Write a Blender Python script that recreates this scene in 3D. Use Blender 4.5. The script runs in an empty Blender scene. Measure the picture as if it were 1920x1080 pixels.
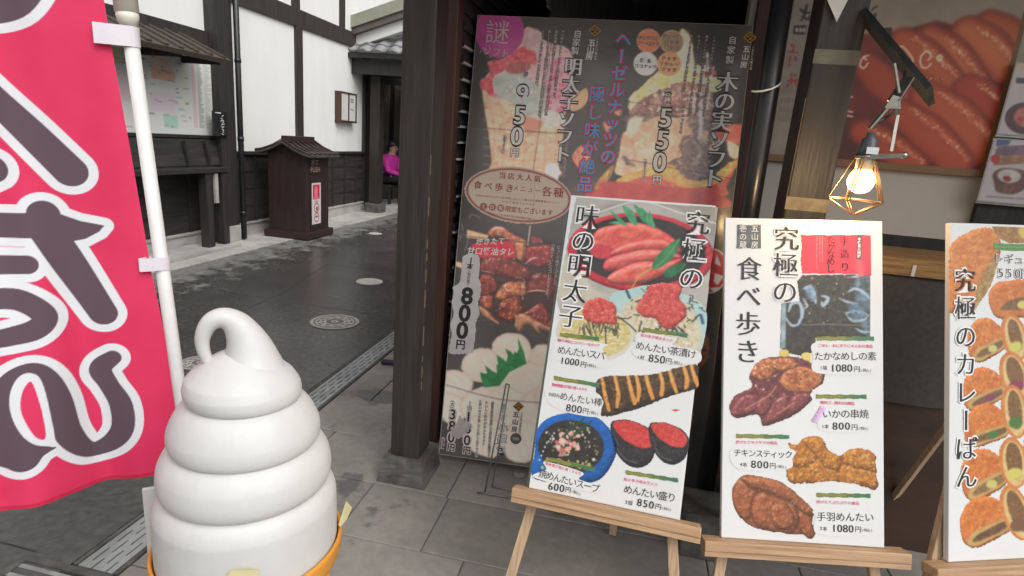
import bpy, bmesh, math, random
import numpy as np
from mathutils import Vector, Matrix

# ------------------------------------------------------------------ camera, light, exposure
SC = bpy.context.scene
COL = SC.collection
EYE = np.array([0.0, 0.0, 1.5])
FPX = 1080.0                                    # focal length in pixels of the 1920 wide photograph
RC = np.array([[0.97593232, 0.12309154, -0.18001273],
               [0.20412879, -0.22519406, 0.95269044],
               [0.07673034, -0.96650717, -0.24490069]])
cam_d = bpy.data.cameras.new('camera')
cam = bpy.data.objects.new('camera', cam_d)
COL.objects.link(cam)
cam_d.sensor_width = 36.0
cam_d.lens = 36.0 * FPX / 1920.0
cam_d.clip_start = 0.02
cam_d.clip_end = 500.0
cam.matrix_world = Matrix(((RC[0][0], -RC[0][1], -RC[0][2], EYE[0]),
                           (RC[1][0], -RC[1][1], -RC[1][2], EYE[1]),
                           (RC[2][0], -RC[2][1], -RC[2][2], EYE[2]),
                           (0, 0, 0, 1)))
SC.camera = cam

SUN_EL, SUN_AZ = 50.0, 128.0                    # behind the viewer's right shoulder, veiled by cloud
world = bpy.data.worlds.new('World')
SC.world = world
world.use_nodes = True
wn = world.node_tree
sky = wn.nodes.new('ShaderNodeTexSky')
sky.sky_type = 'NISHITA'
sky.sun_disc = False
sky.sun_elevation = math.radians(SUN_EL)
sky.sun_rotation = math.radians(SUN_AZ)
sky.air_density = 1.0
sky.dust_density = 6.0
sky.ozone_density = 1.0
hsv = wn.nodes.new('ShaderNodeHueSaturation')    # a cloudy sky is nearly colourless
hsv.inputs['Saturation'].default_value = 0.06
wn.links.new(sky.outputs[0], hsv.inputs['Color'])
bg = wn.nodes['Background']
wn.links.new(hsv.outputs[0], bg.inputs['Color'])
bg.inputs['Strength'].default_value = 0.15

sun_d = bpy.data.lights.new('sun', 'SUN')
sun_d.energy = 0.52
sun_d.angle = math.radians(60)
sun_d.color = (1.0, 0.97, 0.93)
sun = bpy.data.objects.new('sun', sun_d)
COL.objects.link(sun)
az = math.radians(SUN_AZ)
el = math.radians(SUN_EL)
to_sun = Vector((math.sin(az) * math.cos(el), math.cos(az) * math.cos(el), math.sin(el)))
sun.rotation_euler = to_sun.to_track_quat('Z', 'Y').to_euler()
sun.location = to_sun * 30

SC.view_settings.view_transform = 'Standard'
SC.view_settings.look = 'None'
SC.view_settings.gamma = 1.0
SC.view_settings.exposure = 0.36
try:
    SC.cycles.max_bounces = 8
    SC.cycles.use_denoising = True
except Exception:
    pass

rnd = random.Random(7)

# ------------------------------------------------------------------ materials
def lin(c):
    c = np.asarray(c, float) / 255.0
    return np.where(c <= 0.04045, c / 12.92, ((c + 0.055) / 1.055) ** 2.4)

MATS = {}

def mat(name, a, b=None, rough=0.6, scale=8.0, stretch=(1, 1, 1), bump=0.0, bscale=None, metal=0.0,
        coords='Object', detail=5.0, spec=0.5, lo=0.35, hi=0.65, sheen=0.0, trans=0.0, rough2=None, emit=None):
    """noise-mixed principled material; a, b are linear albedo triples"""
    if name in MATS:
        return MATS[name]
    m = bpy.data.materials.new(name)
    m.use_nodes = True
    nt = m.node_tree
    p = nt.nodes['Principled BSDF']
    p.inputs['Roughness'].default_value = rough
    p.inputs['Metallic'].default_value = metal
    p.inputs['Specular IOR Level'].default_value = spec
    if trans:
        p.inputs['Transmission Weight'].default_value = trans
    if b is None:
        b = tuple(x * 0.8 for x in a)
    tc = nt.nodes.new('ShaderNodeTexCoord')
    mp = nt.nodes.new('ShaderNodeMapping')
    mp.inputs['Scale'].default_value = stretch
    nt.links.new(tc.outputs[coords], mp.inputs['Vector'])
    nz = nt.nodes.new('ShaderNodeTexNoise')
    nz.inputs['Scale'].default_value = scale
    nz.inputs['Detail'].default_value = detail
    nz.inputs['Roughness'].default_value = 0.6
    nt.links.new(mp.outputs[0], nz.inputs['Vector'])
    rp = nt.nodes.new('ShaderNodeValToRGB')
    rp.color_ramp.elements[0].position = lo
    rp.color_ramp.elements[1].position = hi
    rp.color_ramp.elements[0].color = (*a, 1)
    rp.color_ramp.elements[1].color = (*b, 1)
    nt.links.new(nz.outputs['Fac'], rp.inputs['Fac'])
    nt.links.new(rp.outputs['Color'], p.inputs['Base Color'])
    if rough2 is not None:
        mr = nt.nodes.new('ShaderNodeMapRange')
        mr.inputs['From Min'].default_value = lo
        mr.inputs['From Max'].default_value = hi
        mr.inputs['To Min'].default_value = rough
        mr.inputs['To Max'].default_value = rough2
        nt.links.new(nz.outputs['Fac'], mr.inputs['Value'])
        nt.links.new(mr.outputs[0], p.inputs['Roughness'])
    if bump:
        nb = nt.nodes.new('ShaderNodeTexNoise')
        nb.inputs['Scale'].default_value = bscale or scale * 3
        nb.inputs['Detail'].default_value = 6
        nt.links.new(mp.outputs[0], nb.inputs['Vector'])
        bp = nt.nodes.new('ShaderNodeBump')
        bp.inputs['Strength'].default_value = bump
        bp.inputs['Distance'].default_value = 0.01
        nt.links.new(nb.outputs['Fac'], bp.inputs['Height'])
        nt.links.new(bp.outputs[0], p.inputs['Normal'])
    if emit:
        p.inputs['Emission Color'].default_value = (*emit[0], 1)
        p.inputs['Emission Strength'].default_value = emit[1]
    MATS[name] = m
    return m

def flat(name, rgb, rough=0.5, k=1.0, spec=0.5, metal=0.0):
    c = tuple(float(x) * k for x in lin(rgb))
    return mat(name, c, tuple(x * 0.9 for x in c), rough=rough, scale=30, spec=spec, metal=metal)

def print_mat(name, rough=0.35, k=1.0, bump=0.0, bscale=6.0):
    """printed picture: colours live on the mesh's own vertices"""
    if name in MATS:
        return MATS[name]
    m = bpy.data.materials.new(name)
    m.use_nodes = True
    nt = m.node_tree
    p = nt.nodes['Principled BSDF']
    p.inputs['Roughness'].default_value = rough
    at = nt.nodes.new('ShaderNodeVertexColor')
    at.layer_name = 'ink'
    nt.links.new(at.outputs['Color'], p.inputs['Base Color'])
    if bump:
        p.inputs['Coat Weight'].default_value = 0.5               # clear laminate over the ink
        p.inputs['Coat Roughness'].default_value = 0.15
        tc = nt.nodes.new('ShaderNodeTexCoord')
        nb = nt.nodes.new('ShaderNodeTexNoise')
        nb.inputs['Scale'].default_value = bscale
        nb.inputs['Detail'].default_value = 3
        nt.links.new(tc.outputs['Object'], nb.inputs['Vector'])
        bp = nt.nodes.new('ShaderNodeBump')
        bp.inputs['Strength'].default_value = bump
        bp.inputs['Distance'].default_value = 0.02
        nt.links.new(nb.outputs['Fac'], bp.inputs['Height'])
        nt.links.new(bp.outputs[0], p.inputs['Normal'])
    MATS[name] = m
    return m

PILLARWOOD = mat('pillar_wood', (0.020, 0.0175, 0.016), (0.036, 0.031, 0.027), rough=0.5, scale=5, stretch=(7, 7, 0.5), bump=0.3, bscale=14)
DARKWOOD = mat('dark_wood', (0.022, 0.018, 0.016), (0.046, 0.037, 0.032), rough=0.55, scale=5, stretch=(7, 7, 0.5), bump=0.35, bscale=14)
BLACKWOOD = mat('black_wood', (0.016, 0.014, 0.014), (0.034, 0.030, 0.028), rough=0.6, scale=6, stretch=(5, 5, 0.6), bump=0.3, bscale=16)
PANELWOOD = mat('panel_wood', (0.018, 0.016, 0.016), (0.040, 0.035, 0.033), rough=0.6, scale=4, stretch=(3, 0.6, 6), bump=0.35, bscale=14)
REDWOOD = mat('red_brown_wood', (0.052, 0.020, 0.014), (0.085, 0.036, 0.025), rough=0.5, scale=6, stretch=(7, 7, 0.5), bump=0.25)
BINWOOD = mat('bin_wood', (0.024, 0.012, 0.010), (0.040, 0.021, 0.017), rough=0.5, scale=6, stretch=(6, 6, 0.6), bump=0.2)
PALEWOOD = mat('pale_pine', (0.52, 0.335, 0.195), (0.29, 0.165, 0.085), rough=0.6, scale=4, stretch=(1.0, 24, 24), bump=0.25, bscale=18, lo=0.32, hi=0.72)
LEGWOOD = mat('pale_pine_legs', (0.54, 0.38, 0.245), (0.30, 0.19, 0.11), rough=0.65, scale=4, stretch=(22, 1.4, 22), bump=0.25, bscale=18, lo=0.32, hi=0.75)
PLASTER = mat('plaster', (0.78, 0.78, 0.76), (0.72, 0.72, 0.70), rough=0.85, scale=1.6, stretch=(1, 2.2, .5), lo=.3, hi=.75, bump=0.05, bscale=60)
PLINTH = mat('plinth_plaster', (0.42, 0.41, 0.38), (0.30, 0.29, 0.27), rough=0.9, scale=3, bump=0.1)
STONE = mat('dark_stone', (0.055, 0.053, 0.050), (0.125, 0.12, 0.112), rough=0.85, scale=14, bump=0.8, bscale=24)
TILE = mat('roof_tile', (0.16, 0.16, 0.165), (0.32, 0.32, 0.33), rough=0.35, scale=6, bump=0.1)
COPPER = mat('weathered_copper', (0.24, 0.25, 0.19), (0.30, 0.30, 0.23), rough=0.7, scale=4)
BARK = mat('bark_roofing', (0.035, 0.027, 0.020), (0.085, 0.066, 0.05), rough=0.9, scale=10, stretch=(3, 14, 3), bump=0.5)
BLACKMETAL = mat('black_metal', (0.010, 0.010, 0.011), (0.022, 0.022, 0.024), rough=0.35, scale=8)
WHITEPLASTIC = mat('white_plastic', (0.66, 0.66, 0.645), (0.60, 0.60, 0.585), rough=0.3, scale=20)
STEEL = mat('bright_steel', (0.40, 0.385, 0.34), (0.28, 0.27, 0.24), rough=0.3, scale=30, metal=0.9)
PAPERWHITE = mat('white_board', (0.655, 0.66, 0.652), (0.625, 0.63, 0.622), rough=0.42, scale=4)
PRINT = print_mat('printed_sheet', 0.4)
PRINTGLOSS = print_mat('printed_glossy_sheet', 0.3, bump=0.25, bscale=5.0)
INK = flat('ink_black', (38, 36, 38), 0.5)
INKGREY = flat('ink_grey', (70, 68, 70), 0.5)
INKWHITE = flat('ink_white', (226, 224, 222), 0.45)
INKPINK = flat('ink_pink', (214, 60, 110), 0.5)
INKRED = flat('ink_red', (165, 60, 55), 0.5)
INKBLUE = flat('ink_blue', (96, 158, 214), 0.45)
INKCRIMSON = flat('ink_crimson', (206, 52, 82), 0.45)
INKGOLD = flat('ink_gold', (186, 140, 60), 0.45)
INKCREAM = flat('ink_cream', (214, 202, 196), 0.45)

# ------------------------------------------------------------------ object helpers
def link(o, parent=None):
    COL.objects.link(o)
    if parent is not None:
        o.parent = parent
    return o

def empty(name, loc=(0, 0, 0), rz=0.0):
    o = bpy.data.objects.new(name, None)
    o.empty_display_size = 0.1
    o.location = loc
    o.rotation_euler = (0, 0, rz)
    return link(o)

def tag(o, label=None, cat=None, group=None, kind=None):
    if label: o['label'] = label
    if cat: o['category'] = cat
    if group: o['group'] = group
    if kind: o['kind'] = kind
    return o

class MB:
    """collects simple solids into one mesh"""
    def __init__(self):
        self.bm = bmesh.new()

    def box(self, x0, x1, y0, y1, z0, z1, bev=0.0, M=None):
        m = Matrix.Translation(((x0 + x1) / 2, (y0 + y1) / 2, (z0 + z1) / 2)) @ Matrix.Diagonal((abs(x1 - x0), abs(y1 - y0), abs(z1 - z0), 1))
        r = bmesh.ops.create_cube(self.bm, size=1.0, matrix=m)
        if bev:
            es = set()
            for v in r['verts']:
                for e in v.link_edges: es.add(e)
            rr = bmesh.ops.bevel(self.bm, geom=list(es), offset=bev, segments=2, affect='EDGES', profile=0.5)
            vs = list({v for f in rr['faces'] for v in f.verts} | {v for v in r['verts'] if v.is_valid})
        else:
            vs = r['verts']
        if M is not None:
            bmesh.ops.transform(self.bm, matrix=M, verts=[v for v in vs if v.is_valid])
        return self

    def beam(self, a, b, w, h, up=(0, 0, 1), bev=0.0):
        a, b = Vector(a), Vector(b)
        d = (b - a)
        L = d.length
        x = d.normalized()
        upv = Vector(up)
        if abs(upv.dot(x)) > 0.98: upv = Vector((0, 1, 0))
        y = upv.cross(x).normalized()
        z = x.cross(y)
        M = Matrix(((x.x, y.x, z.x, a.x), (x.y, y.y, z.y, a.y), (x.z, y.z, z.z, a.z), (0, 0, 0, 1)))
        return self.box(0, L, -w / 2, w / 2, -h / 2, h / 2, bev, M)

    def tube(self, pts, r, n=10, caps=True):
        pts = [Vector(p) for p in pts]
        rs = r if isinstance(r, (list, tuple)) else [r] * len(pts)
        rings = []
        ref = None
        for i, p in enumerate(pts):
            t = (pts[min(i + 1, len(pts) - 1)] - pts[max(i - 1, 0)]).normalized()
            if ref is None:
                ref = Vector((0, 0, 1)) if abs(t.z) < 0.9 else Vector((1, 0, 0))
            u = (ref - t * ref.dot(t)).normalized()
            ref = u
            w = t.cross(u)
            rings.append([self.bm.verts.new(p + (u * math.cos(2 * math.pi * k / n) + w * math.sin(2 * math.pi * k / n)) * rs[i]) for k in range(n)])
        for i in range(len(rings) - 1):
            for k in range(n):
                f = self.bm.faces.new((rings[i][k], rings[i][(k + 1) % n], rings[i + 1][(k + 1) % n], rings[i + 1][k]))
                f.smooth = True
        if caps:
            self.bm.faces.new(list(reversed(rings[0])))
            self.bm.faces.new(rings[-1])
        return self

    def lathe(self, prof, c=(0, 0, 0), n=48, smooth=True):
        rings = []
        for r, z in prof:
            rings.append([self.bm.verts.new((c[0] + r * math.cos(2 * math.pi * k / n), c[1] + r * math.sin(2 * math.pi * k / n), c[2] + z)) for k in range(n)])
        for i in range(len(rings) - 1):
            for k in range(n):
                f = self.bm.faces.new((rings[i][k], rings[i][(k + 1) % n], rings[i + 1][(k + 1) % n], rings[i + 1][k]))
                f.smooth = smooth
        self.bm.faces.new(list(reversed(rings[0])))
        self.bm.faces.new(rings[-1])
        return self

    def prism(self, pts2, h, M):
        """outline in the local xy plane, raised by h"""
        vs0 = [self.bm.verts.new(M @ Vector((p[0], p[1], 0))) for p in pts2]
        vs1 = [self.bm.verts.new(M @ Vector((p[0], p[1], h))) for p in pts2]
        n = len(pts2)
        self.bm.faces.new(list(reversed(vs0)))
        self.bm.faces.new(vs1)
        for i in range(n):
            self.bm.faces.new((vs0[i], vs0[(i + 1) % n], vs1[(i + 1) % n], vs1[i]))
        return self

    def ico(self, c, r, sub=2, sc=(1, 1, 1)):
        M = Matrix.Translation(c) @ Matrix.Diagonal((*sc, 1))
        res = bmesh.ops.create_icosphere(self.bm, subdivisions=sub, radius=r, matrix=M)
        for v in res['verts']:
            for f in v.link_faces: f.smooth = True
        return self

    def build(self, name, m, parent=None):
        me = bpy.data.meshes.new(name)
        bmesh.ops.recalc_face_normals(self.bm, faces=self.bm.faces)
        self.bm.to_mesh(me)
        self.bm.free()
        me.materials.append(m)
        return link(bpy.data.objects.new(name, me), parent)

    def build_each(self, name, m, parent=None):
        """every separate piece becomes a part of its own"""
        self.bm.verts.index_update()
        seen, out = set(), []
        for v in list(self.bm.verts):
            if v in seen: continue
            stack, isl = [v], []
            seen.add(v)
            while stack:
                q = stack.pop(); isl.append(q)
                for e in q.link_edges:
                    w = e.other_vert(q)
                    if w not in seen: seen.add(w); stack.append(w)
            sub = MB()
            mp_ = {q: sub.bm.verts.new(q.co) for q in isl}
            for f in {f for q in isl for f in q.link_faces}:
                nf = sub.bm.faces.new([mp_[q] for q in f.verts]); nf.smooth = f.smooth
            out.append(sub.build(name, m, parent))
        self.bm.free()
        return out

def copy_tree(o, parent=None):
    c = o.copy()
    link(c, parent)
    for ch in list(o.children):
        copy_tree(ch, c)
    return c

# ------------------------------------------------------------------ flat printed things
# Measurements were taken on the photograph and are turned here into positions on each board's own plane.
def ray(px, py):
    return RC @ np.array([px - 960.0, py - 540.0, FPX])

class Board:
    def __init__(self, O, U, V):
        self.O = np.array(O, float)
        self.U = np.array(U, float) / np.linalg.norm(U)
        V = np.array(V, float)
        V = V - self.U * (V @ self.U)
        self.V = V / np.linalg.norm(V)
        self.N = np.cross(self.U, self.V)

    def uv(self, px, py):
        r = ray(px, py)
        t = ((self.O - EYE) @ self.N) / (r @ self.N)
        P = EYE + r * t - self.O
        return np.array([P @ self.U, P @ self.V])

    def uvs(self, pts):
        return np.array([self.uv(*p) for p in pts])

    def mpp(self, px, py):
        return (np.linalg.norm(self.uv(px, py + 2) - self.uv(px, py - 2)) / 4)

    def matrix(self):
        return Matrix(((self.U[0], self.V[0], self.N[0], self.O[0]),
                       (self.U[1], self.V[1], self.N[1], self.O[1]),
                       (self.U[2], self.V[2], self.N[2], self.O[2]), (0, 0, 0, 1)))

    def world(self, u, v, n=0.0):
        return Vector(self.O + self.U * u + self.V * v + self.N * n)

def hash2(ix, iy, seed):
    h = (ix.astype(np.int64) * 374761393 + iy.astype(np.int64) * 668265263 + seed * 974634777) & 0xffffffff
    h = ((h ^ (h >> 13)) * 1274126177) & 0xffffffff
    return ((h ^ (h >> 16)) & 0xffff) / 65535.0

def vnoise(x, y, seed=0):
    ix, iy = np.floor(x), np.floor(y)
    fx, fy = x - ix, y - iy
    fx = fx * fx * (3 - 2 * fx)
    fy = fy * fy * (3 - 2 * fy)
    a, b = hash2(ix, iy, seed), hash2(ix + 1, iy, seed)
    c, d = hash2(ix, iy + 1, seed), hash2(ix + 1, iy + 1, seed)
    return (a * (1 - fx) + b * fx) * (1 - fy) + (c * (1 - fx) + d * fx) * fy

def fbm(x, y, seed=0, oct=4):
    s, a, t = 0, 1.0, 0
    for i in range(oct):
        s = s + a * vnoise(x * 2 ** i, y * 2 ** i, seed + i * 17)
        t += a
        a *= 0.55
    return s / t

def spline(P, n=6, closed=True):
    P = np.asarray(P, float)
    m = len(P)
    out = []
    rng = range(m) if closed else range(m - 1)
    for i in rng:
        if closed:
            p0, p1, p2, p3 = P[i - 1], P[i], P[(i + 1) % m], P[(i + 2) % m]
        else:
            p0, p1, p2, p3 = P[max(i - 1, 0)], P[i], P[i + 1], P[min(i + 2, m - 1)]
        for k in range(n):
            t = k / n
            out.append(0.5 * ((2 * p1) + (-p0 + p2) * t + (2 * p0 - 5 * p1 + 4 * p2 - p3) * t * t + (-p0 + 3 * p1 - 3 * p2 + p3) * t ** 3))
    if not closed: out.append(P[-1])
    return np.array(out)

def Z(ox, oy, s):
    """coordinates read on an enlarged crop -> photograph pixels"""
    return lambda pts: [(ox + x / s, oy + y / s) for x, y in pts]

class Canvas:
    """a printed picture painted in the board's own coordinates (metres), one colour per mesh vertex"""
    def __init__(self, board, u0, u1, v0, v1, step, base=None, gain=1.0):
        self.b, self.step, self.gain = board, step, gain
        self.u0, self.v0 = u0, v0
        self.w = int(round((u1 - u0) / step)) + 1
        self.h = int(round((v1 - v0) / step)) + 1
        self.col = np.zeros((self.h, self.w, 3)) + (np.array(base, float) if base is not None else 255.0)
        self.alpha = np.full((self.h, self.w), 1.0 if base is not None else 0.0)
        self.m = board.mpp(*self._centre_px()) if board else 0.001
        self.seed = 1

    def _centre_px(self):
        P = self.b.O + self.b.U * (self.u0 + self.w * self.step / 2) + self.b.V * (self.v0 + self.h * self.step / 2) - EYE
        q = RC.T @ P
        return 960 + FPX * q[0] / q[2], 540 + FPX * q[1] / q[2]

    @classmethod
    def around(cls, board, pxpts, step, pad=4, gain=0.80):
        P = board.uvs(pxpts)
        pad = pad * board.mpp(*pxpts[0])
        return cls(board, P[:, 0].min() - pad, P[:, 0].max() + pad, P[:, 1].min() - pad, P[:, 1].max() + pad, step, gain=gain)

    def win(self, P, pad):
        s = self.step
        i0 = max(0, int((P[:, 0].min() - pad - self.u0) / s)); i1 = min(self.w, int((P[:, 0].max() + pad - self.u0) / s) + 2)
        j0 = max(0, int((P[:, 1].min() - pad - self.v0) / s)); j1 = min(self.h, int((P[:, 1].max() + pad - self.v0) / s) + 2)
        if i1 <= i0 or j1 <= j0: return None
        U, V = np.meshgrid(self.u0 + np.arange(i0, i1) * s, self.v0 + np.arange(j0, j1) * s)
        return slice(j0, j1), slice(i0, i1), U, V

    def blend(self, sj, si, a, c):
        self.col[sj, si] = self.col[sj, si] * (1 - a[..., None]) + c * a[..., None]
        self.alpha[sj, si] = np.maximum(self.alpha[sj, si], a)

    def fill(self, pts, c, c2=None, c3=None, soft=1.0, rough=0.0, rs=6.0, ns=8.0, a=1.0, smooth=True, edge=None, edgew=8.0, keep=False, uvpts=False, contrast=2.2, dome=None, relief=None, gloss=0.0):
        P = np.asarray(pts, float) if uvpts else self.b.uvs(pts)
        if smooth: P = spline(P)
        m = self.m
        W = self.win(P, (soft + rough) * m)
        if W is None: return
        sj, si, U, V = W
        self.seed += 13
        d2 = np.full(U.shape, 1e9)
        ins = np.zeros(U.shape, bool)
        n = len(P)
        for i in range(n):
            x0, y0 = P[i]; x1, y1 = P[(i + 1) % n]
            dx, dy = x1 - x0, y1 - y0
            L = dx * dx + dy * dy + 1e-18
            t = np.clip(((U - x0) * dx + (V - y0) * dy) / L, 0, 1)
            d2 = np.minimum(d2, (U - x0 - t * dx) ** 2 + (V - y0 - t * dy) ** 2)
            if y0 != y1:
                cr = ((y0 > V) != (y1 > V)) & (U < (x1 - x0) * (V - y0) / (y1 - y0) + x0)
                ins ^= cr
        d = np.sqrt(d2) * np.where(ins, -1, 1) / m
        if rough:
            d = d + (fbm(U / (rs * m), V / (rs * m), self.seed, 3) - 0.5) * 2 * rough
        al = np.clip(0.5 - d / (2 * max(soft, 0.3)), 0, 1) * a
        cc = np.zeros(U.shape + (3,)) + np.array(c, float)
        if c2 is not None:
            t = np.clip((fbm(U / (ns * m), V / (ns * m), self.seed + 5, 4) - 0.5) * contrast + 0.5, 0, 1)[..., None]
            cc = cc * (1 - t) + np.array(c2, float) * t
        if c3 is not None:
            t = np.clip((fbm(U / (ns * .5 * m), V / (ns * .5 * m), self.seed + 9, 3) - 0.6) * 5, 0, 1)[..., None]
            cc = cc * (1 - t) + np.array(c3, float) * t
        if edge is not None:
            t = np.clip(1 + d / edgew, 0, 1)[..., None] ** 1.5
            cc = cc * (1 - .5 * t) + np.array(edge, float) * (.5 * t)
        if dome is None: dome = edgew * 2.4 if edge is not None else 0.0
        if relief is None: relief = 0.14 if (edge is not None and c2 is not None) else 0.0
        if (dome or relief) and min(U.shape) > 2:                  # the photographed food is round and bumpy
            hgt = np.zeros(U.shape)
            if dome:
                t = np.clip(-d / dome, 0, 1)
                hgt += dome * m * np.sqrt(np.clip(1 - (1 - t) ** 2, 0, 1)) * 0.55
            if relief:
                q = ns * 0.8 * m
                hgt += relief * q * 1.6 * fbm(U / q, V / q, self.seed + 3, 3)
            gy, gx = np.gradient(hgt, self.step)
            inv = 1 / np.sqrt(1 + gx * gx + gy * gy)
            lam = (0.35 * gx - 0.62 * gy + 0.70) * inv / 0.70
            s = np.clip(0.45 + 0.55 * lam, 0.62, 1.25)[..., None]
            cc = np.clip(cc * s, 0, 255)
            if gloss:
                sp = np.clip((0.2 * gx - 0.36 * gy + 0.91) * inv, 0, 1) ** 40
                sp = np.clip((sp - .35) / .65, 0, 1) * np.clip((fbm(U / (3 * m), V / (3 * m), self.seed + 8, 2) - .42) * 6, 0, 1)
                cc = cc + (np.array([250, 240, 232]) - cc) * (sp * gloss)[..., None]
        if keep:
            al = al * (self.alpha[sj, si] > 0.5)
        self.blend(sj, si, al, cc)

    def ell(self, c, rx, ry, rot, *args, **kw):
        t = np.linspace(0, 2 * np.pi, 28, endpoint=False)
        cs, sn = math.cos(math.radians(rot)), math.sin(math.radians(rot))
        pts = [(c[0] + rx * math.cos(k) * cs - ry * math.sin(k) * sn, c[1] + rx * math.cos(k) * sn + ry * math.sin(k) * cs) for k in t]
        kw['smooth'] = False
        self.fill(pts, *args, **kw)

    def stroke(self, pts, w, c, soft=0.8, a=1.0, smooth=True, keep=False, rough=0.0):
        P = self.b.uvs(pts)
        ws = np.array(w if isinstance(w, (list, tuple)) else [w] * len(pts), float)
        if len(ws) != len(P): ws = np.interp(np.linspace(0, 1, len(P)), np.linspace(0, 1, len(ws)), ws)
        if smooth and len(P) > 2:
            Q = spline(np.column_stack([P, ws * 1e-3]), 8, False)
            P, ws = Q[:, :2], Q[:, 2] * 1e3
        m = self.m
        W = self.win(P, (ws.max() / 2 + soft + 1) * m)
        if W is None: return
        sj, si, U, V = W
        best = np.full(U.shape, 1e9)
        for i in range(len(P) - 1):
            x0, y0 = P[i]; x1, y1 = P[i + 1]
            dx, dy = x1 - x0, y1 - y0
            L = dx * dx + dy * dy + 1e-18
            t = np.clip(((U - x0) * dx + (V - y0) * dy) / L, 0, 1)
            dd = np.hypot(U - x0 - t * dx, V - y0 - t * dy) / m - (ws[i] * (1 - t) + ws[i + 1] * t) / 2
            best = np.minimum(best, dd)
        if rough:
            self.seed += 3
            best = best + (fbm(U / (5 * m), V / (5 * m), self.seed, 2) - .5) * 2 * rough
        al = np.clip(0.5 - best / (2 * soft), 0, 1) * a
        if keep: al = al * (self.alpha[sj, si] > 0.5)
        self.blend(sj, si, al, np.array(c, float))

    def specks(self, pts, n, rmin, rmax, cols, seed=0, a=1.0, keep=True, long=1.0):
        """small irregular marks scattered inside an outline"""
        R = random.Random(seed)
        xs = [p[0] for p in pts]; ys = [p[1] for p in pts]
        poly = pts
        def inside(x, y):
            c = False
            for i in range(len(poly)):
                x0, y0 = poly[i]; x1, y1 = poly[i - 1]
                if (y0 > y) != (y1 > y) and x < (x1 - x0) * (y - y0) / (y1 - y0) + x0: c = not c
            return c
        k = tries = 0
        while k < n and tries < n * 20:
            tries += 1
            x, y = R.uniform(min(xs), max(xs)), R.uniform(min(ys), max(ys))
            if not inside(x, y): continue
            k += 1
            r = R.uniform(rmin, rmax)
            self.ell((x, y), r * long, r * R.uniform(.5, 1), R.uniform(0, 180), R.choice(cols), soft=.8, rough=r * .3, rs=3, a=a, keep=keep)

    def mesh(self, name, parent, z=0.0005, m=None, deform=None, soften=1, fade=0.07):
        U, V = np.meshgrid(self.u0 + np.arange(self.w) * self.step, self.v0 + np.arange(self.h) * self.step)
        if deform is None:
            co = np.stack([U, V, np.full(U.shape, z)], -1).reshape(-1, 3)
        else:
            co = deform(U, V).reshape(-1, 3)
        ok = self.alpha > 0.5
        q = ok[:-1, :-1] & ok[:-1, 1:] & ok[1:, 1:] & ok[1:, :-1]
        idx = np.arange(self.w * self.h).reshape(self.h, self.w)
        F = np.stack([idx[:-1, :-1][q], idx[:-1, 1:][q], idx[1:, 1:][q], idx[1:, :-1][q]], -1)
        ga, gb = np.gradient(self.alpha)                            # pull the cut edge onto the true outline
        g2 = ga * ga + gb * gb + 1e-9
        k = np.where((self.alpha < 0.985) & ok, (0.5 - self.alpha) / g2, 0)
        du, dv = np.clip(k * gb, -.9, .9) * self.step, np.clip(k * ga, -.9, .9) * self.step
        edge_v = np.zeros(ok.shape, bool)
        full = np.zeros((self.h + 1, self.w + 1), int); full[1:-1, 1:-1] = q
        edge_v = (full[:-1, :-1] + full[1:, :-1] + full[:-1, 1:] + full[1:, 1:]) < 4
        du, dv = np.where(edge_v, du, 0), np.where(edge_v, dv, 0)
        if deform is None:
            co = co + np.stack([du, dv, np.zeros(du.shape)], -1).reshape(-1, 3)
        else:
            co = deform(U + du, V + dv).reshape(-1, 3)
        used = np.unique(F)
        remap = np.full(self.w * self.h, -1); remap[used] = np.arange(len(used))
        F = remap[F]
        co = co[used]
        for _ in range(soften):                                     # printed photographs are a little soft
            aw = np.pad(self.alpha, 1, mode='edge'); cw = np.pad(self.col * self.alpha[..., None], ((1, 1), (1, 1), (0, 0)), mode='edge')
            aw = (aw[:-2] + 2 * aw[1:-1] + aw[2:]); aw = (aw[:, :-2] + 2 * aw[:, 1:-1] + aw[:, 2:])
            cw = (cw[:-2] + 2 * cw[1:-1] + cw[2:]); cw = (cw[:, :-2] + 2 * cw[:, 1:-1] + cw[:, 2:])
            self.col = np.where(aw[..., None] > .5, cw / np.maximum(aw[..., None], .5), self.col)
        self.col = self.col * (1 - fade) + np.array([196, 190, 184]) * fade if fade else self.col  # veiling haze put into the ink colours, lifting them toward pale grey
        c = np.clip(lin(self.col.reshape(-1, 3)[used]) * self.gain, 0, 0.92)
        me = bpy.data.meshes.new(name)
        me.vertices.add(len(co)); me.vertices.foreach_set('co', co.ravel())
        me.loops.add(F.size); me.loops.foreach_set('vertex_index', F.ravel().astype(np.int32))
        me.polygons.add(len(F)); me.polygons.foreach_set('loop_start', np.arange(0, F.size, 4, dtype=np.int32))
        me.polygons.foreach_set('loop_total', np.full(len(F), 4, dtype=np.int32))
        me.update(calc_edges=True)
        if deform is not None:
            me.polygons.foreach_set('use_smooth', np.ones(len(F), bool))
        at = me.attributes.new('ink', 'FLOAT_COLOR', 'POINT')
        at.data.foreach_set('color', np.column_stack([c, np.ones(len(c))]).ravel().astype(np.float32))
        me.materials.append(m or PRINT)
        me.validate()
        return link(bpy.data.objects.new(name, me), parent)

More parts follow.
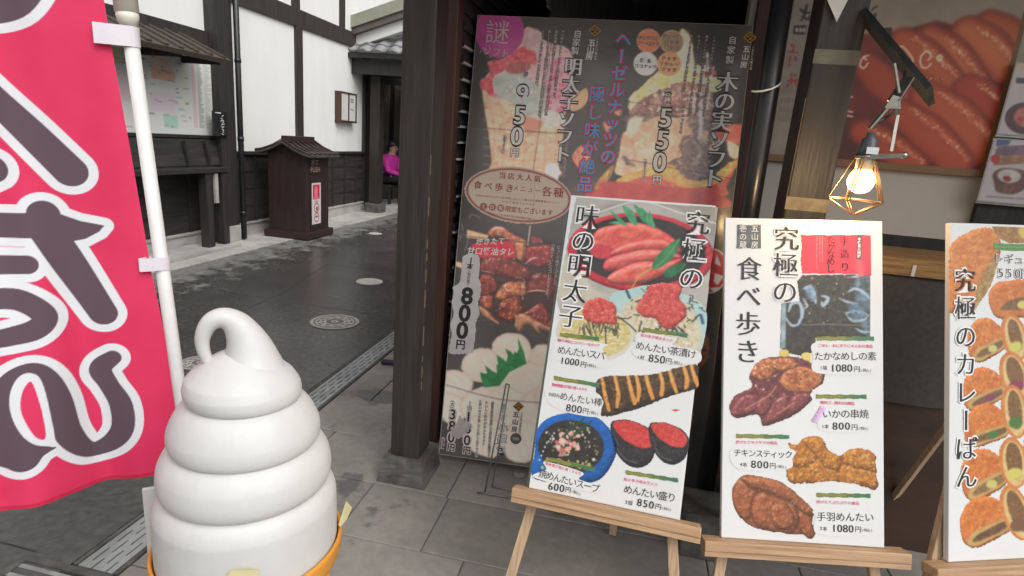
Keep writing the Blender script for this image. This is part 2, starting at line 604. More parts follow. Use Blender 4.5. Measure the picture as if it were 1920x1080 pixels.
# ---- lettering
_GL = {}
def glyph(ch, off):
    k = (ch, round(off, 4))
    if k in _GL: return _GL[k]
    cu = bpy.data.curves.new('glyph', 'FONT')
    cu.body = ch
    cu.resolution_u = 3
    cu.offset = off
    ob = bpy.data.objects.new('glyph', cu)
    COL.objects.link(ob)
    bpy.context.view_layer.update()
    dg = bpy.context.evaluated_depsgraph_get()
    me = bpy.data.meshes.new_from_object(ob.evaluated_get(dg))
    n = len(me.vertices)
    co = np.zeros(n * 3); me.vertices.foreach_get('co', co)
    co = co.reshape(-1, 3)
    fs = [tuple(p.vertices) for p in me.polygons]
    bpy.data.objects.remove(ob); bpy.data.curves.remove(cu); bpy.data.meshes.remove(me)
    if n == 0:
        _GL[k] = (np.zeros((0, 2)), [], 0.3)
        return _GL[k]
    if ord(ch) < 0x250:
        cx = (co[:, 0].min() + co[:, 0].max()) / 2
        cy = 0.36 if ch not in '.,' else 0.36
    else:
        cx, cy = 0.5, 0.38
    _GL[k] = (co[:, :2] - [cx, cy], fs, n)
    return _GL[k]

def text(board, parent, s, p0, p1, size, m, name='lettering', z=0.001, bold=0.0, serif=True, vertical=False, halo=None, halow=0.05, smear=0.020, stretch=1.0, slant=0.0, skip=''):
    """s set from the centre p0 of its first sign to the centre p1 of its last one (photograph pixels), em height in pixels"""
    a, b = board.uv(*p0), board.uv(*p1)
    em = board.mpp((p0[0] + p1[0]) / 2, (p0[1] + p1[1]) / 2) * size
    n = len(s)
    out = None
    jobs = []
    if halo is not None:
        jobs.append((halo, halow, [(0, 0)], z - 0.0003, 'lettering_outline'))
    if serif:
        ns_ = 3 if smear < .03 else 5
        jobs.append((m, -0.010 + bold, [(-smear + 2 * smear * q / (ns_ - 1), q) for q in range(ns_)], z, name))
    else:
        jobs.append((m, bold, [(0, 0)], z, name))
    for mm, off, shifts, zz, nm in jobs:
        VS, FS = [], []
        for i, ch in enumerate(s):
            if ch in ' 　' or ch in skip: continue
            t = i / (n - 1) if n > 1 else 0.0
            c = a + (b - a) * t
            g, fs, _ = glyph(ch, off)
            g = g.copy()
            if vertical and ch in 'ー（）()～':
                g = np.column_stack([g[:, 1], -g[:, 0]]) if ch != 'ー' else np.column_stack([-g[:, 1], -g[:, 0]])
                if ch == 'ー': fs = [tuple(reversed(f)) for f in fs]
            if vertical and ch in '、。':
                g = g + [0.6, 0.6]
            if slant: g[:, 0] += g[:, 1] * slant
            for dx, k in shifts:
                base = len(VS)
                for x, y in g:
                    VS.append((c[0] + (x * stretch + dx) * em, c[1] + y * em, zz + k * 0.00008))
                FS += [tuple(q + base for q in f) for f in fs]
        me = bpy.data.meshes.new(nm)
        me.from_pydata(VS, [], FS)
        me.materials.append(mm)
        o = link(bpy.data.objects.new(nm, me), parent)
        if mm is m: out = o
    return out

def patch(board, parent, pts, m, name, z=0.0008, smooth=False, th=0.0):
    P = board.uvs(pts)
    if smooth: P = spline(P, 5)
    me = bpy.data.meshes.new(name)
    n = len(P)
    vs = [(p[0], p[1], z) for p in P]
    fs = [tuple(range(n))]
    me.from_pydata(vs, [], fs)
    bm = bmesh.new(); bm.from_mesh(me)
    bmesh.ops.triangulate(bm, faces=bm.faces)
    bm.normal_update()
    for f in bm.faces:
        if f.normal.z < 0: f.normal_flip()
    bm.to_mesh(me); bm.free()
    me.materials.append(m)
    return link(bpy.data.objects.new(name, me), parent)
# ------------------------------------------------------------------ ground
def ground_mat(name, dry, wet, x_edge=None, x_soft=0.5, scale=1.1, lo=0.46, hi=0.52, rdry=0.75, rwet=0.28, grain=0.35, mort=None):
    m = bpy.data.materials.new(name); m.use_nodes = True
    nt = m.node_tree; p = nt.nodes['Principled BSDF']
    N, Lk = nt.nodes.new, nt.links.new
    geo = N('ShaderNodeNewGeometry')
    nz = N('ShaderNodeTexNoise'); nz.inputs['Scale'].default_value = scale; nz.inputs['Detail'].default_value = 8; nz.inputs['Roughness'].default_value = 0.65
    Lk(geo.outputs['Position'], nz.inputs['Vector'])
    fac = nz.outputs['Fac']
    if x_edge is not None:
        sx = N('ShaderNodeSeparateXYZ'); Lk(geo.outputs['Position'], sx.inputs[0])
        mr = N('ShaderNodeMapRange'); mr.inputs['From Min'].default_value = x_edge - x_soft; mr.inputs['From Max'].default_value = x_edge + x_soft
        mr.inputs['To Min'].default_value = -0.22; mr.inputs['To Max'].default_value = 0.22
        Lk(sx.outputs['X'], mr.inputs['Value'])
        ad = N('ShaderNodeMath'); ad.operation = 'ADD'
        Lk(fac, ad.inputs[0]); Lk(mr.outputs[0], ad.inputs[1]); fac = ad.outputs[0]
    rp = N('ShaderNodeMapRange'); rp.inputs['From Min'].default_value = lo; rp.inputs['From Max'].default_value = hi
    Lk(fac, rp.inputs['Value'])
    fine = N('ShaderNodeTexNoise'); fine.inputs['Scale'].default_value = 26; fine.inputs['Detail'].default_value = 6
    Lk(geo.outputs['Position'], fine.inputs['Vector'])
    big = N('ShaderNodeTexNoise'); big.inputs['Scale'].default_value = 2.6; big.inputs['Detail'].default_value = 5
    Lk(geo.outputs['Position'], big.inputs['Vector'])
    mx = N('ShaderNodeMix'); mx.data_type = 'RGBA'
    mx.inputs[6].default_value = (*dry, 1); mx.inputs[7].default_value = (*wet, 1)
    Lk(rp.outputs[0], mx.inputs[0])
    var = N('ShaderNodeMapRange'); var.inputs['From Min'].default_value = 0.3; var.inputs['From Max'].default_value = 0.7
    var.inputs['To Min'].default_value = 0.78; var.inputs['To Max'].default_value = 1.2
    Lk(big.outputs['Fac'], var.inputs['Value'])
    va2 = N('ShaderNodeMapRange'); va2.inputs['From Min'].default_value = 0.3; va2.inputs['From Max'].default_value = 0.7
    va2.inputs['To Min'].default_value = 1 - grain; va2.inputs['To Max'].default_value = 1 + grain
    Lk(fine.outputs['Fac'], va2.inputs['Value'])
    mu = N('ShaderNodeMath'); mu.operation = 'MULTIPLY'; Lk(var.outputs[0], mu.inputs[0]); Lk(va2.outputs[0], mu.inputs[1])
    vs = N('ShaderNodeVectorMath'); vs.operation = 'SCALE'; Lk(mx.outputs[2], vs.inputs[0]); Lk(mu.outputs[0], vs.inputs['Scale'])
    if mort:
        at = N('ShaderNodeVertexColor'); at.layer_name = 'tone'
        v2 = N('ShaderNodeVectorMath'); v2.operation = 'MULTIPLY'; Lk(vs.outputs[0], v2.inputs[0]); Lk(at.outputs['Color'], v2.inputs[1])
        vs = v2
    Lk(vs.outputs[0], p.inputs['Base Color'])
    rr = N('ShaderNodeMapRange'); rr.inputs['To Min'].default_value = rdry; rr.inputs['To Max'].default_value = rwet
    Lk(rp.outputs[0], rr.inputs['Value']); Lk(rr.outputs[0], p.inputs['Roughness'])
    bp = N('ShaderNodeBump'); bp.inputs['Strength'].default_value = 0.35; bp.inputs['Distance'].default_value = 0.006
    Lk(fine.outputs['Fac'], bp.inputs['Height']); Lk(bp.outputs[0], p.inputs['Normal'])
    return m

STREET = ground_mat('street_stone', (0.17, 0.165, 0.155), (0.064, 0.062, 0.059), x_edge=-3.95, x_soft=0.6, scale=5.5, lo=0.40, hi=0.55, rdry=0.8, rwet=0.27, grain=0.30)
PAVE = ground_mat('paving_stone', (0.245, 0.228, 0.202), (0.115, 0.112, 0.108), scale=1.25, lo=0.59, hi=0.615, rdry=0.62, rwet=0.36, grain=0.11, mort=True)
WALK = ground_mat('walkway_concrete', (0.40, 0.385, 0.355), (0.17, 0.165, 0.155), x_edge=-4.1, x_soft=0.7, scale=2.4, lo=0.47, hi=0.56, rdry=0.85, rwet=0.5, grain=0.15)
SOIL = mat('ground_base', (0.03, 0.03, 0.03), (0.05, 0.05, 0.048), rough=0.9, scale=1.0)

b = MB(); b.box(-150, 150, -150, 150, -0.30, -0.06); tag(b.build('ground', SOIL), kind='structure')
b = MB(); b.box(-4.36, -1.70, -6, 40, -0.05, 0.0); tag(b.build('street', STREET), kind='structure')
b = MB(); b.box(-6.5, -4.364, -6, 40, -0.05, 0.004); tag(b.build('walkway', WALK), kind='structure')

def pavement():
    rows = [1.755 - 0.352 * i for i in range(10, 0, -1)] + [1.755, 2.103, 2.463, 2.85, 3.2] + [3.2 + 0.36 * i for i in range(1, 60)]
    bm = bmesh.new()
    tone = bm.loops.layers.float_color.new('tone')
    R = random.Random(3)
    for j in range(len(rows) - 1):
        y0, y1 = rows[j], rows[j + 1]
        x = -1.515
        if abs(y0 - 1.755) < .01: cuts = [-1.515, -0.945, -0.60, -0.24, 0.46, 0.81, 1.5]
        elif abs(y0 - 2.103) < .01: cuts = [-1.515, -1.32, -0.61, 0.1, 0.46, 1.16, 1.5]
        elif abs(y0 - 2.463) < .01: cuts = [-1.515, -0.945, -0.24, 0.46, 1.16, 1.5]
        elif abs(y0 - 2.85) < .01: cuts = [-1.515, -1.31, -0.6, 0.1, 0.81, 1.5]
        else:
            o = R.choice([0.215, 0.57, 0.38])
            cuts = [-1.515] + [-1.515 + o + 0.705 * k for k in range(5)]
        cuts = [c for c in cuts if c < 1.6] + [2.2, 2.9, 3.6, 4.3]
        for i in range(len(cuts) - 1):
            g = 0.0022
            t = R.uniform(0.84, 1.1)
            r = bmesh.ops.create_cube(bm, size=1.0, matrix=Matrix.Translation(((cuts[i] + cuts[i + 1]) / 2, (y0 + y1) / 2, -0.02 + R.uniform(-.0008, .0008))) @ Matrix.Diagonal((cuts[i + 1] - cuts[i] - 2 * g, y1 - y0 - 2 * g, 0.04, 1)))
            es = [e for e in {e for v in r['verts'] for e in v.link_edges} if all(v.co.z > -0.01 for v in e.verts)]
            fs = {f for v in r['verts'] for f in v.link_faces}
            rr = bmesh.ops.bevel(bm, geom=es, offset=0.003, segments=1, affect='EDGES')
            vs = {v for f in rr['faces'] for v in f.verts}
            for v in vs:
                for f in v.link_faces:
                    for l in f.loops: l[tone] = (t, t, t * R.uniform(.985, 1.0), 1)
    me = bpy.data.meshes.new('pavement'); bm.to_mesh(me); bm.free(); me.materials.append(PAVE)
    tag(link(bpy.data.objects.new('pavement', me)), kind='structure')
    b = MB(); b.box(-1.515, 4.3, -1.8, 24, -0.05, -0.007); tag(b.build('paving_bed', mat('joint_sand', (.085, .08, .072), (.12, .113, .10), rough=.95, scale=14)), kind='structure')
pavement()

SEAM = mat('street_seam', (0.018, 0.018, 0.018), (0.035, 0.034, 0.033), rough=0.8, scale=12)
b = MB()
for a_, c_ in (((-4.34, 1.42), (-1.86, 1.36)), ((-2.983, 4.528), (-3.253, 5.871)), ((-2.95, 2.2), (-2.983, 4.528)), ((-4.34, 4.45), (-1.71, 4.33)), ((-4.34, 7.35), (-1.71, 7.25)), ((-2.9, 1.40), (-2.95, 2.2)), ((-3.25, 5.871), (-1.71, 5.80))):
    b.beam((a_[0], a_[1], .0), (c_[0], c_[1], .0), .007, .0012)
tag(b.build('street_seams', SEAM), kind='structure')

# drain along the edge of the street
GRATEMETAL = mat('grate_metal', (0.36, 0.37, 0.37), (0.22, 0.222, 0.22), rough=0.55, scale=9, stretch=(1, .3, 1))
drain = empty('drain_channel', (-1.60, 1.35, 0)); tag(drain, 'long narrow steel drain with staggered slots between dark street and paving', 'drain')
b = MB(); b.box(-0.095, 0.08, 0, 22, -0.045, -0.03); b.build('channel', SOIL, drain)
b = MB()
for x in (-0.094, 0.066): b.box(x, x + 0.016, 0, 22, -0.03, 0.002)
b.build('edge_rail', STONE, drain)
b = MB()
for k in range(5): b.box(-0.073 + k * 0.0285, -0.073 + k * 0.0285 + 0.0205, 0, 22, -0.012, 0.0)
for k in range(4):
    n = 0
    y = 0.05 * (k % 2)
    while y < 22:
        b.box(-0.0525 + k * 0.0285 - .0004, -0.0445 + k * 0.0285 + .0004, y, y + 0.032, -0.012, -0.0006)
        y += 0.10
b.build('slotted_grate', GRATEMETAL, drain)

gr = empty('catch_basin_grate', (-1.68, 1.15, 0)); tag(gr, 'square catch basin grate of dark bars at the near end of the drain', 'grate')
b = MB()
b.box(-.19, .16, .165, .19, -.03, .004); b.box(-.19, .16, -.22, -.195, -.03, .004); b.box(-.19, -.165, -.195, .165, -.03, .004); b.box(.135, .16, -.195, .165, -.03, .004)
b.build('frame', STONE, gr)
b = MB(); b.box(-.165, .135, -.195, .165, -.05, -.035); b.build('pit', SOIL, gr)
b = MB()
for k in range(9): b.box(-.165, .135, -.19 + k * .041, -.19 + k * .041 + .015, -.03, .002)
b.build('bars', GRATEMETAL, gr)

COVER = mat('cover_iron', (0.50, 0.475, 0.43), (0.36, 0.34, 0.31), rough=0.7, scale=20)
COVERDARK = mat('cover_joint', (0.13, 0.125, 0.115), (0.18, 0.17, 0.155), rough=0.8, scale=20)
def cover(name, x, y, r, label, patterned):
    o = empty(name, (x, y, 0.001)); tag(o, label, 'manhole cover', 'round covers set in the street')
    b = MB(); b.lathe([(r, 0), (r, 0.002), (r - .004, 0.0025)], n=40); b.build('base_plate', COVERDARK if patterned else COVER, o)
    if patterned:
        b = MB(); b.bm.verts.ensure_lookup_table()
        def ring(r0, r1, n=40):
            va = [b.bm.verts.new((r0 * math.cos(2 * math.pi * k / n), r0 * math.sin(2 * math.pi * k / n), .005)) for k in range(n)]
            vb = [b.bm.verts.new((r1 * math.cos(2 * math.pi * k / n), r1 * math.sin(2 * math.pi * k / n), .005)) for k in range(n)]
            for k in range(n): b.bm.faces.new((va[k], va[(k + 1) % n], vb[(k + 1) % n], vb[k]))
        ring(r * .86, r * .99); ring(r * .72, r * .79); ring(r * .55, r * .63); ring(r * .36, r * .45); ring(r * .05, r * .16)
        for k in range(10):
            t = 2 * math.pi * k / 10
            for q in (.52, .68):
                b.lathe([(r * .085, .0045), (r * .085, .006)], (r * q * math.cos(t + q), r * q * math.sin(t + q), 0), n=8)
        b.build('raised_pattern', COVER, o)
cover('manhole_cover', -2.177, 4.036, .19, 'largest pale round manhole cover with ring pattern left of the thick post', True)
cover('manhole_cover', -2.505, 5.361, .135, 'plain smaller round cover behind the large patterned manhole cover', False)
cover('manhole_cover', -2.52, 2.955, .12, 'small patterned cover just left of the ice cream tip', True)
cover('manhole_cover', -3.693, 8.081, .10, 'tiny far cover in the street to the right of the wooden bin', False)
cover('manhole_cover', -2.45, 8.18, .14, 'far pale cover seen in the gap right of the thick post', False)
hatch = empty('access_hatch', (-2.16, 6.62, .001)); tag(hatch, 'far pale rectangular hatch seen in the gap right of the thick post', 'hatch')
b = MB(); b.box(-.14, .14, -.12, .12, 0, .003); b.build('lid', COVER, hatch)
b = MB(); b.box(-.16, .16, -.14, .14, -.002, .0015); b.build('frame', COVERDARK, hatch)

# ------------------------------------------------------------------ white plaster building along the street (left)
WX = -5.032
bl = empty('plaster_building', (WX, 8.0, 0)); tag(bl, 'white plaster building with dark timber beams and black panelled lower wall', 'building')
def P_(mb, name, m): return mb.build(name, m, bl)
O8 = 8.0
b = MB(); b.box(-3.0, 0, 0 - 7.0, 10.6 - O8 + 0.0, 0.15, 5.2); P_(b, 'plaster_wall', PLASTER)
b = MB(); b.box(-3.0, -.002, 2.603, 6.2, 3.0, 5.2); P_(b, 'plaster_wall', PLASTER)
b = MB(); b.box(-2.9, 0.035, -7.0, 2.62, 0.0, 0.155); P_(b, 'plinth', PLINTH)
for y0, y1 in ((6.66 - O8, 10.44 - O8), (4.2 - O8, 6.26 - O8)):          # panelled lower wall
    w = MB(); w.box(0.002, 0.03, y0, y1, 0.165, 1.07)
    o = P_(w, 'wainscot', PANELWOOD)
    w = MB()
    n = int(round((y1 - y0) / 0.42))
    for k in range(n + 1):
        y = y0 + (y1 - y0) * k / n
        w.box(0.031, 0.05, y - .022, y + .022, 0.17, 1.06)
    w.build_each('batten', BLACKWOOD, o)
    w = MB()
    for z in (0.40, 0.63, 0.85):
        for k in range(n):
            ya = y0 + (y1 - y0) * k / n + .03; yb = y0 + (y1 - y0) * (k + 1) / n - .03
            w.box(0.031, 0.041, ya, yb, z, z + .012)
    w.build_each('panel_lip', BLACKWOOD, o)
    w = MB(); w.box(0.002, 0.075, y0, y1, 1.072, 1.115, .004); w.build('cap_rail', BLACKWOOD, o)
    w = MB(); w.box(0.002, 0.055, y0, y1, 0.158, 0.185); w.build('sill_rail', PLINTH, o)
b = MB(); b.box(0.001, 0.035, 6.57 - O8, 10.3 - O8, 2.88, 3.12); P_(b, 'timber_beam', DARKWOOD)
b = MB(); b.box(0.001, 0.034, 8.12 - O8, 8.30 - O8, 1.12, 2.878); P_(b, 'timber_post', DARKWOOD)
b = MB(); b.box(0.001, 0.034, 8.06 - O8, 8.24 - O8, 3.122, 5.0); P_(b, 'timber_post', DARKWOOD)
b = MB(); b.box(0.001, 0.034, 9.45 - O8, 9.60 - O8, 3.122, 5.0); P_(b, 'timber_post', DARKWOOD)
b = MB(); b.box(0.001, 0.06, 10.33 - O8, 10.55 - O8, 0.16, 2.878); P_(b, 'timber_post', BLACKWOOD)
b = MB(); b.box(0.001, 0.16, 6.28 - O8, 6.55 - O8, 0.20, 5.1); P_(b, 'timber_post', BLACKWOOD)
b = MB(); b.box(0.001, 0.19, 6.27 - O8, 6.545 - O8, 0.005, 0.20, .01); P_(b, 'post_base', PLINTH)
b = MB(); b.box(0.001, 0.05, 4.0 - O8, 6.275 - O8, 2.24, 2.46); P_(b, 'timber_beam', BLACKWOOD)
b = MB(); b.box(0.001, 0.025, 3.6 - O8, 6.275 - O8, 1.12, 2.24); P_(b, 'board_backing', BLACKWOOD)
pipe = MB(); pipe.tube([(0.20, 6.582 - O8, 0.02), (0.20, 6.582 - O8, 1.6), (0.20, 6.582 - O8, 5.1)], 0.034, 12); o = P_(pipe, 'downpipe', BLACKMETAL)
b = MB()
for z in (0.35, 1.28, 2.2): b.lathe([(.039, z - .025), (.039, z + .025)], (0.20, 6.582 - O8, 0), n=12)
b.build_each('collar', BLACKMETAL, o)

# wall lantern
wl = empty('wall_lantern', (WX, 9.62, 1.62)); tag(wl, 'white paper box lantern with thin brown frame on the white wall', 'lantern')
b = MB(); b.box(0.01, .10, -.29, .26, .02, .46); b.build('paper_panel', mat('lantern_paper', (.62, .61, .58), (.55, .54, .51), rough=.8, scale=6), wl)
b = MB()
for y in (-.31, -.03, .245): b.box(0.002, .115, y, y + .024, 0, .48)
b.box(0.002, .118, -.315, .275, -.012, .012); b.box(0.002, .118, -.315, .275, .468, .485)
b.build('frame', REDWOOD, wl)
b = MB()
for zz in (.37, .33, .20): b.box(.1005, .103, .06, .16, zz, zz + .018)
b.build('lettering', INKGREY, wl)

# notice board with map
nb = empty('notice_board', (WX, 5.7, 1.3)); tag(nb, 'large white street map notice board under a small bark roof', 'notice board')
b = MB(); b.box(.026, .06, -1.5, .61, 0.0, 0.93); b.build('panel', mat('map_sheet', (.70, .71, .69), (.64, .65, .64), rough=.5, scale=5), nb)
b = MB(); b.box(.027, .075, -1.5, .62, -.035, -.002); b.box(.027, .075, .612, .65, -.035, .95); b.box(.027, .075, -1.5, .65, .932, .96); b.build('frame', BLACKWOOD, nb)
nbB = Board((WX + .0605, 5.7, 1.3), (0, 1, 0), (0, 0, 1))
cv = Canvas(None, -0.9, 0.60, 0.01, 0.92, 0.006, (222, 224, 220))
cv.b = nbB; cv.m = 0.006
R = random.Random(5)
def rect(cv, u0, u1, v0, v1, c, a=1):
    cv.fill([(u0, v0), (u1, v0), (u1, v1), (u0, v1)], c, soft=.6, smooth=False, uvpts=True, a=a)
rect(cv, -.30, .02, .55, .66, (232, 186, 158)); rect(cv, -.28, -.02, .66, .78, (232, 206, 190)); rect(cv, -.34, .0, .22, .42, (226, 208, 216)); rect(cv, -.18, .02, .06, .20, (176, 214, 200))
rect(cv, -.55, -.42, .06, .20, (184, 204, 222)); rect(cv, -.75, -.4, .3, .6, (226, 210, 206)); rect(cv, -.8, -.4, .65, .8, (222, 224, 190)); rect(cv, .05, .2, .3, .75, (226, 228, 214))
for k in range(60):
    u = R.uniform(-.8, .2); v = R.uniform(.05, .85)
    rect(cv, u, u + R.uniform(.02, .1), v, v + .010, R.choice([(150, 150, 150), (214, 120, 140), (120, 150, 180), (90, 90, 90)]), .8)
for k in range(36):
    v = .82 - k * .021
    rect(cv, .27, .27 + .05, v, v + .009, (224, 150, 160)); rect(cv, .35, .35 + R.uniform(.04, .09), v, v + .009, (140, 140, 140)); rect(cv, .46, .46 + R.uniform(.04, .12), v, v + .008, (170, 170, 170))
o = cv.mesh('printed_map', nb, z=0.0)
o.matrix_parent_inverse = Matrix.Identity(4)
o.matrix_basis = Matrix(((0, 0, 1, .0606), (1, 0, 0, 0), (0, 1, 0, 0), (0, 0, 0, 1)))
rf = MB()
ys = np.linspace(-1.7, 1.02, 12)
rf.beam((-.02, -.74, 1.06), (.60, -.74, 0.80), 1.94, .05)
o = rf.build('roof', BARK, nb)
b = MB()
for k in range(10): b.beam((0.0, -1.67 + k * .20, 1.085), (.59, -1.67 + k * .20, .838), .05, .03)
b.build_each('roof_batten', BARK, o)
b = MB()
for y in (-1.3, -.4, .15): b.beam((0.03, y, .80), (.5, y, .80), .06, .07)
b.build_each('roof_bracket', BLACKWOOD, nb)

# counter bench under the map
ds = empty('wooden_shelf_desk', (WX, 5.7, 0)); tag(ds, 'black wooden shelf desk with panelled back below the map board', 'desk')
b = MB(); b.box(.06, .37, -1.6, .43, .90, .95, .004); b.build('top', BLACKWOOD, ds)
b = MB(); b.beam((.05, -.44, 1.25), (.115, -.44, .955), 2.32, .03); b.build('back_panel', PANELWOOD, ds)
b = MB()
for y in (-1.2, -.5, .05, .38): b.beam((.11, y, 1.235), (.15, y, .957), .03, .04)
b.build_each('brace', BLACKWOOD, ds)
for x, y in ((.30, -1.1), (.30, .10), (.30, .36), (.12, -1.1), (.12, .36)):
    b = MB(); b.box(x - .05, x + .05, y - .05, y + .05, 0.04, .899); b.build('leg', BLACKWOOD, ds)
b = MB(); b.box(.05, .44, -1.7, .50, 0.005, .045, .004); b.build('base_plinth', PLINTH, ds)
b = MB(); b.box(.32, .35, .20, .25, .55, .89); b.build('hanging_rod', PLINTH, ds)

sg = empty('hanging_sign', (WX + .163, 6.25, 1.30)); tag(sg, 'small black hanging sign with white brush marks on dark corner post', 'sign')
b = MB(); b.box(0.0, .03, -.12, .11, 0, .29, .004); b.build('panel', BLACKMETAL, sg)
b = MB()
R = random.Random(9)
for k in range(12):
    y = R.uniform(-.02, .02); z = .03 + k * .018
    b.beam((.031, y, z), (.031, y + R.uniform(.02, .06), z + R.uniform(-.015, .02)), .003, .007)
b.box(.0302, .033, -.10, .0, .262, .272)
b.build('brush_lettering', INKWHITE, sg)

# ------------------------------------------------------------------ wooden litter bin with tiled roof
bn = empty('litter_bin', (-4.47, 7.29, 0)); tag(bn, 'dark brown wooden litter bin with little ridged roof and red sticker', 'litter bin')
b = MB(); b.box(-.28, .28, -.29, .29, .09, 1.13, .006); b.build('body', BINWOOD, bn)
b = MB(); b.box(-.33, .33, -.34, .34, 0.012, .105, .01); b.build('base', BINWOOD, bn)
b = MB()
for x in (-.29, .29):
    for y in (-.30, .30): b.box(x - .035, x + .035, y - .035, y + .035, 0, .014)
b.build('foot', BINWOOD, bn)
b = MB()   # gable block + two curved slopes, ridge runs along the street
ridge, eave = 1.29, 1.135
pf = [(-.40, eave), (-.30, eave + .02), (-.15, eave + .075), (0, ridge), (.15, eave + .075), (.30, eave + .02), (.40, eave)]
top = [b.bm.verts.new((x, -.39, z)) for x, z in pf]; top2 = [b.bm.verts.new((x, .39, z)) for x, z in pf]
bot = [b.bm.verts.new((x, -.39, z - .03)) for x, z in pf]; bot2 = [b.bm.verts.new((x, .39, z - .03)) for x, z in pf]
for k in range(6):
    b.bm.faces.new((top[k], top[k + 1], top2[k + 1], top2[k])); b.bm.faces.new((bot[k + 1], bot[k], bot2[k], bot2[k + 1]))
    b.bm.faces.new((top[k + 1], top[k], bot[k], bot[k + 1])); b.bm.faces.new((top2[k], top2[k + 1], bot2[k + 1], bot2[k]))
b.bm.faces.new((top[0], top2[0], bot2[0], bot[0])); b.bm.faces.new((top2[-1], top[-1], bot[-1], bot2[-1]))
rfo = b.build('roof', mat('bin_roof', (.05, .045, .043), (.085, .078, .074), rough=.35, scale=6), bn)
b = MB()
for k in range(7):
    y = -.37 + k * .123
    for s in (-1, 1):
        b.tube([(s * .40, y, eave + .012), (s * .30, y, eave + .032), (s * .15, y, eave + .088), (s * .01, y, ridge + .012)], .018, 6)
b.build('roof_rib', BINWOOD, rfo)
b = MB(); b.box(-.05, .05, -.33, .33, ridge - .01, ridge + .065, .008); b.build('ridge_cap', BINWOOD, rfo)
b = MB()
v = [b.bm.verts.new(p) for p in ((-.28, -.285, 1.12), (.28, -.285, 1.12), (0, -.285, 1.262), (-.28, .285, 1.12), (.28, .285, 1.12), (0, .285, 1.262))]
b.bm.faces.new((v[0], v[1], v[2])); b.bm.faces.new((v[4], v[3], v[5])); b.bm.faces.new((v[0], v[2], v[5], v[3])); b.bm.faces.new((v[1], v[4], v[5], v[2])); b.bm.faces.new((v[0], v[3], v[4], v[1]))
b.build('gable', BINWOOD, bn)
b = MB(); b.box(.281, .288, -.20, .20, .16, .86); b.build('door', BINWOOD, bn)
b = MB(); b.box(.281, .287, -.20, .22, .88, 1.10); fl = b.build('push_flap', BINWOOD, bn)
bb = Board((-4.47 + .2885, 7.29, 0), (0, 1, 0), (0, 0, 1))
GOLDT = flat('bin_letter_paint', (150, 132, 118), .6)
def wtext(board_uv_text, u, v, s, m, parent, name, adv=None, serif=False, bold=0.0):
    VS, FS = [], []
    n = len(s)
    for i, ch in enumerate(s):
        g, fs, _ = glyph(ch, bold)
        base = len(VS)
        for x, y in g: VS.append((x * board_uv_text + u + (i - (n - 1) / 2) * (adv or board_uv_text), y * board_uv_text + v, 0))
        FS += [tuple(q + base for q in f) for f in fs]
    me = bpy.data.meshes.new(name); me.from_pydata(VS, [], FS); me.materials.append(m)
    return link(bpy.data.objects.new(name, me), parent)
ZUP_X = Matrix(((0, 0, 1, 0), (1, 0, 0, 0), (0, 1, 0, 0), (0, 0, 0, 1)))
for s, v, sz, adv in (('押す', 1.035, .085, .10), ('PUSH', .94, .095, .058)):
    o = wtext(sz, -.08, v, s, GOLDT, bn, 'lettering', adv, bold=.02); o.matrix_basis = Matrix.Translation((.2895, 0, 0)) @ ZUP_X
cv = Canvas(None, -.17, .06, .20, .76, .004, (214, 206, 204)); cv.b = bb; cv.m = .004
rect(cv, -.14, .03, .54, .735, (196, 34, 60))
def disc(u, v, r, c, r2=None):
    t = np.linspace(0, 2 * np.pi, 24, endpoint=False)
    cv.fill([(u + r * math.cos(k), v + (r2 or r) * math.sin(k)) for k in t], c, soft=.6, smooth=False, uvpts=True)
disc(-.06, .64, .045, (230, 120, 130), .075); disc(-.06, .56, .06, (230, 110, 120), .03)
disc(-.05, .42, .065, (140, 60, 66)); disc(-.05, .42, .052, (222, 214, 212)); disc(-.04, .41, .03, (150, 80, 84))
disc(-.05, .29, .065, (140, 60, 66)); disc(-.05, .29, .052, (222, 214, 212)); disc(-.05, .30, .04, (150, 80, 84), .015)
rect(cv, -.10, .0, .505, .515, (120, 120, 120)); rect(cv, -.10, .0, .485, .492, (120, 120, 120))
o = cv.mesh('sticker', bn); o.matrix_basis = Matrix.Translation((.2890, 0, 0)) @ ZUP_X

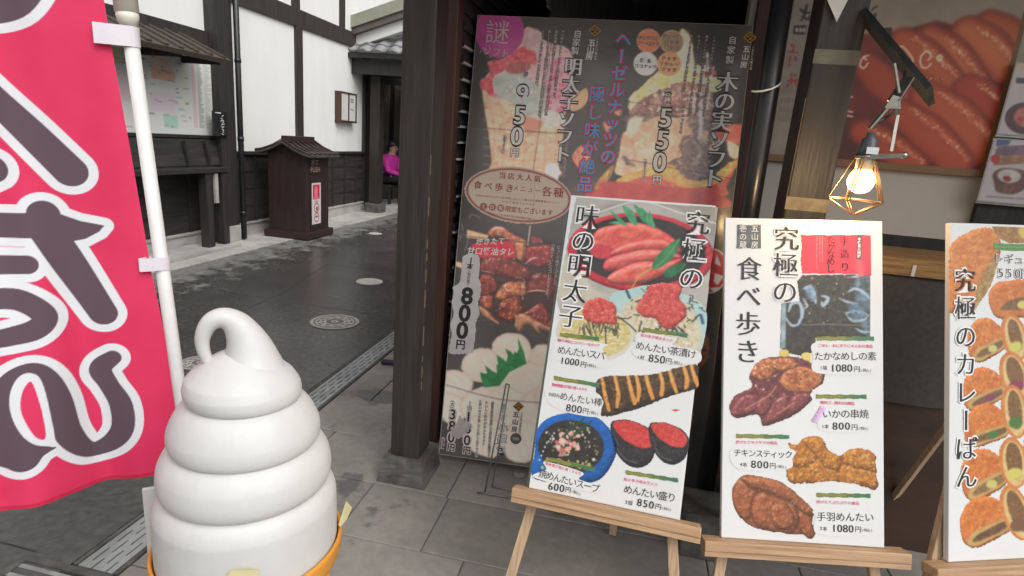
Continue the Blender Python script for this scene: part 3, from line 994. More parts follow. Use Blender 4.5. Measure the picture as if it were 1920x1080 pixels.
# ------------------------------------------------------------------ entrance porch at the far left
pr = empty('entrance_porch', (-4.2, 10.6, 0)); tag(pr, 'entrance porch with grey tiled roof, copper edged gable and timber column', 'porch')
def P2(mb, name, m, parent=None): return mb.build(name, m, parent or pr)
b = MB()   # tiled slope: eave along x at y = 9.9
sl = [(-.95, -.75, 2.80), (2.6, -.75, 2.80), (2.6, .75, 3.78), (-.95, .75, 3.78)]
b.prism([(0, 0), (3.55, 0), (3.55, 1.79), (0, 1.79)], .05, Matrix(((1, 0, 0, -.95), (0, .838, -.547, -.75), (0, .547, .838, 2.76), (0, 0, 0, 1))))
ro = P2(b, 'roof', mat('roof_bed', (.08, .08, .082), (.12, .12, .12), rough=.6, scale=5))
b = MB()
for r in range(8):
    for c in range(13):
        M = Matrix(((1, 0, 0, -.95 + c * .273), (0, .838, -.547, -.75 + .838 * r * .215 - .547 * .05), (0, .547, .838, 2.76 + .547 * r * .215 + .838 * .055), (0, 0, 0, 1)))
        n = 7
        va, vb = [], []
        for k in range(n):
            t = k / (n - 1)
            x = t * .262
            hgt = .022 * math.sin(t * 2 * math.pi - .6) + .03
            va.append(b.bm.verts.new(M @ Vector((x, -.03, hgt + .016)))); vb.append(b.bm.verts.new(M @ Vector((x, .215, hgt - .004))))
        vd = [b.bm.verts.new(M @ Vector((t * .262 / (n - 1), -.03, -.0))) for t in range(n)]
        for k in range(n - 1):
            f = b.bm.faces.new((va[k], va[k + 1], vb[k + 1], vb[k])); f.smooth = True
            b.bm.faces.new((vd[k], vd[k + 1], va[k + 1], va[k]))
P2(b, 'roof_tile', TILE, ro)
b = MB(); b.box(-1.05, 2.7, -.84, -.76, 2.70, 2.775); P2(b, 'eave_gutter', BLACKMETAL)
b = MB(); b.box(-.83, 2.5, -.70, -.62, 2.45, 2.70); b.box(-.83, 2.5, -.55, 3.0, 2.62, 2.68); P2(b, 'eave_beam', BLACKWOOD)
b = MB(); b.beam((-1.13, -.58, 3.03), (2.4, -.58, 4.21), .26, .10); P2(b, 'fascia_board', mat('fascia_wood', (.10, .085, .075), (.14, .12, .105), rough=.7, scale=5))
b = MB(); b.beam((-1.15, -.60, 3.175), (2.4, -.60, 4.36), .30, .185); P2(b, 'copper_edge', COPPER)
b = MB(); b.beam((-1.02, -.50, 2.93), (2.4, -.50, 4.07), .20, .18); P2(b, 'soffit', PLASTER)
col = MB(); col.box(-.63, -.44, -.36, -.17, .17, 2.46); P2(col, 'column', DARKWOOD)
b = MB(); b.box(-.69, -.38, -.42, -.11, 0, .17, .02); P2(b, 'column_base', STONE)
b = MB(); b.box(-4.5, 2.4, 1.95, 2.05, 0, 3.6); P2(b, 'back_wall', BLACKWOOD)
b = MB(); b.box(-1.98, -1.66, 1.90, 1.945, 0.02, 2.5); b.box(-1.52, -1.25, 1.90, 1.945, 0.02, 2.5); b.box(-1.12, 0.6, 1.90, 1.945, 0.02, 2.5); P2(b, 'door', mat('porch_door', (.075, .066, .056), (.11, .098, .084), rough=.5, scale=4))
b = MB(); b.box(-.9, 2.4, 1.88, 1.94, 2.5, 2.62); b.box(-1.64, -1.54, 1.88, 1.945, .02, 2.62); P2(b, 'door_frame', BLACKWOOD)
b = MB(); b.box(-.83, 0.3, -.14, 2.0, 0.004, .10); P2(b, 'step', PLINTH)

# far end of the street
fb = empty('timber_facade', (0, 14.6, 0)); tag(fb, 'dark timber house front closing the far end of the street', 'building')
b = MB(); b.box(-6, 6, 0, 2, 0, 5.5); b.build('wall', BLACKWOOD, fb)
b = MB()
for k in range(14): b.box(-6 + k * .9, -5.9 + k * .9, -.05, -.001, 0, 5.2)
b.build('post', DARKWOOD, fb)
for x in (-4.4, -2.6): 
    b = MB(); b.box(x, x + .7, -.03, -.002, .9, 2.2); b.build('window', mat('shop_pane', (.10, .10, .10), (.2, .2, .19), rough=.2, scale=3), fb)
# ------------------------------------------------------------------ shop on the right: posts, screen, wall, roof
def post(name, x0, x1, y0, y1, ztop, label, m=DARKWOOD, base=True, bx=(.03, .05)):
    cx, cy = (x0 + x1) / 2, (y0 + y1) / 2
    o = empty(name, (cx, cy, 0)); tag(o, label, 'post')
    b = MB(); b.box(x0 - cx, x1 - cx, y0 - cy, y1 - cy, .115 if base else 0, ztop, .006)
    s = b.build('shaft', m, o)
    if base:
        b = MB()
        w, d = (x1 - x0) / 2, (y1 - y0) / 2
        pf = [(w + .045, d + .045, 0), (w + .040, d + .042, .02), (w + .028, d + .028, .10), (w + .018, d + .018, .117)]
        rings = [[b.bm.verts.new((sx * a, sy * c, z)) for sx, sy in ((-1, -1), (1, -1), (1, 1), (-1, 1))] for a, c, z in pf]
        for i in range(3):
            for k in range(4): b.bm.faces.new((rings[i][k], rings[i][(k + 1) % 4], rings[i + 1][(k + 1) % 4], rings[i + 1][k]))
        b.bm.faces.new(rings[-1]); b.bm.faces.new(list(reversed(rings[0])))
        bmesh.ops.subdivide_edges(b.bm, edges=b.bm.edges[:], cuts=5, use_grid_fill=True)
        R = random.Random(2)
        for v in b.bm.verts:
            if v.co.z > .004: v.co += Vector((R.uniform(-.003, .003), R.uniform(-.003, .003), R.uniform(-.002, .002)))
        b.build('stone_base', STONE, o)
    return o, s
mp, shaft = post('timber_post', -.898, -.765, 2.162, 2.30, 2.78, 'thick dark timber post on rough stone base left of the big poster')
b = MB()   # worn front corner, a nail hole and a knot
R = random.Random(4)
z = .45
while z < 1.45:
    h = R.uniform(.02, .09)
    b.box(.0635, .0672, -.0696, -.066, z, z + h); z += h + R.uniform(.01, .10)
b.build_each('worn_edge', mat('bare_wood', (.22, .165, .11), (.14, .10, .07), rough=.8, scale=30), shaft)
b = MB()
for x, zz in ((.02, 1.228), (.048, 1.50), (-.03, .62)): b.ico((x, -.0690, zz), .0045, 1, (1, .2, 1))
b.build('nail_hole', BLACKMETAL, shaft)

pp, shaft = post('timber_post', .540, .679, 2.20, 2.355, 2.78, 'dark timber pillar behind the middle white menu board with tape bands', PILLARWOOD)
TAPE = mat('tape_residue', (.16, .165, .13), (.10, .10, .08), rough=.5, scale=14)
b = MB(); b.box(-.0705, .0705, -.0785, -.0775, 1.83, 1.875); b.build('tape_band', TAPE, shaft)
b = MB(); b.box(-.0705, .0705, -.0785, -.0775, 1.345, 1.39); b.build('tape_band', mat('worn_tape', (.30, .24, .14), (.16, .12, .07), rough=.6, scale=20), shaft)
b = MB(); b.box(-.0712, -.0695, -.0782, -.0765, 1.36, 1.72); b.build('worn_edge', MATS['bare_wood'], shaft)

rp_, shaft = post('timber_post', -.846, -.796, 2.52, 2.59, 2.78, 'slim red brown post close behind the thick dark timber post', REDWOOD, base=False)

# slatted side screen running back from the red-brown post
sc = empty('slatted_screen', (-.80, 2.60, 0)); tag(sc, 'dark slatted side screen with thin pale battens behind the big poster', 'screen')
b = MB(); b.box(-.02, .0, 0, 2.1, 0, 2.76); b.build('panel', BLACKWOOD, sc)
PALEBATTEN = mat('pale_batten', (.55, .54, .52), (.45, .44, .42), rough=.6, scale=10)  # pale strips stand in for daylight seen through the gaps
b = MB()
for z in (.55, .72, .89, 1.06, 1.23, 1.40, 1.475, 1.545, 1.612, 1.68, 1.748, 1.818, 1.885):
    b.box(.001, .016, 0.0, 2.08, z, z + .010)
b.build_each('batten', PALEBATTEN, sc)
b = MB()
for z in np.arange(.1, 2.7, .068): b.box(.001, .011, 0.0, 2.08, z + .02, z + .055)
b.build('slat', BLACKWOOD, sc)
b = MB(); b.beam((0.03, 0.05, 2.42), (0.03, 2.0, 2.42), .05, .07); b.build('rail', REDWOOD, sc)

# the shop itself
sh = empty('food_shop', (1.6, 3.0, 0)); tag(sh, 'food shop with grey white front wall, deep eaves and dark open interior', 'shop')
def P3(mb, name, m, parent=None): return mb.build(name, m, parent or sh)
b = MB(); b.box(-1.17, 3.4, 0, .10, 1.217, 2.78); P3(b, 'front_wall', mat('shop_wall', (.62, .565, .50), (.56, .51, .45), rough=.8, scale=2))
b = MB(); b.box(-1.17, 3.4, -.03, .13, 1.165, 1.214); P3(b, 'wall_sill', BLACKWOOD)
b = MB(); b.box(-2.44, 3.4, 2.1, 2.2, 0, 2.78); P3(b, 'inner_wall', BLACKWOOD)
b = MB(); b.box(3.3, 3.4, .11, 2.09, 0, 2.78); P3(b, 'side_wall', BLACKWOOD)
b = MB(); b.box(-2.8, 4.4, -1.85, 3.0, 2.80, 2.92); P3(b, 'eave_roof', BLACKWOOD)  # out of view; overhang lengthened to shade the boards and paving
b = MB()
for k in range(11): b.box(-2.7 + k * .68, -2.62 + k * .68, -1.8, -.06, 2.70, 2.797)
b.build_each('rafter', DARKWOOD, sh)
b = MB(); b.box(-2.7, 4.3, -.80, -.66, 2.785, 2.799); P3(b, 'eave_beam', DARKWOOD)
b = MB(); b.box(-1.15, -1.08, -.10, -.035, 0, 2.78); P3(b, 'corner_batten', REDWOOD)
b = MB(); b.box(-2.35, -1.3, .25, .30, 2.35, 2.50); b.box(-2.35, -1.3, .9, .95, 2.05, 2.2); b.build_each('inner_beam', REDWOOD, sh)

# black downpipe and its tie
dp = empty('black_downpipe', (.44, 2.30, 0)); tag(dp, 'thick black downpipe standing right of the big poster', 'downpipe')
b = MB(); b.tube([(-.025 + .0, 0, 2.78), (0.004, 0, 1.29), (.025, 0, 0.0)], .0365, 20); b.build('pipe', mat('pipe_paint', (.012, .012, .014), (.02, .02, .022), rough=.28, scale=10), dp)
b = MB(); b.tube([(-.001, 0, 1.25), (.002, 0, 1.19)], .041, 20); b.build('coupling', MATS['pipe_paint'], dp)
ct = MB()
ct.tube([(.372, 2.262, 1.738), (.385, 2.256, 1.737), (.405, 2.25, 1.739), (.435, 2.252, 1.748), (.458, 2.262, 1.762), (.470, 2.285, 1.778)], .0035, 8)
tag(ct.build('cable_tie', WHITEPLASTIC), 'thin white cable tie looped round the black downpipe', 'cable tie')

# paper pennant at the top of the pillar
pn = MB()
v = [pn.bm.verts.new(p) for p in ((.535, 2.19, 2.05), (.603, 2.188, 2.05), (.607, 2.185, 2.03), (.592, 2.182, 1.985), (.583, 2.18, 1.955), (.572, 2.183, 1.975), (.545, 2.188, 2.02))]
f = pn.bm.faces.new(v); r = bmesh.ops.extrude_face_region(pn.bm, geom=[f])
bmesh.ops.translate(pn.bm, verts=[q for q in r['geom'] if isinstance(q, bmesh.types.BMVert)], vec=(0, .002, 0))
tag(pn.build('paper_pennant', WHITEPLASTIC), 'pointed white paper tip hanging at the top of the taped pillar', 'pennant')

# sloping plank on the pillar
pk = empty('sloping_plank', (.69, 2.2, 1.94)); tag(pk, 'dark plank sloping down from the taped pillar above the caged bulb', 'plank')
b = MB(); b.beam((-.015, .015, .04), (.108, -.28, -.225), .075, .018, up=(.62, -.1, .45), bev=.002); b.build('board', mat('plank_paint', (.020, .022, .022), (.04, .043, .042), rough=.5, scale=8, stretch=(8, 1, 1), bump=.2), pk)
b = MB(); b.tube([(.110, -.262, -.168), (.093, -.262, -.185)], .0016, 6); b.tube([(.118, -.285, -.178), (.125, -.288, -.18)], .002, 6); b.build('nail', STEEL, pk)

# ---------------- clamp lamp
LX, LY, LZ = .620, 1.785, 1.469
lp = empty('clamp_lamp', (LX, LY, LZ)); tag(lp, 'lit clamp work lamp with bare bulb in a wire cage', 'lamp')
b = MB(); b.lathe([(.001, -.034), (.014, -.0315), (.025, -.024), (.0325, -.010), (.034, 0.002), (.031, .016), (.025, .026), (.021, .032)], n=32)
b.build('bulb', mat('lit_bulb', (1, .8, .5), rough=.3, emit=((1.0, .60, .24), 5.5)), lp)
b = MB(); b.lathe([(.021, .030), (.022, .058), (.020, .062)], n=20); b.build('bulb_collar', mat('bulb_ceramic', (.75, .62, .42), rough=.4), lp)
b = MB(); b.lathe([(.024, .063), (.024, .088), (.021, .094), (.0195, .112), (.0125, .118), (.010, .130)], n=24); sk = b.build('socket', mat('grey_socket', (.055, .06, .07), (.09, .10, .11), rough=.4), lp)
b = MB(); b.box(-.012, .018, -.0262, -.0245, .074, .092); b.build('rating_label', INKWHITE, sk)
b = MB(); b.lathe([(.028, .060), (.028, .071)], n=24); b.beam((.0, -.02, .066), (.075, -.035, .076), .016, .012); b.ico((.077, -.036, .076), .010, 2); b.build('cage_ring', STEEL, lp)
WIRE = mat('cage_wire', (.62, .40, .20), (.5, .3, .15), rough=.3, metal=.8, scale=40)
b = MB()
n = 5
ringp = []
for k in range(n):
    t = 2 * math.pi * k / n + .35
    p0 = (.027 * math.cos(t), .027 * math.sin(t), .062); p1 = (.073 * math.cos(t), .073 * math.sin(t), -.052); p2 = (.004 * math.cos(t), .004 * math.sin(t), -.092)
    ringp.append(p1)
    for d in (-.0035, .0035):
        q = lambda p: (p[0] - d * math.sin(t), p[1] + d * math.cos(t), p[2])
        b.tube([q(p0), q(p1)], .0017, 6); b.tube([q(p1), q(p2)], .0017, 6)
for k in range(n): b.tube([ringp[k], ringp[(k + 1) % n]], .0018, 6)
b.build('wire_cage', WIRE, lp)
b = MB()
b.beam((-.008, -.0, .14), (.035, .0, .215), .018, .006); b.beam((.035, .0, .215), (.070, .03, .28), .03, .006)
b.beam((.038, .004, .22), (.052, -.004, .18), .014, .006); b.beam((.052, -.004, .18), (.050, -.02, .085), .008, .005)
b.beam((.052, .01, .225), (.020, .01, .31), .012, .005)
b.prism([(-.02, 0), (.02, 0), (.012, .03), (-.006, .034)], .006, Matrix.Translation((.034, -.004, .195)) @ Matrix.Rotation(math.radians(90), 4, 'X'))
b.build('spring_clamp', STEEL, lp)
b = MB(); b.tube([(0, 0, .142), (.004, .002, .155), (.03, .01, .172), (.055, .03, .19), (.07, .06, .30)], .0035, 8); b.build('cord', BLACKMETAL, lp)
pl = bpy.data.lights.new('bulb_light', 'POINT'); pl.energy = 4.2; pl.color = (1.0, .66, .32); pl.shadow_soft_size = .042
plo = bpy.data.objects.new('bulb_light', pl); link(plo, lp); plo.location = (-.03, .062, -.02)

# ---------------- counter with straw mat top, cloth front
cn = empty('shop_counter', (1.75, 2.5, 0)); tag(cn, 'shop counter with straw mat top and dark cloth front between the boards', 'counter')
STRAW = mat('straw_mat', (.40, .235, .09), (.19, .105, .038), rough=.8, scale=9, stretch=(1.0, 14, 14), bump=.6, bscale=16)
b = MB(); b.box(-.95, 1.4, -.17, .17, 1.165, 1.20, .004); b.build('straw_top', STRAW, cn)
b = MB(); b.box(-.95, 1.4, -.178, -.171, 1.135, 1.199, .003); b.build('straw_edge', STRAW, cn)
b = MB()
for x in (-.71, -.585, -.2): b.box(x, x + .012, -.1815, -.1785, 1.137, 1.178)
b.build('paper_tie', WHITEPLASTIC, cn)
b = MB()   # hanging cloth with soft folds
nx, nz = 90, 8
g = [[b.bm.verts.new((-.95 + 2.35 * i / nx, -.165 - .006 * math.sin(i * .55) * (1 - j / nz) - .004 * math.sin(i * .21 + 1), .635 + .50 * j / nz)) for i in range(nx + 1)] for j in range(nz + 1)]
for j in range(nz):
    for i in range(nx):
        f = b.bm.faces.new((g[j][i], g[j][i + 1], g[j + 1][i + 1], g[j + 1][i])); f.smooth = True
b.build('cloth_front', mat('dark_cloth', (.062, .055, .049), (.048, .042, .038), rough=.9, scale=50), cn)
b = MB(); b.box(-.93, 1.4, -.15, .15, 0.0, 1.164); b.build('body', mat('counter_wood', (.030, .014, .008), (.050, .025, .014), rough=.5, scale=3, stretch=(1, 4, 4), bump=.15), cn)

# grey block between the boards
bk = MB(); bk.box(-.075, .075, -.095, .095, 0, .19, .008); o = bk.build('concrete_block', STONE); o.location = (.43, 2.12, 0); tag(o, 'rough grey concrete block on the paving between two menu boards', 'block')

# ---------------- far people, bench, banner
def blob_chain(name, joints, edges, root, m, parent=None, sub=2):
    me = bpy.data.meshes.new(name)
    ks = list(joints)
    me.from_pydata([joints[k][0] for k in ks], [(ks.index(a), ks.index(c)) for a, c in edges], [])
    o = link(bpy.data.objects.new(name, me))
    md = o.modifiers.new('skin', 'SKIN'); md.use_smooth_shade = True
    for i, k in enumerate(ks):
        sv = me.skin_vertices[0].data[i]
        r = joints[k][1]
        sv.radius = r if isinstance(r, tuple) else (r, r)
        sv.use_root = (k == root)
    s = o.modifiers.new('sub', 'SUBSURF'); s.levels = sub; s.render_levels = sub
    bpy.context.view_layer.update()
    dg = bpy.context.evaluated_depsgraph_get()
    m2 = bpy.data.meshes.new_from_object(o.evaluated_get(dg)); m2.name = name
    bpy.data.objects.remove(o)
    m2.materials.clear(); m2.materials.append(m)
    for p in m2.polygons: p.use_smooth = True
    return link(bpy.data.objects.new(name, m2), parent)

SKIN = mat('skin', (.50, .30, .21), (.45, .26, .18), rough=.5, scale=20)
HAIR = mat('black_hair', (.010, .009, .009), (.02, .018, .017), rough=.4, scale=60)
def seated_person(loc, rz, jacket, trousers, label, group=None):
    """sits on a 0.44 m bench, faces local +x, forearms resting forward over the lap"""
    o = empty('person', loc, rz); tag(o, label, 'person')
    J = dict(pel=((0, 0, .50), .135), bel=((.02, 0, .64), .13), che=((.06, 0, .84), (.15, .125)), nek=((.09, 0, .985), .055), hea=((.125, 0, 1.09), .085), top=((.115, 0, 1.20), .070))
    E = [('pel', 'bel'), ('bel', 'che'), ('che', 'nek'), ('nek', 'hea'), ('hea', 'top')]
    for s, n in ((1, 'l'), (-1, 'r')):
        J.update({'sh' + n: ((.06, s * .17, .90), .062), 'el' + n: ((.14, s * .22, .66), .045), 'wr' + n: ((.36, s * .12, .60), .032), 'ha' + n: ((.44, s * .09, .59), .030),
                  'hi' + n: ((.02, s * .09, .50), .095), 'kn' + n: ((.44, s * .11, .50), .062), 'an' + n: ((.46, s * .11, .10), .040), 'to' + n: ((.60, s * .12, .04), .036)})
        E += [('che', 'sh' + n), ('sh' + n, 'el' + n), ('el' + n, 'wr' + n), ('wr' + n, 'ha' + n), ('pel', 'hi' + n), ('hi' + n, 'kn' + n), ('kn' + n, 'an' + n), ('an' + n, 'to' + n)]
    blob_chain('body', J, E, 'pel', SKIN, o)
    g = 1.16
    JJ = {k: (J[k][0], tuple(r * g for r in J[k][1]) if isinstance(J[k][1], tuple) else J[k][1] * g) for k in ('pel', 'bel', 'che', 'shl', 'ell', 'wrl', 'shr', 'elr', 'wrr')}
    JJ['col'] = ((.085, 0, .97), .085)
    for n in 'lr': JJ['el' + n] = (JJ['el' + n][0], .066); JJ['wr' + n] = (JJ['wr' + n][0], .048); JJ['sh' + n] = (JJ['sh' + n][0], .082)
    blob_chain('jacket', JJ, [e for e in E if e[0] in JJ and e[1] in JJ] + [('che', 'col')], 'pel', jacket, o)
    K = {k: (J[k][0], J[k][1]) for k in ('hil', 'knl', 'anl', 'hir', 'knr', 'anr')}
    K['pel'] = ((0, 0, .485), .15)
    for n in 'lr': K['hi' + n] = (K['hi' + n][0], .112); K['kn' + n] = (K['kn' + n][0], .082); K['an' + n] = (K['an' + n][0], .062)
    blob_chain('trousers', K, [e for e in E if e[0] in K and e[1] in K], 'pel', trousers, o)
    b = MB(); b.ico((.085, 0, 1.165), .105, 3, (1.0, .92, 1.0)); b.ico((.035, 0, 1.10), .085, 3, (.8, .95, 1.25)); b.build('hair', HAIR, o)
    for s in (1, -1):
        b = MB(); b.ico((.56, s * .115, .045), .06, 2, (1.9, .85, .75)); b.build('shoe', BLACKMETAL, o)
        b = MB()
        for k in range(4): b.tube([(.43, s * (.075 + .014 * k), .600), (.475, s * (.070 + .013 * k), .592), (.500 - .004 * abs(k - 1.5), s * (.066 + .013 * k), .570)], [.0085, .0075, .006], 6)
        b.tube([(.42, s * .066, .605), (.455, s * .048, .600), (.475, s * .045, .588)], [.010, .0085, .007], 6)
        b.build('fingers', SKIN, o)
    b = MB()
    b.ico((.212, 0, 1.085), .016, 2, (1.1, .8, 1.5))
    b.build('nose', SKIN, o)
    b = MB()
    for s in (1, -1): b.ico((.198, s * .034, 1.115), .010, 2, (.6, 1.2, .7))
    b.build('eye', BLACKMETAL, o)
    b = MB(); b.ico((.200, 0, 1.035), .014, 2, (.5, 1.5, .4)); b.build('mouth', mat('lips', (.35, .12, .10), rough=.5), o)
    b = MB()
    for s in (1, -1): b.ico((.115, s * .088, 1.095), .022, 2, (.7, .4, 1.2))
    b.build('ear', SKIN, o)
    return o
PINKCLOTH = mat('pink_jacket', (.62, .035, .36), (.52, .025, .29), rough=.7, scale=12, bump=.2)
NAVYCLOTH = mat('dark_trousers', (.014, .014, .018), (.022, .022, .027), rough=.85, scale=14)
DARKCLOTH = mat('dark_jacket', (.018, .018, .020), (.03, .03, .032), rough=.85, scale=14)
seated_person((-4.88, 11.2, .10), math.radians(-10), PINKCLOTH, NAVYCLOTH, 'seated person in bright pink jacket and dark trousers by the porch column')
seated_person((-4.14, 12.4, 0.02), math.radians(-35), DARKCLOTH, NAVYCLOTH, 'seated person in dark jacket seen between thick post and slim post')
bs = empty('porch_bench', (-4.94, 11.2, 0.10)); tag(bs, 'low dark bench under the person in the pink jacket', 'bench')
b = MB(); b.box(-.22, .26, -.30, .30, .33, .375, .005); b.build('seat', BLACKWOOD, bs)
for x in (-.18, .22):
    for y in (-.25, .25):
        b = MB(); b.box(x - .025, x + .025, y - .025, y + .025, 0, .33); b.build('leg', BLACKWOOD, bs)
bs2 = copy_tree(bs); bs2.location = (-4.10, 12.42, 0.02); tag(bs2, 'low dark bench under the person in the dark jacket')

fn = empty('banner_flag', (-3.0, 9.0, 0)); tag(fn, 'narrow white banner with black letters seen between thick post and slim post', 'banner')
b = MB(); b.tube([(-.22, 0, .02), (-.22, 0, 3.65)], .014, 10); b.tube([(-.22, 0, 3.6), (.32, 0, 3.6)], .008, 8); b.build('pole', WHITEPLASTIC, fn)
b = MB(); b.lathe([(.2, 0), (.2, .08), (.05, .12)], (-.22, 0, 0), n=20); b.build('foot', BLACKMETAL, fn)
b = MB()
g = [[b.bm.verts.new((-.20 + .5 * i / 10, .02 * math.sin(i * .7 + j * .2), 1.55 + 2.03 * j / 20)) for i in range(11)] for j in range(21)]
for j in range(20):
    for i in range(10):
        f = b.bm.faces.new((g[j][i], g[j][i + 1], g[j + 1][i + 1], g[j + 1][i])); f.smooth = True
b.build('cloth', mat('white_cloth', (.70, .69, .70), (.62, .61, .62), rough=.8, scale=8), fn)
for k, ch in enumerate('めんたい'):
    o = wtext(.44, .05, 3.3 - k * .42, ch, INKBLUE if k == 3 else INK, fn, 'lettering', bold=.04); o.matrix_basis = Matrix.Translation((0, -.026, 0)) @ Matrix.Rotation(math.radians(90), 4, 'X')
b = MB(); b.lathe([(.13, 0), (.13, .002)], n=24); o = b.build('red_dot', INKRED, fn); o.matrix_basis = Matrix.Translation((.03, -.024, 1.83)) @ Matrix.Rotation(math.radians(90), 4, 'X')

# ---------------- small things on the paving
cs = MB(); cs.box(-.10, .10, -.022, .022, 0.001, .03, .009); o = cs.build('folded_umbrella_case', mat('navy_fabric', (.018, .018, .045), (.03, .03, .06), rough=.7, scale=20)); o.location = (-1.385, 3.39, 0); o.rotation_euler = (0, 0, math.radians(8)); tag(o, 'dark navy narrow case lying on the paving behind the thick post', 'case')
def stone(x, y, sx, sy, sz, label, m, seed):
    b = MB(); b.ico((0, 0, sz * .45), 1.0, 3, (sx, sy, sz * .55))
    R = random.Random(seed)
    ph = [R.uniform(0, 6) for _ in range(4)]
    for v in b.bm.verts:
        k = 1 + .10 * math.sin(v.co.x / sx * 2.3 + ph[0]) + .08 * math.sin(v.co.y / sy * 3 + ph[1])
        v.co.x *= k; v.co.y *= k; v.co.z = max(v.co.z * (1 + .08 * math.sin(v.co.x / sx * 4 + ph[2])), 0.0)
    o = b.build('stone', m); o.location = (x, y, 0); tag(o, label, 'stone')
PALESTONE = mat('pale_stone', (.34, .32, .28), (.22, .21, .19), rough=.9, scale=18, bump=.5)
stone(-.345, 2.36, .028, .018, .016, 'small flat grey stone on the paving before the big poster', PALESTONE, 1)
stone(-.125, 2.17, .085, .045, .045, 'larger pale stone behind the shelf of the left easel', PALESTONE, 2)
# ------------------------------------------------------------------ menu boards
def make_board(O, U, V, W, H, th, name, label, m=PAPERWHITE, edge=None, cat='menu board', group=None, bev=.002):
    bd = Board(O, U, V)
    b = MB(); b.box(0, W, 0, H, -th, 0, bev)
    o = b.build(name, m)
    o.matrix_world = bd.matrix()
    tag(o, label, cat, group)
    return bd, o

def strip(bd, o, p0, p1, thick, name='label_strip', c0=(128, 132, 52), c1=(62, 128, 84)):
    """printed green strip, olive on the left turning green on the right"""
    a, b_ = np.array(p0, float), np.array(p1, float)
    cv = Canvas.around(bd, [(p0[0], p0[1] - thick), (p1[0], p1[1] + thick), (p0[0], p0[1] + thick), (p1[0], p1[1] - thick)], .0014, 1)
    n = 6
    for k in range(n):
        q0 = a + (b_ - a) * k / n; q1 = a + (b_ - a) * (k + 1) / n
        t = max(0, (k - 2) / (n - 3))
        c = np.array(c0) * (1 - t) + np.array(c1) * t
        cv.fill([(q0[0] - .5, q0[1] - thick / 2), (q1[0] + .5, q1[1] - thick / 2), (q1[0] + .5, q1[1] + thick / 2), (q0[0] - .5, q0[1] + thick / 2)], c, np.array(c) * .85, soft=.5, smooth=False, ns=5)
    R = random.Random(int(p0[0]))
    L = np.hypot(*(b_ - a))
    for k in range(int(L * .55 / 5)):
        q = a + (b_ - a) * (k * 5 + 3) / L
        cv.ell((q[0], q[1]), 1.7, 1.4, 0, (176, 170, 96), soft=.8, a=.7)
    return cv.mesh(name, o, z=.0012)

def price(bd, o, pre, pre_px, num, n0, n1, yen, tax0, tax1, emn=20):
    if pre: text(bd, o, pre, pre_px[0], pre_px[1], 9, INKGREY, 'price_unit', z=.0022, serif=False, bold=.005)
    text(bd, o, num, n0, n1, emn, INK, 'price', z=.0022, bold=.004, stretch=1.0)
    text(bd, o, '円', yen, yen, 12.5, INK, 'price', z=.0022, serif=False)
    text(bd, o, '(税込)', tax0, tax1, 6.5, INKGREY, 'tax_note', z=.0022, serif=False)

# ---------- left white board: the ultimate roe
G_ = Z(980, 360, 1.742); B_ = Z(1040, 360, 3.374)
g1 = lambda x, y: G_([(x, y)])[0]
b1 = lambda x, y: B_([(x, y)])[0]
O1, TL1, BR1 = np.array([-.196, 1.583, .461]), np.array([-.18, 1.929, 1.346]), np.array([.258, 1.543, .474])
bd1, mb1 = make_board(O1, BR1 - O1, TL1 - O1, .456, .950, .018, 'menu_board', 'white menu board on the left easel, a red bowl of roe printed at its top', group='white menu boards on easels')
b = MB(); b.box(-.010, .44, .004, .90, -.024, -.0185); b.build('backing_panel', flat('backing_grey', (120, 126, 120), .6), mb1)

cv = Canvas.around(bd1, [(1079, 370), (1346, 389), (1300, 690), (1010, 650)], .0016, 1)
top = [(1080, 370), (1347, 389), (1313, 668), (1180, 640), (1058, 622), (1044, 560)]
cv.fill(top, (176, 172, 164), (196, 192, 184), smooth=False, soft=.6, ns=40)
cv.fill(B_([(330, 80), (540, 20), (830, 50), (1020, 100), (1000, 420), (960, 260), (820, 130), (540, 60), (290, 130)]), (150, 146, 138), (172, 166, 156), ns=25, keep=True, soft=6)
cv.stroke(B_([(290, 125), (540, 60), (820, 140), (1020, 200)]), 2.5, (226, 226, 222), keep=True)
cv.fill(B_([(50, 450), (140, 430), (230, 600), (330, 660), (40, 680)]), (214, 208, 190), (200, 190, 170), ns=20, keep=True, soft=4)
cv.ell(b1(545, 385), 138, 75, 4, (206, 58, 68), (190, 44, 56), keep=True, soft=1, edge=(170, 36, 48), edgew=3)
cv.ell(b1(545, 372), 122, 64, 4, (58, 54, 54), (44, 42, 43), keep=True, soft=1.2, ns=30)
roe, roe2, roe3 = (226, 82, 78), (208, 60, 66), (238, 122, 104)
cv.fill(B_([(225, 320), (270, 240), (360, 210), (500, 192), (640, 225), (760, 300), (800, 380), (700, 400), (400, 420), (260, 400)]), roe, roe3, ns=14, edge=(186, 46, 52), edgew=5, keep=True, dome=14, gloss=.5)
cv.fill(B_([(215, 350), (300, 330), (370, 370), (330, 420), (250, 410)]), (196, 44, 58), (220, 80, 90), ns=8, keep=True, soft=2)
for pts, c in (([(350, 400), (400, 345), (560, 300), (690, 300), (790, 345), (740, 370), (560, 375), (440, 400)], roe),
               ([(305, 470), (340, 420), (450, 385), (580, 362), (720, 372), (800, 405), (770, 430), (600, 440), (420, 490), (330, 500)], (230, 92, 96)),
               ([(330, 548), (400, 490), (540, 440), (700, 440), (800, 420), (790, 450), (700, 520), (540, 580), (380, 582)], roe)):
    cv.fill(B_(pts), c, roe3, ns=12, edge=(178, 40, 50), edgew=4.5, keep=True, dome=14, gloss=.5)
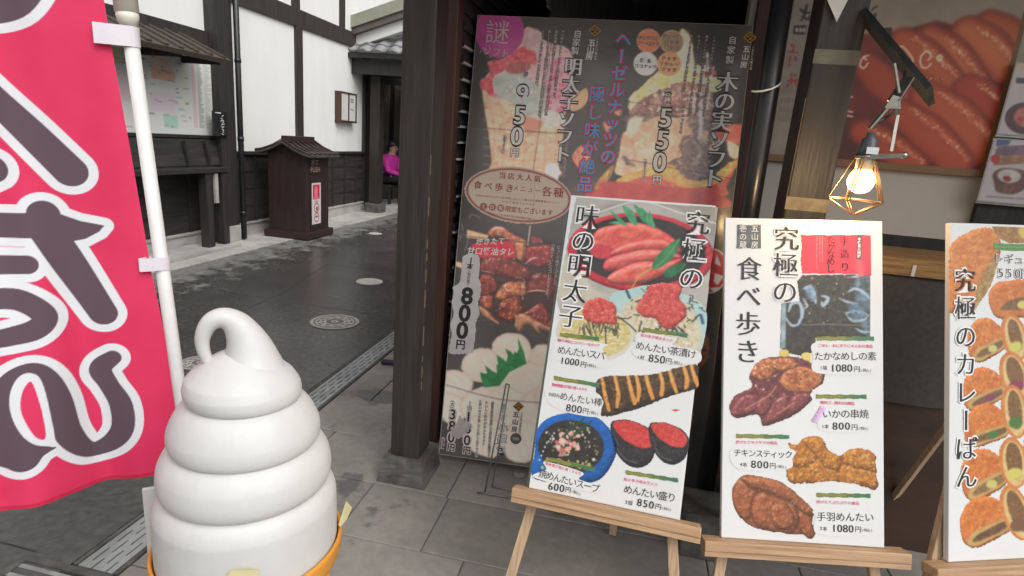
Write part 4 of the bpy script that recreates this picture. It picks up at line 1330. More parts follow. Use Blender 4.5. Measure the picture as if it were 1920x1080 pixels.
for pts in ([(400, 360), (560, 318), (700, 318)], [(360, 440), (520, 395), (680, 385)], [(400, 520), (540, 470), (660, 462)], [(330, 235), (480, 210), (600, 235)]):
    cv.stroke(B_(pts), [2, 5, 2], (246, 168, 152), soft=2.5, a=.7, keep=True)
for pts in ([(350, 120), (420, 200), (460, 210), (400, 150)], [(430, 85), (470, 180), (520, 210), (500, 130)], [(545, 100), (570, 190), (610, 210), (600, 150)], [(600, 120), (640, 230), (600, 200)], [(340, 195), (420, 205), (400, 185)], [(500, 80), (590, 150), (560, 190)]):
    cv.fill(B_(pts), (88, 178, 128), (60, 146, 98), ns=6, keep=True, soft=.8)
cv.stroke(B_([(490, 605), (540, 530), (620, 480)]), 2.2, (206, 176, 80), keep=True); cv.stroke(B_([(540, 530), (600, 490)]), 2.2, (206, 176, 80), keep=True)
cv.fill(B_([(792, 292), (770, 380), (700, 460), (625, 490), (625, 440), (690, 360)]), (74, 148, 92), (54, 122, 72), ns=10, keep=True, soft=.9)
cv.stroke(B_([(785, 305), (720, 400), (632, 485)]), 1.0, (130, 190, 140), keep=True)
cv.fill(B_([(690, 520), (720, 480), (780, 455), (830, 455), (800, 500), (740, 540), (700, 540)]), (48, 120, 78), (36, 98, 64), ns=8, keep=True, soft=.9)
o = cv.mesh('dish_photo', mb1, z=.0006); o['label'] = 'printed red bowl of whole red roe with green leaves'

cv = Canvas.around(bd1, B_([(0, 560), (1000, 580), (960, 1080), (0, 1060)]), .0016, 1)
# pale blue plate with rice and torn roe, right
cv.fill(B_([(350, 665), (470, 615), (620, 590), (800, 640), (955, 740), (940, 960), (900, 1000), (760, 985), (560, 950), (380, 860)]), (170, 206, 204), (186, 216, 210), soft=1, ns=20)
cv.stroke(B_([(455, 625), (475, 670)]), 5, (64, 84, 118), keep=True); cv.stroke(B_([(925, 780), (938, 830)]), 5, (64, 84, 118), keep=True)
cv.fill(B_([(440, 730), (560, 650), (800, 690), (900, 800), (900, 1000), (600, 960), (430, 850)]), (226, 216, 190), (206, 192, 160), ns=5, keep=True, soft=3)
cv.specks(B_([(460, 760), (880, 780), (880, 980), (560, 930)]), 160, 1, 2.6, [(238, 232, 214), (190, 176, 140), (214, 200, 160)], 3, long=2.2)
Rr = random.Random(11)
for k in range(46):
    t = Rr.uniform(0, 6.28); rr = Rr.uniform(.75, 1.25)
    x, y = 690 + 190 * math.cos(t) * rr, 740 + 120 * math.sin(t) * rr
    dx, dy = Rr.uniform(-40, 40), Rr.uniform(-26, 40)
    cv.stroke(B_([(x, y), (x + dx * .5 + Rr.uniform(-8, 8), y + dy * .5), (x + dx, y + dy)]), Rr.uniform(1.2, 2.6), (58, 58, 52), keep=False)
for k in range(18):
    x, y = Rr.uniform(520, 830), Rr.uniform(800, 880)
    cv.stroke(B_([(x, y), (x + Rr.uniform(-40, 40), y + Rr.uniform(10, 40))]), Rr.uniform(1.5, 3), (66, 62, 54))
cv.fill(B_([(515, 730), (580, 640), (600, 590), (680, 575), (750, 580), (805, 610), (790, 680), (835, 730), (820, 800), (760, 850), (690, 865), (640, 800), (560, 790)]), (222, 92, 84), (198, 62, 62), (238, 132, 112), ns=7, rough=3, rs=6, edge=(176, 56, 54), edgew=3)
cv.specks(B_([(560, 720), (640, 610), (780, 620), (810, 760), (700, 840)]), 110, .8, 2.0, [(240, 140, 120), (190, 54, 56), (214, 84, 78)], 5)
# pasta bowl, left
cv.ell(b1(255, 895), 73, 52, 6, (214, 210, 190), (226, 222, 206), soft=1, ns=14)
cv.ell(b1(255, 890), 67, 46, 6, (204, 186, 118), (226, 210, 150), ns=4, soft=2)
for k in range(70):
    t = Rr.uniform(0, 6.28); q = Rr.uniform(.1, .92)
    x, y = 255 + 215 * q * math.cos(t), 900 + 145 * q * math.sin(t)
    a = Rr.uniform(0, 3.14)
    cv.stroke(B_([(x - 40 * math.cos(a), y - 24 * math.sin(a)), (x + Rr.uniform(-10, 10), y + Rr.uniform(-10, 10)), (x + 40 * math.cos(a), y + 24 * math.sin(a))]), Rr.uniform(1.4, 2.6), Rr.choice([(232, 218, 158), (196, 172, 96), (240, 230, 186), (176, 150, 80)]), keep=True)
for k in range(38):
    x, y = 160 + 260 * Rr.random(), 815 + 55 * Rr.random()
    cv.stroke(B_([(x, y), (x + Rr.uniform(-26, 26), y + Rr.uniform(10, 60))]), Rr.uniform(1.2, 2.4), (70, 68, 58))
for p in ([(400, 790), (460, 830), (515, 882)], [(405, 800), (450, 800)], [(320, 850), (325, 960)]):
    cv.stroke(B_(p), 2.2, (52, 52, 48))
cv.fill(B_([(178, 760), (200, 700), (265, 672), (330, 680), (385, 720), (390, 780), (395, 830), (330, 838), (230, 825), (185, 800)]), (224, 94, 86), (202, 64, 62), (240, 134, 116), ns=7, rough=2.5, rs=6, edge=(180, 58, 56), edgew=3)
cv.specks(B_([(200, 760), (270, 690), (370, 740), (380, 810), (240, 810)]), 60, .8, 1.9, [(240, 140, 120), (190, 54, 56)], 6)
o = cv.mesh('dish_photo', mb1, z=.0010); o['label'] = 'printed noodle bowl and rice plate each topped with torn red roe'

# roe stick with orange sauce
cv = Canvas.around(bd1, G_([(225, 560), (575, 560), (575, 740), (240, 740)]), .0015, 1)
cv.fill(G_([(246, 612), (330, 600), (420, 596), (500, 575), (568, 563), (572, 600), (568, 640), (480, 668), (400, 700), (330, 722), (262, 733), (246, 690)]), (84, 62, 44), (54, 40, 30), (120, 86, 58), rough=2, ns=7, edge=(60, 44, 32), edgew=3, dome=16)
cv.specks(G_([(250, 620), (560, 570), (560, 640), (280, 725)]), 120, .9, 2.4, [(140, 100, 64), (46, 36, 30), (104, 84, 48)], 8)
for k, x in enumerate((268, 310, 352, 378, 410, 455, 488, 535, 560)):
    y0 = 610 - (x - 260) * .14; y1 = 722 - (x - 260) * .27
    cv.stroke(G_([(x - 10, y0 - 4), (x + 2, (y0 + y1) / 2), (x + 14 - (k % 2) * 16, y1 - 8)]), [6, 8, 6 + (k % 3)], (226, 152, 66), keep=True, rough=1)
    cv.stroke(G_([(x - 9, y0), (x + 1, (y0 + y1) / 2)]), 2, (244, 190, 110), keep=True, a=.8)
cv.specks(G_([(228, 600), (300, 600), (330, 735), (235, 735)]), 60, .5, 1.2, [(70, 54, 40)], 9, keep=False, long=2)
o = cv.mesh('dish_photo', mb1, z=.0006); o['label'] = 'printed dark fried roll striped with orange sauce'
# soup
cv = Canvas.around(bd1, G_([(28, 715), (312, 715), (312, 960), (28, 960)]), .0015, 1)
cv.fill(G_([(48, 775), (90, 735), (170, 720), (250, 740), (300, 800), (307, 850), (280, 910), (240, 945), (170, 950), (36, 935), (40, 850)]), (30, 100, 184), (22, 84, 164), soft=.8, edge=(16, 64, 140), edgew=6)
cv.ell(g1(158, 832), 62, 50, 4, (54, 50, 46), (40, 38, 36), soft=1.2, ns=12)
cv.specks(G_([(60, 800), (120, 750), (200, 750), (250, 800), (250, 880), (200, 905), (90, 900)]), 70, 1.0, 3.0, [(210, 206, 170), (160, 160, 90), (122, 134, 72), (226, 222, 206)], 12)
cv.specks(G_([(95, 800), (180, 770), (190, 840), (120, 870)]), 26, 3, 7, [(226, 166, 150), (208, 138, 124), (234, 190, 176), (190, 110, 100)], 13)
cv.specks(G_([(75, 870), (240, 880), (235, 915), (60, 905)]), 46, 1.4, 3.2, [(196, 190, 96), (150, 150, 70), (214, 206, 140)], 14)
for p in ([(130, 800), (200, 740)], [(150, 810), (225, 750)], [(170, 790), (205, 760)], [(150, 780), (160, 760)]): cv.stroke(G_(p), 3.4, (42, 70, 48), keep=True)
for k in range(9): cv.ell(g1(55 + k * 6, 875 - k * 14 if k < 5 else 815 - (k - 5) * 9), 1.6, 2, 0, (206, 224, 236), keep=True)
o = cv.mesh('dish_photo', mb1, z=.0006); o['label'] = 'printed blue bowl of clear soup'
# two sushi
cv = Canvas.around(bd1, G_([(282, 738), (540, 738), (540, 910), (282, 910)]), .0015, 1)
for dx, dy, s in ((0, 0, 1.0), (124, 8, .88)):
    q = lambda pts: G_([(290 + dx + (x - 290) * s, 745 + dy + (y - 745) * s) for x, y in pts])
    cv.fill(q([(288, 760), (300, 745), (350, 745), (410, 770), (435, 800), (432, 850), (415, 885), (380, 902), (340, 890), (305, 850), (290, 800)]), (50, 48, 50), (34, 32, 34), (74, 70, 68), ns=6, rough=1, edge=(26, 25, 27), edgew=5, gloss=.3)
    cv.fill(q([(298, 752), (345, 746), (400, 768), (430, 800), (420, 832), (380, 835), (335, 810), (305, 780)]), (222, 74, 66), (196, 48, 50), (238, 110, 92), ns=5, rough=1.2, keep=True)
    cv.stroke(q([(310, 840), (335, 872), (372, 885)]), 2.2, (120, 116, 112), a=.7, keep=True)
    cv.stroke(q([(300, 800), (312, 826)]), 1.6, (110, 106, 104), a=.7, keep=True)
o = cv.mesh('dish_photo', mb1, z=.0006); o['label'] = 'printed pair of seaweed wrapped sushi topped with red roe'
patch(bd1, mb1, G_([(485, 711), (500, 709), (515, 712), (500, 717)]), flat('red_mark', (214, 70, 60)), 'red_mark', z=.0008)

text(bd1, mb1, '究極の', b1(905, 195), b1(865, 545), 46, INK, 'headline', z=.0024, vertical=True, halo=INKWHITE, halow=.055)
text(bd1, mb1, '味の明太子', b1(207, 155), b1(103, 785), 46, INK, 'headline', z=.0024, vertical=True, halo=INKWHITE, halow=.055)
strip(bd1, mb1, g1(122, 466), g1(250, 480), 8); strip(bd1, mb1, g1(393, 449), g1(538, 470), 8); strip(bd1, mb1, g1(103, 607), g1(250, 632), 8)
strip(bd1, mb1, g1(82, 872), g1(235, 906), 8); strip(bd1, mb1, g1(337, 915), g1(508, 942), 8)
for pts in ([(104, 492), (120, 478), (270, 496), (262, 512), (280, 560), (255, 575), (215, 562), (98, 545)], [(385, 460), (500, 478), (490, 500), (575, 520), (572, 560), (470, 560), (365, 535), (368, 488)],
            [(74, 880), (195, 915), (185, 938), (255, 962), (240, 985), (44, 935), (52, 915), (78, 905)], [(86, 640), (225, 650), (262, 680), (258, 705), (240, 735), (130, 715), (80, 680)]):
    patch(bd1, mb1, G_(pts), PAPERWHITE, 'white_caption_patch', z=.00112, smooth=True)
for s, a, c in (('粗切り明太とスパイシーなタイプ', (119, 484), (246, 502)), ('粒の辛子明太子入り', (391, 468), (486, 485)), ('熊本県産の海苔使用100%', (101, 629), (206, 645)), ('熊本県海苔使用100%', (80, 887), (187, 919)), ('粒の辛子明太子入り', (337, 938), (436, 955))):
    text(bd1, mb1, s, g1(*a), g1(*c), 6.6, INKPINK, 'pink_caption', z=.0022, serif=False, bold=.01)
text(bd1, mb1, 'めんたいスパ', g1(128, 516), g1(256, 534), 17.5, INK, 'dish_name', z=.0022, serif=False)
price(bd1, mb1, '', None, '1000', g1(130, 550), g1(178, 556), g1(199, 563), g1(212, 565), g1(238, 569), 18)
text(bd1, mb1, 'めんたい茶漬け', g1(384, 502), g1(553, 529), 17.5, INK, 'dish_name', z=.0022, serif=False)
price(bd1, mb1, '1杯', (g1(378, 540), g1(391, 541)), '850', g1(420, 542), g1(457, 547), g1(477, 552), g1(491, 555), g1(519, 560))
text(bd1, mb1, 'お好み', g1(91, 661), g1(116, 665), 8.5, INK, 'dish_name', z=.0022, serif=False)
text(bd1, mb1, 'めんたい棒', g1(135, 667), g1(247, 686), 17, INK, 'dish_name', z=.0022, serif=False)
price(bd1, mb1, '', None, '800', g1(150, 704), g1(186, 710), g1(206, 715), g1(220, 719), g1(245, 724))
text(bd1, mb1, '焼めんたいスープ', g1(66, 920), g1(238, 967), 17.5, INK, 'dish_name', z=.0022, serif=False)
price(bd1, mb1, '', None, '600', g1(92, 960), g1(129, 967), g1(149, 972), g1(163, 977), g1(188, 985))
text(bd1, mb1, 'めんたい盛り', g1(345, 971), g1(487, 997), 18, INK, 'dish_name', z=.0022, serif=False)
price(bd1, mb1, '2個', (g1(339, 1012), g1(352, 1015)), '850', g1(382, 1013), g1(421, 1021), g1(443, 1027), g1(457, 1031), g1(483, 1037))

# ---------- middle white board
K_ = Z(1330, 400, 1.637); L_ = Z(1460, 430, 4.32)
k1 = lambda x, y: K_([(x, y)])[0]
l1 = lambda x, y: L_([(x, y)])[0]
O2, TL2, BR2 = np.array([.385, 1.571, .425]), np.array([.290, 1.853, 1.327]), np.array([.839, 1.628, .454])
bd2, mb2 = make_board(O2, BR2 - O2, TL2 - O2, .4585, .950, .018, 'menu_board', 'white menu board on the middle easel, a red pickle bag and fried chicken on it', group='white menu boards on easels')
cv = Canvas.around(bd2, K_([(212, 60), (500, 60), (500, 470), (212, 470)]), .0015, 1)
cv.fill(L_([(20, 600), (170, 580), (150, 420), (190, 370), (740, 365), (740, 860), (760, 880), (300, 880), (290, 990), (200, 1030), (60, 1000), (10, 960)]), (60, 56, 46), (38, 36, 32), (86, 76, 54), ns=9, smooth=False, soft=.8)
cv.fill(L_([(20, 600), (60, 600), (55, 960), (12, 970)]), (166, 190, 206), (120, 140, 140), ns=10, keep=True, smooth=False, soft=1.5)
cv.fill(L_([(630, 365), (740, 365), (740, 860), (700, 850), (620, 600)]), (108, 136, 160), (60, 70, 72), ns=9, keep=True, soft=4)
for pts, w in (([(560, 510), (620, 480), (700, 520), (735, 560)], 5), ([(500, 560), (560, 590), (640, 600)], 4), ([(545, 680), (620, 660), (720, 690)], 5), ([(545, 690), (600, 740), (690, 730), (725, 695)], 4), ([(620, 800), (680, 830), (740, 830)], 4),
               ([(200, 480), (260, 470), (290, 560), (300, 600)], 7), ([(350, 540), (400, 560), (360, 620), (350, 590)], 6), ([(80, 660), (110, 600), (170, 600), (190, 690), (160, 760)], 7), ([(60, 720), (110, 780), (180, 760)], 5), ([(560, 390), (640, 380), (700, 360)], 4), ([(200, 560), (230, 620), (210, 640)], 5)):
    cv.stroke(L_(pts), [w * .5] + [w] * (len(pts) - 2) + [w * .4], (186, 212, 236), a=.85, keep=True, soft=1.4, rough=1)
cv.fill(L_([(210, 480), (290, 470), (300, 580), (250, 560)]), (150, 186, 222), (90, 120, 160), ns=5, keep=True, soft=3, a=.8)
cv.fill(L_([(560, 620), (640, 600), (700, 700), (600, 740)]), (120, 160, 196), (70, 90, 110), ns=5, keep=True, soft=3, a=.7)
cv.specks(L_([(190, 380), (620, 380), (540, 760), (190, 760)]), 70, .7, 1.8, [(206, 196, 150), (150, 140, 110), (96, 84, 58)], 21)
cv.stroke(L_([(190, 775), (460, 770), (740, 785)]), 1.6, (130, 132, 120), keep=True)
cv.fill(L_([(178, 45), (745, 45), (748, 378), (640, 362), (190, 358), (178, 250), (186, 130)]), (222, 46, 68), (214, 40, 62), soft=.7, smooth=False)
cv.fill(L_([(628, 240), (668, 240), (690, 370), (640, 360)]), (226, 90, 100), keep=True, soft=5)
cv.fill(L_([(632, 50), (670, 50), (668, 240), (630, 240)]), (62, 52, 54), soft=.6, smooth=False)
o = cv.mesh('product_photo', mb2, z=.0006); o['label'] = 'printed clear bag of dark pickles with a red label'
cv = Canvas.around(bd2, K_([(52, 415), (362, 415), (362, 660), (52, 660)]), .0015, 1)
cv.fill(K_([(215, 425), (240, 420), (245, 450), (225, 465)]), (230, 206, 110), (210, 180, 80), ns=4, soft=1); cv.fill(K_([(285, 430), (312, 432), (305, 465), (285, 455)]), (230, 206, 110), soft=1)
cv.fill(K_([(62, 605), (75, 562), (130, 532), (122, 500), (150, 455), (200, 440), (270, 442), (330, 470), (355, 492), (345, 522), (310, 552), (313, 576), (255, 622), (175, 652), (160, 640), (145, 618), (85, 628)]), (122, 56, 58), (92, 40, 42), (160, 92, 84), ns=9, rough=2, edge=(70, 30, 32), edgew=3)
for pts in ([(125, 495), (150, 455), (195, 448), (205, 480), (170, 515)], [(215, 510), (260, 470), (320, 480), (350, 500), (320, 545), (250, 550)], [(190, 450), (250, 445), (270, 470), (210, 485)]):
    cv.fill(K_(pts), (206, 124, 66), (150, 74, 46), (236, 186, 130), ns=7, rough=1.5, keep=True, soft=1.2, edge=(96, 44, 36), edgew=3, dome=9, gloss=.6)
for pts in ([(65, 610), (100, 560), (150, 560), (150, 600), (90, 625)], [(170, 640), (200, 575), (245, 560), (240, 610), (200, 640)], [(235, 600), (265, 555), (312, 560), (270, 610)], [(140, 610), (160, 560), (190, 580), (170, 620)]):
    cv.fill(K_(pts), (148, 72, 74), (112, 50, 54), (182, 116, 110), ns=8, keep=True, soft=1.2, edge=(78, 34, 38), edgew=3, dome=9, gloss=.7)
cv.specks(K_([(130, 460), (340, 480), (300, 560), (100, 600)]), 50, .7, 2.2, [(60, 26, 24), (236, 204, 180), (70, 34, 28), (196, 120, 70)], 23)
for p in ([(110, 600), (180, 560), (205, 530)], [(210, 615), (262, 580)]): cv.stroke(K_(p), 1.4, (206, 164, 120), keep=True)
o = cv.mesh('dish_photo', mb2, z=.0009); o['label'] = 'printed glazed dark red squid skewers'
cv = Canvas.around(bd2, K_([(232, 678), (522, 678), (522, 855), (232, 855)]), .0015, 1)
cv.fill(K_([(243, 705), (268, 712), (285, 692), (325, 683), (350, 692), (362, 722), (400, 742), (425, 725), (470, 722), (508, 738), (512, 790), (516, 846), (470, 838), (380, 822), (310, 828), (243, 824), (238, 770), (250, 735)]), (196, 126, 46), (158, 90, 28), (224, 160, 76), ns=7, rough=2.5, rs=7, edge=(140, 80, 28), edgew=3)
for pts in ([(243, 770), (300, 772), (306, 826), (244, 824)], [(300, 770), (345, 760), (396, 790), (400, 826), (310, 828), (290, 800)], [(405, 772), (460, 778), (514, 792), (516, 845), (470, 838), (400, 826)], [(245, 706), (285, 695), (330, 700), (336, 742), (300, 778), (252, 772)], [(285, 695), (325, 684), (352, 694), (362, 725), (402, 745), (396, 790), (352, 772), (318, 735)], [(402, 742), (430, 725), (470, 722), (508, 738), (512, 792), (460, 784), (418, 772)]):
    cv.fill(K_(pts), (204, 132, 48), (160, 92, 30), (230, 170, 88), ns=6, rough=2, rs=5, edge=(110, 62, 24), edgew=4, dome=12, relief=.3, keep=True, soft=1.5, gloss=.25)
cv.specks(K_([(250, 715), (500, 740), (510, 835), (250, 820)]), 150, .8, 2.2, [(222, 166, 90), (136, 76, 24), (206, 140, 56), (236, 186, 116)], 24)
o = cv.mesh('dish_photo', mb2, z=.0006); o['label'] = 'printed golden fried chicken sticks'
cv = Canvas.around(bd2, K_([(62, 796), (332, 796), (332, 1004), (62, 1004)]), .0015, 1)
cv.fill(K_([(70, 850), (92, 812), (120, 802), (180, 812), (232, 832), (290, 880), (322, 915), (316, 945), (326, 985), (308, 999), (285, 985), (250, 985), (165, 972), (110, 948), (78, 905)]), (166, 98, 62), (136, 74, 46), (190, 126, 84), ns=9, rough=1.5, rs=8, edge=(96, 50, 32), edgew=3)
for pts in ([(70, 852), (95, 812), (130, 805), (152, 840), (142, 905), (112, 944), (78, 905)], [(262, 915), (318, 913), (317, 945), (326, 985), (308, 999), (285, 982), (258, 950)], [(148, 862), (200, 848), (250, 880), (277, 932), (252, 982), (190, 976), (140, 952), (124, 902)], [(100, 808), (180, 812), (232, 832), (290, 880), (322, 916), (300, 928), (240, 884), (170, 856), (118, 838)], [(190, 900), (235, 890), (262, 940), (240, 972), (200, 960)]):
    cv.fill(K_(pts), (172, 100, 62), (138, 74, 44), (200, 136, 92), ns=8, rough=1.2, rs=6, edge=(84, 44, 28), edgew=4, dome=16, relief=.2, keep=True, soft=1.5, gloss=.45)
for p in ([(120, 840), (170, 858), (240, 888)], [(140, 850), (128, 905), (140, 950)], [(258, 900), (275, 940), (262, 975)]): cv.stroke(K_(p), [1, 2.6, 1], (78, 40, 26), a=.7, soft=1.5, keep=True)
cv.specks(K_([(80, 850), (220, 835), (310, 930), (160, 965)]), 80, .6, 1.6, [(110, 60, 38), (204, 146, 100)], 25)
cv.ell(k1(255, 890), 4, 5, 0, (150, 128, 110), keep=True); cv.ell(k1(255, 890), 2, 3, 0, (70, 46, 36), keep=True)
o = cv.mesh('dish_photo', mb2, z=.0006); o['label'] = 'printed brown glazed chicken wings'
seal = Canvas.around(bd2, K_([(83, 34), (158, 34), (158, 109), (83, 109)]), .0015, 0)
seal.fill(K_([(83, 35), (158, 35), (158, 108), (83, 108)]), (72, 76, 78), (96, 100, 100), smooth=False, soft=.5, ns=10)
seal.mesh('seal_mark', mb2, z=.0006)
text(bd2, mb2, '五山房', k1(139, 47), k1(139, 96), 14, INKWHITE, 'seal_lettering', z=.0016, serif=False, bold=.0, vertical=True)
text(bd2, mb2, '壱の蔵', k1(103, 47), k1(103, 96), 14, INKWHITE, 'seal_lettering', z=.0016, serif=False, bold=.0, vertical=True)
text(bd2, mb2, '究極の', k1(236, 77), k1(231, 240), 48, INK, 'headline', z=.0024, vertical=True, halo=INKWHITE, halow=.05)
text(bd2, mb2, '食べ歩き', k1(122, 170), k1(117, 423), 48, INK, 'headline', z=.0024, vertical=True)
text(bd2, mb2, '手造り', l1(530, 95), l1(536, 302), 18.5, flat('ink_maroon', (58, 14, 20)), 'bag_lettering', z=.0016, vertical=True, bold=-.005)
text(bd2, mb2, 'たかなめし', l1(424, 82), l1(420, 318), 16.5, MATS['ink_maroon'], 'bag_lettering', z=.0016, vertical=True, serif=False)
text(bd2, mb2, '本格直火焙煎', l1(651, 78), l1(648, 218), 6.5, INKWHITE, 'bag_lettering', z=.0016, vertical=True, serif=False, bold=.02)
for x, y1 in ((352, 268), (331, 268), (306, 322)):
    text(bd2, mb2, 'ごはんに混ぜるだけで本格たかな飯です', l1(x, 62), l1(x, y1), 3.2, flat('ink_pale_pink', (232, 130, 144)), 'bag_lettering', z=.0016, vertical=True, serif=False, bold=.02)
for pts in ([(328, 395), (505, 395), (505, 412), (520, 425), (518, 450), (500, 490), (330, 490), (318, 440)], [(70, 722), (200, 715), (262, 728), (255, 752), (240, 785), (90, 785)], [(330, 912), (500, 915), (500, 985), (335, 985), (325, 930)], [(345, 600), (360, 595), (490, 600), (490, 665), (340, 665)]):
    patch(bd2, mb2, K_(pts), PAPERWHITE, 'white_caption_patch', z=.00112, smooth=True)
for a, c in (((330, 384), (505, 385)), ((328, 562), (481, 563)), ((83, 683), (244, 686)), ((330, 864), (495, 867))): strip(bd2, mb2, k1(*a), k1(*c), 8)
for s, a, c in (('ごはん･おにぎりに大人気の逸品', (337, 405), (495, 408)), ('焼きたて、焼きたれが絶品', (345, 580), (440, 583)), ('揚げたてサクサクの逸品', (86, 702), (203, 704)), ('揚げたてぷりぷりの逸品', (334, 885), (454, 889))):
    text(bd2, mb2, s, k1(*a), k1(*c), 6.8, INKPINK, 'pink_caption', z=.0022, serif=False, bold=.01)
text(bd2, mb2, 'たかなめしの素', k1(335, 438), k1(498, 438), 17.5, INK, 'dish_name', z=.0022, serif=False)
price(bd2, mb2, '1袋', (k1(342, 474), k1(354, 474)), '1080', k1(378, 474), k1(430, 474), k1(452, 478), k1(466, 481), k1(493, 482))
text(bd2, mb2, 'いかの串焼', k1(360, 615), k1(474, 615), 18, INK, 'dish_name', z=.0022, serif=False)
price(bd2, mb2, '1本', (k1(348, 654), k1(359, 654)), '800', k1(385, 652), k1(423, 652), k1(445, 656), k1(459, 659), k1(485, 660))
text(bd2, mb2, 'チキンスティック', k1(86, 734), k1(243, 740), 15.5, INK, 'dish_name', z=.0022, serif=False)
price(bd2, mb2, '4本', (k1(97, 770), k1(109, 771)), '800', k1(135, 769), k1(173, 771), k1(194, 774), k1(207, 776), k1(234, 778))
text(bd2, mb2, '手羽めんたい', k1(343, 930), k1(490, 932), 18, INK, 'dish_name', z=.0022, serif=False)
price(bd2, mb2, '2本', (k1(342, 966), k1(354, 967)), '1080', k1(382, 965), k1(434, 967), k1(456, 969), k1(470, 971), k1(497, 972))
tp = Canvas.around(bd2, K_([(310, 585), (362, 585), (362, 650), (310, 650)]), .0015, 1)
tp.fill(K_([(343, 588), (358, 596), (330, 645), (313, 636)]), (232, 208, 236), (224, 190, 228), smooth=False, soft=.5)
for k in range(4): tp.stroke(K_([(346 - k * 7, 600 + k * 11), (338 - k * 7, 598 + k * 11), (341 - k * 7, 606 + k * 11)]), 1.6, (214, 120, 206), keep=True)
tp.mesh('lilac_tape', mb2, z=.0028)

# ---------- right board: curry buns (its right part lies outside the photograph)
M_ = Z(1640, 400, 3.175); N_ = Z(1770, 700, 2.84)
O3, TL3, BR3, S3W = np.array([.994, 1.609, .459]), np.array([.877, 1.830, 1.376]), np.array([1.428, 1.756, .473]), .4585
bd3, mb3 = make_board(O3, BR3 - O3, TL3 - O3, S3W, .950, .018, 'menu_board', 'white menu board of orange curry buns on the right easel', group='white menu boards on easels')
cv = Canvas.around(bd3, [(1776, 419), (2036, 426), (2036, 1038), (1780, 1050)], .0018, -4)
def bun(cx, cy, rx, ry, rot, fill=(110, 76, 46), extra=None, seed=0, slant=0):
    def q(pts):
        cs, sn = math.cos(math.radians(rot)), math.sin(math.radians(rot))
        return [(cx + rx * x * cs - ry * y * sn, cy + rx * x * sn + ry * y * cs) for x, y in pts]
    cv.fill(q([(-1, .35), (-.9, -.3), (-.5, -.85), (0, -1), (.5, -.85), (.92, -.35), (1.02, .2), (.85, .62), (.2, .85), (-.5, 1.0), (-.92, .8)]), (216, 128, 60), (194, 102, 46), (232, 158, 88), ns=8, rough=1.8, rs=4, edge=(196, 90, 34), edgew=4)
    cv.specks(q([(-.8, 0), (-.4, -.75), (.4, -.75), (.85, 0)]), 40, .7, 1.6, [(236, 150, 66), (186, 84, 28), (214, 120, 44)], seed)
    cv.fill(q([(-.85, .75), (-.6, .38), (0, .22), (.6, .1), (.98, .08), (.95, .45), (.6, .66), (0, .78), (-.5, .92)]), (206, 170, 104), (186, 146, 84), ns=6, keep=True, soft=1.2)
    cv.fill(q([(-.65, .72), (-.4, .48), (.1, .34), (.6, .22), (.85, .22), (.8, .44), (.4, .6), (-.2, .72)]), fill, (136, 98, 62), (84, 56, 36), ns=4, keep=True, soft=1.2, rough=1)
    if extra: cv.ell(q([(.25, .48)])[0], rx * .24, ry * .17, rot, extra, soft=1.5, rough=1, rs=3)
cv.fill(M_([(424, 575), (438, 380), (442, 220), (480, 160), (560, 110), (650, 82), (720, 108), (750, 170), (745, 260), (720, 330), (690, 430), (620, 530), (590, 575), (520, 560), (470, 590)]), (216, 132, 62), (200, 112, 50), (230, 156, 84), ns=10, rough=2.5, rs=4, edge=(206, 104, 38), edgew=5)
cv.specks(M_([(440, 240), (650, 100), (700, 250), (480, 480)]), 90, .8, 1.7, [(238, 158, 74), (196, 92, 30)], 31)
cv.fill(M_([(745, 240), (720, 340), (690, 430), (620, 540), (585, 580), (600, 470), (650, 350), (700, 270)]), (196, 160, 92), (156, 112, 62), (110, 80, 46), ns=6, keep=False, soft=1.2)
cv.fill(M_([(690, 70), (960, 70), (960, 175), (800, 180), (740, 150)]), (176, 126, 62), (136, 92, 44), (206, 170, 90), ns=7, soft=1, smooth=False); cv.fill(M_([(860, 90), (960, 80), (960, 150), (880, 150)]), (222, 190, 84), soft=3)
cv.fill(M_([(680, 480), (720, 420), (800, 400), (960, 405), (960, 625), (860, 620), (740, 625), (690, 570)]), (216, 128, 60), (192, 102, 46), (230, 156, 86), ns=8, rough=1.5, edge=(190, 88, 34), edgew=4)
cv.fill(M_([(745, 570), (800, 520), (880, 500), (960, 510), (960, 570), (820, 575)]), (104, 74, 44), (140, 102, 60), ns=4, soft=1.5); cv.ell(M_([(885, 545)])[0], 12, 8, 0, (222, 200, 110), soft=1.5)
bun(1848, 636, 36, 41, -12, extra=(204, 200, 120), seed=1)
bun(1843, 728, 40, 40, -10, fill=(110, 70, 66), extra=(130, 58, 84), seed=2)
bun(1849, 797, 43, 40, -6, extra=(72, 116, 58), seed=3)
bun(1843, 888, 44, 48, -14, fill=(150, 120, 76), extra=(206, 196, 110), seed=4)
bun(1847, 976, 50, 46, -14, fill=(84, 58, 48), seed=5)
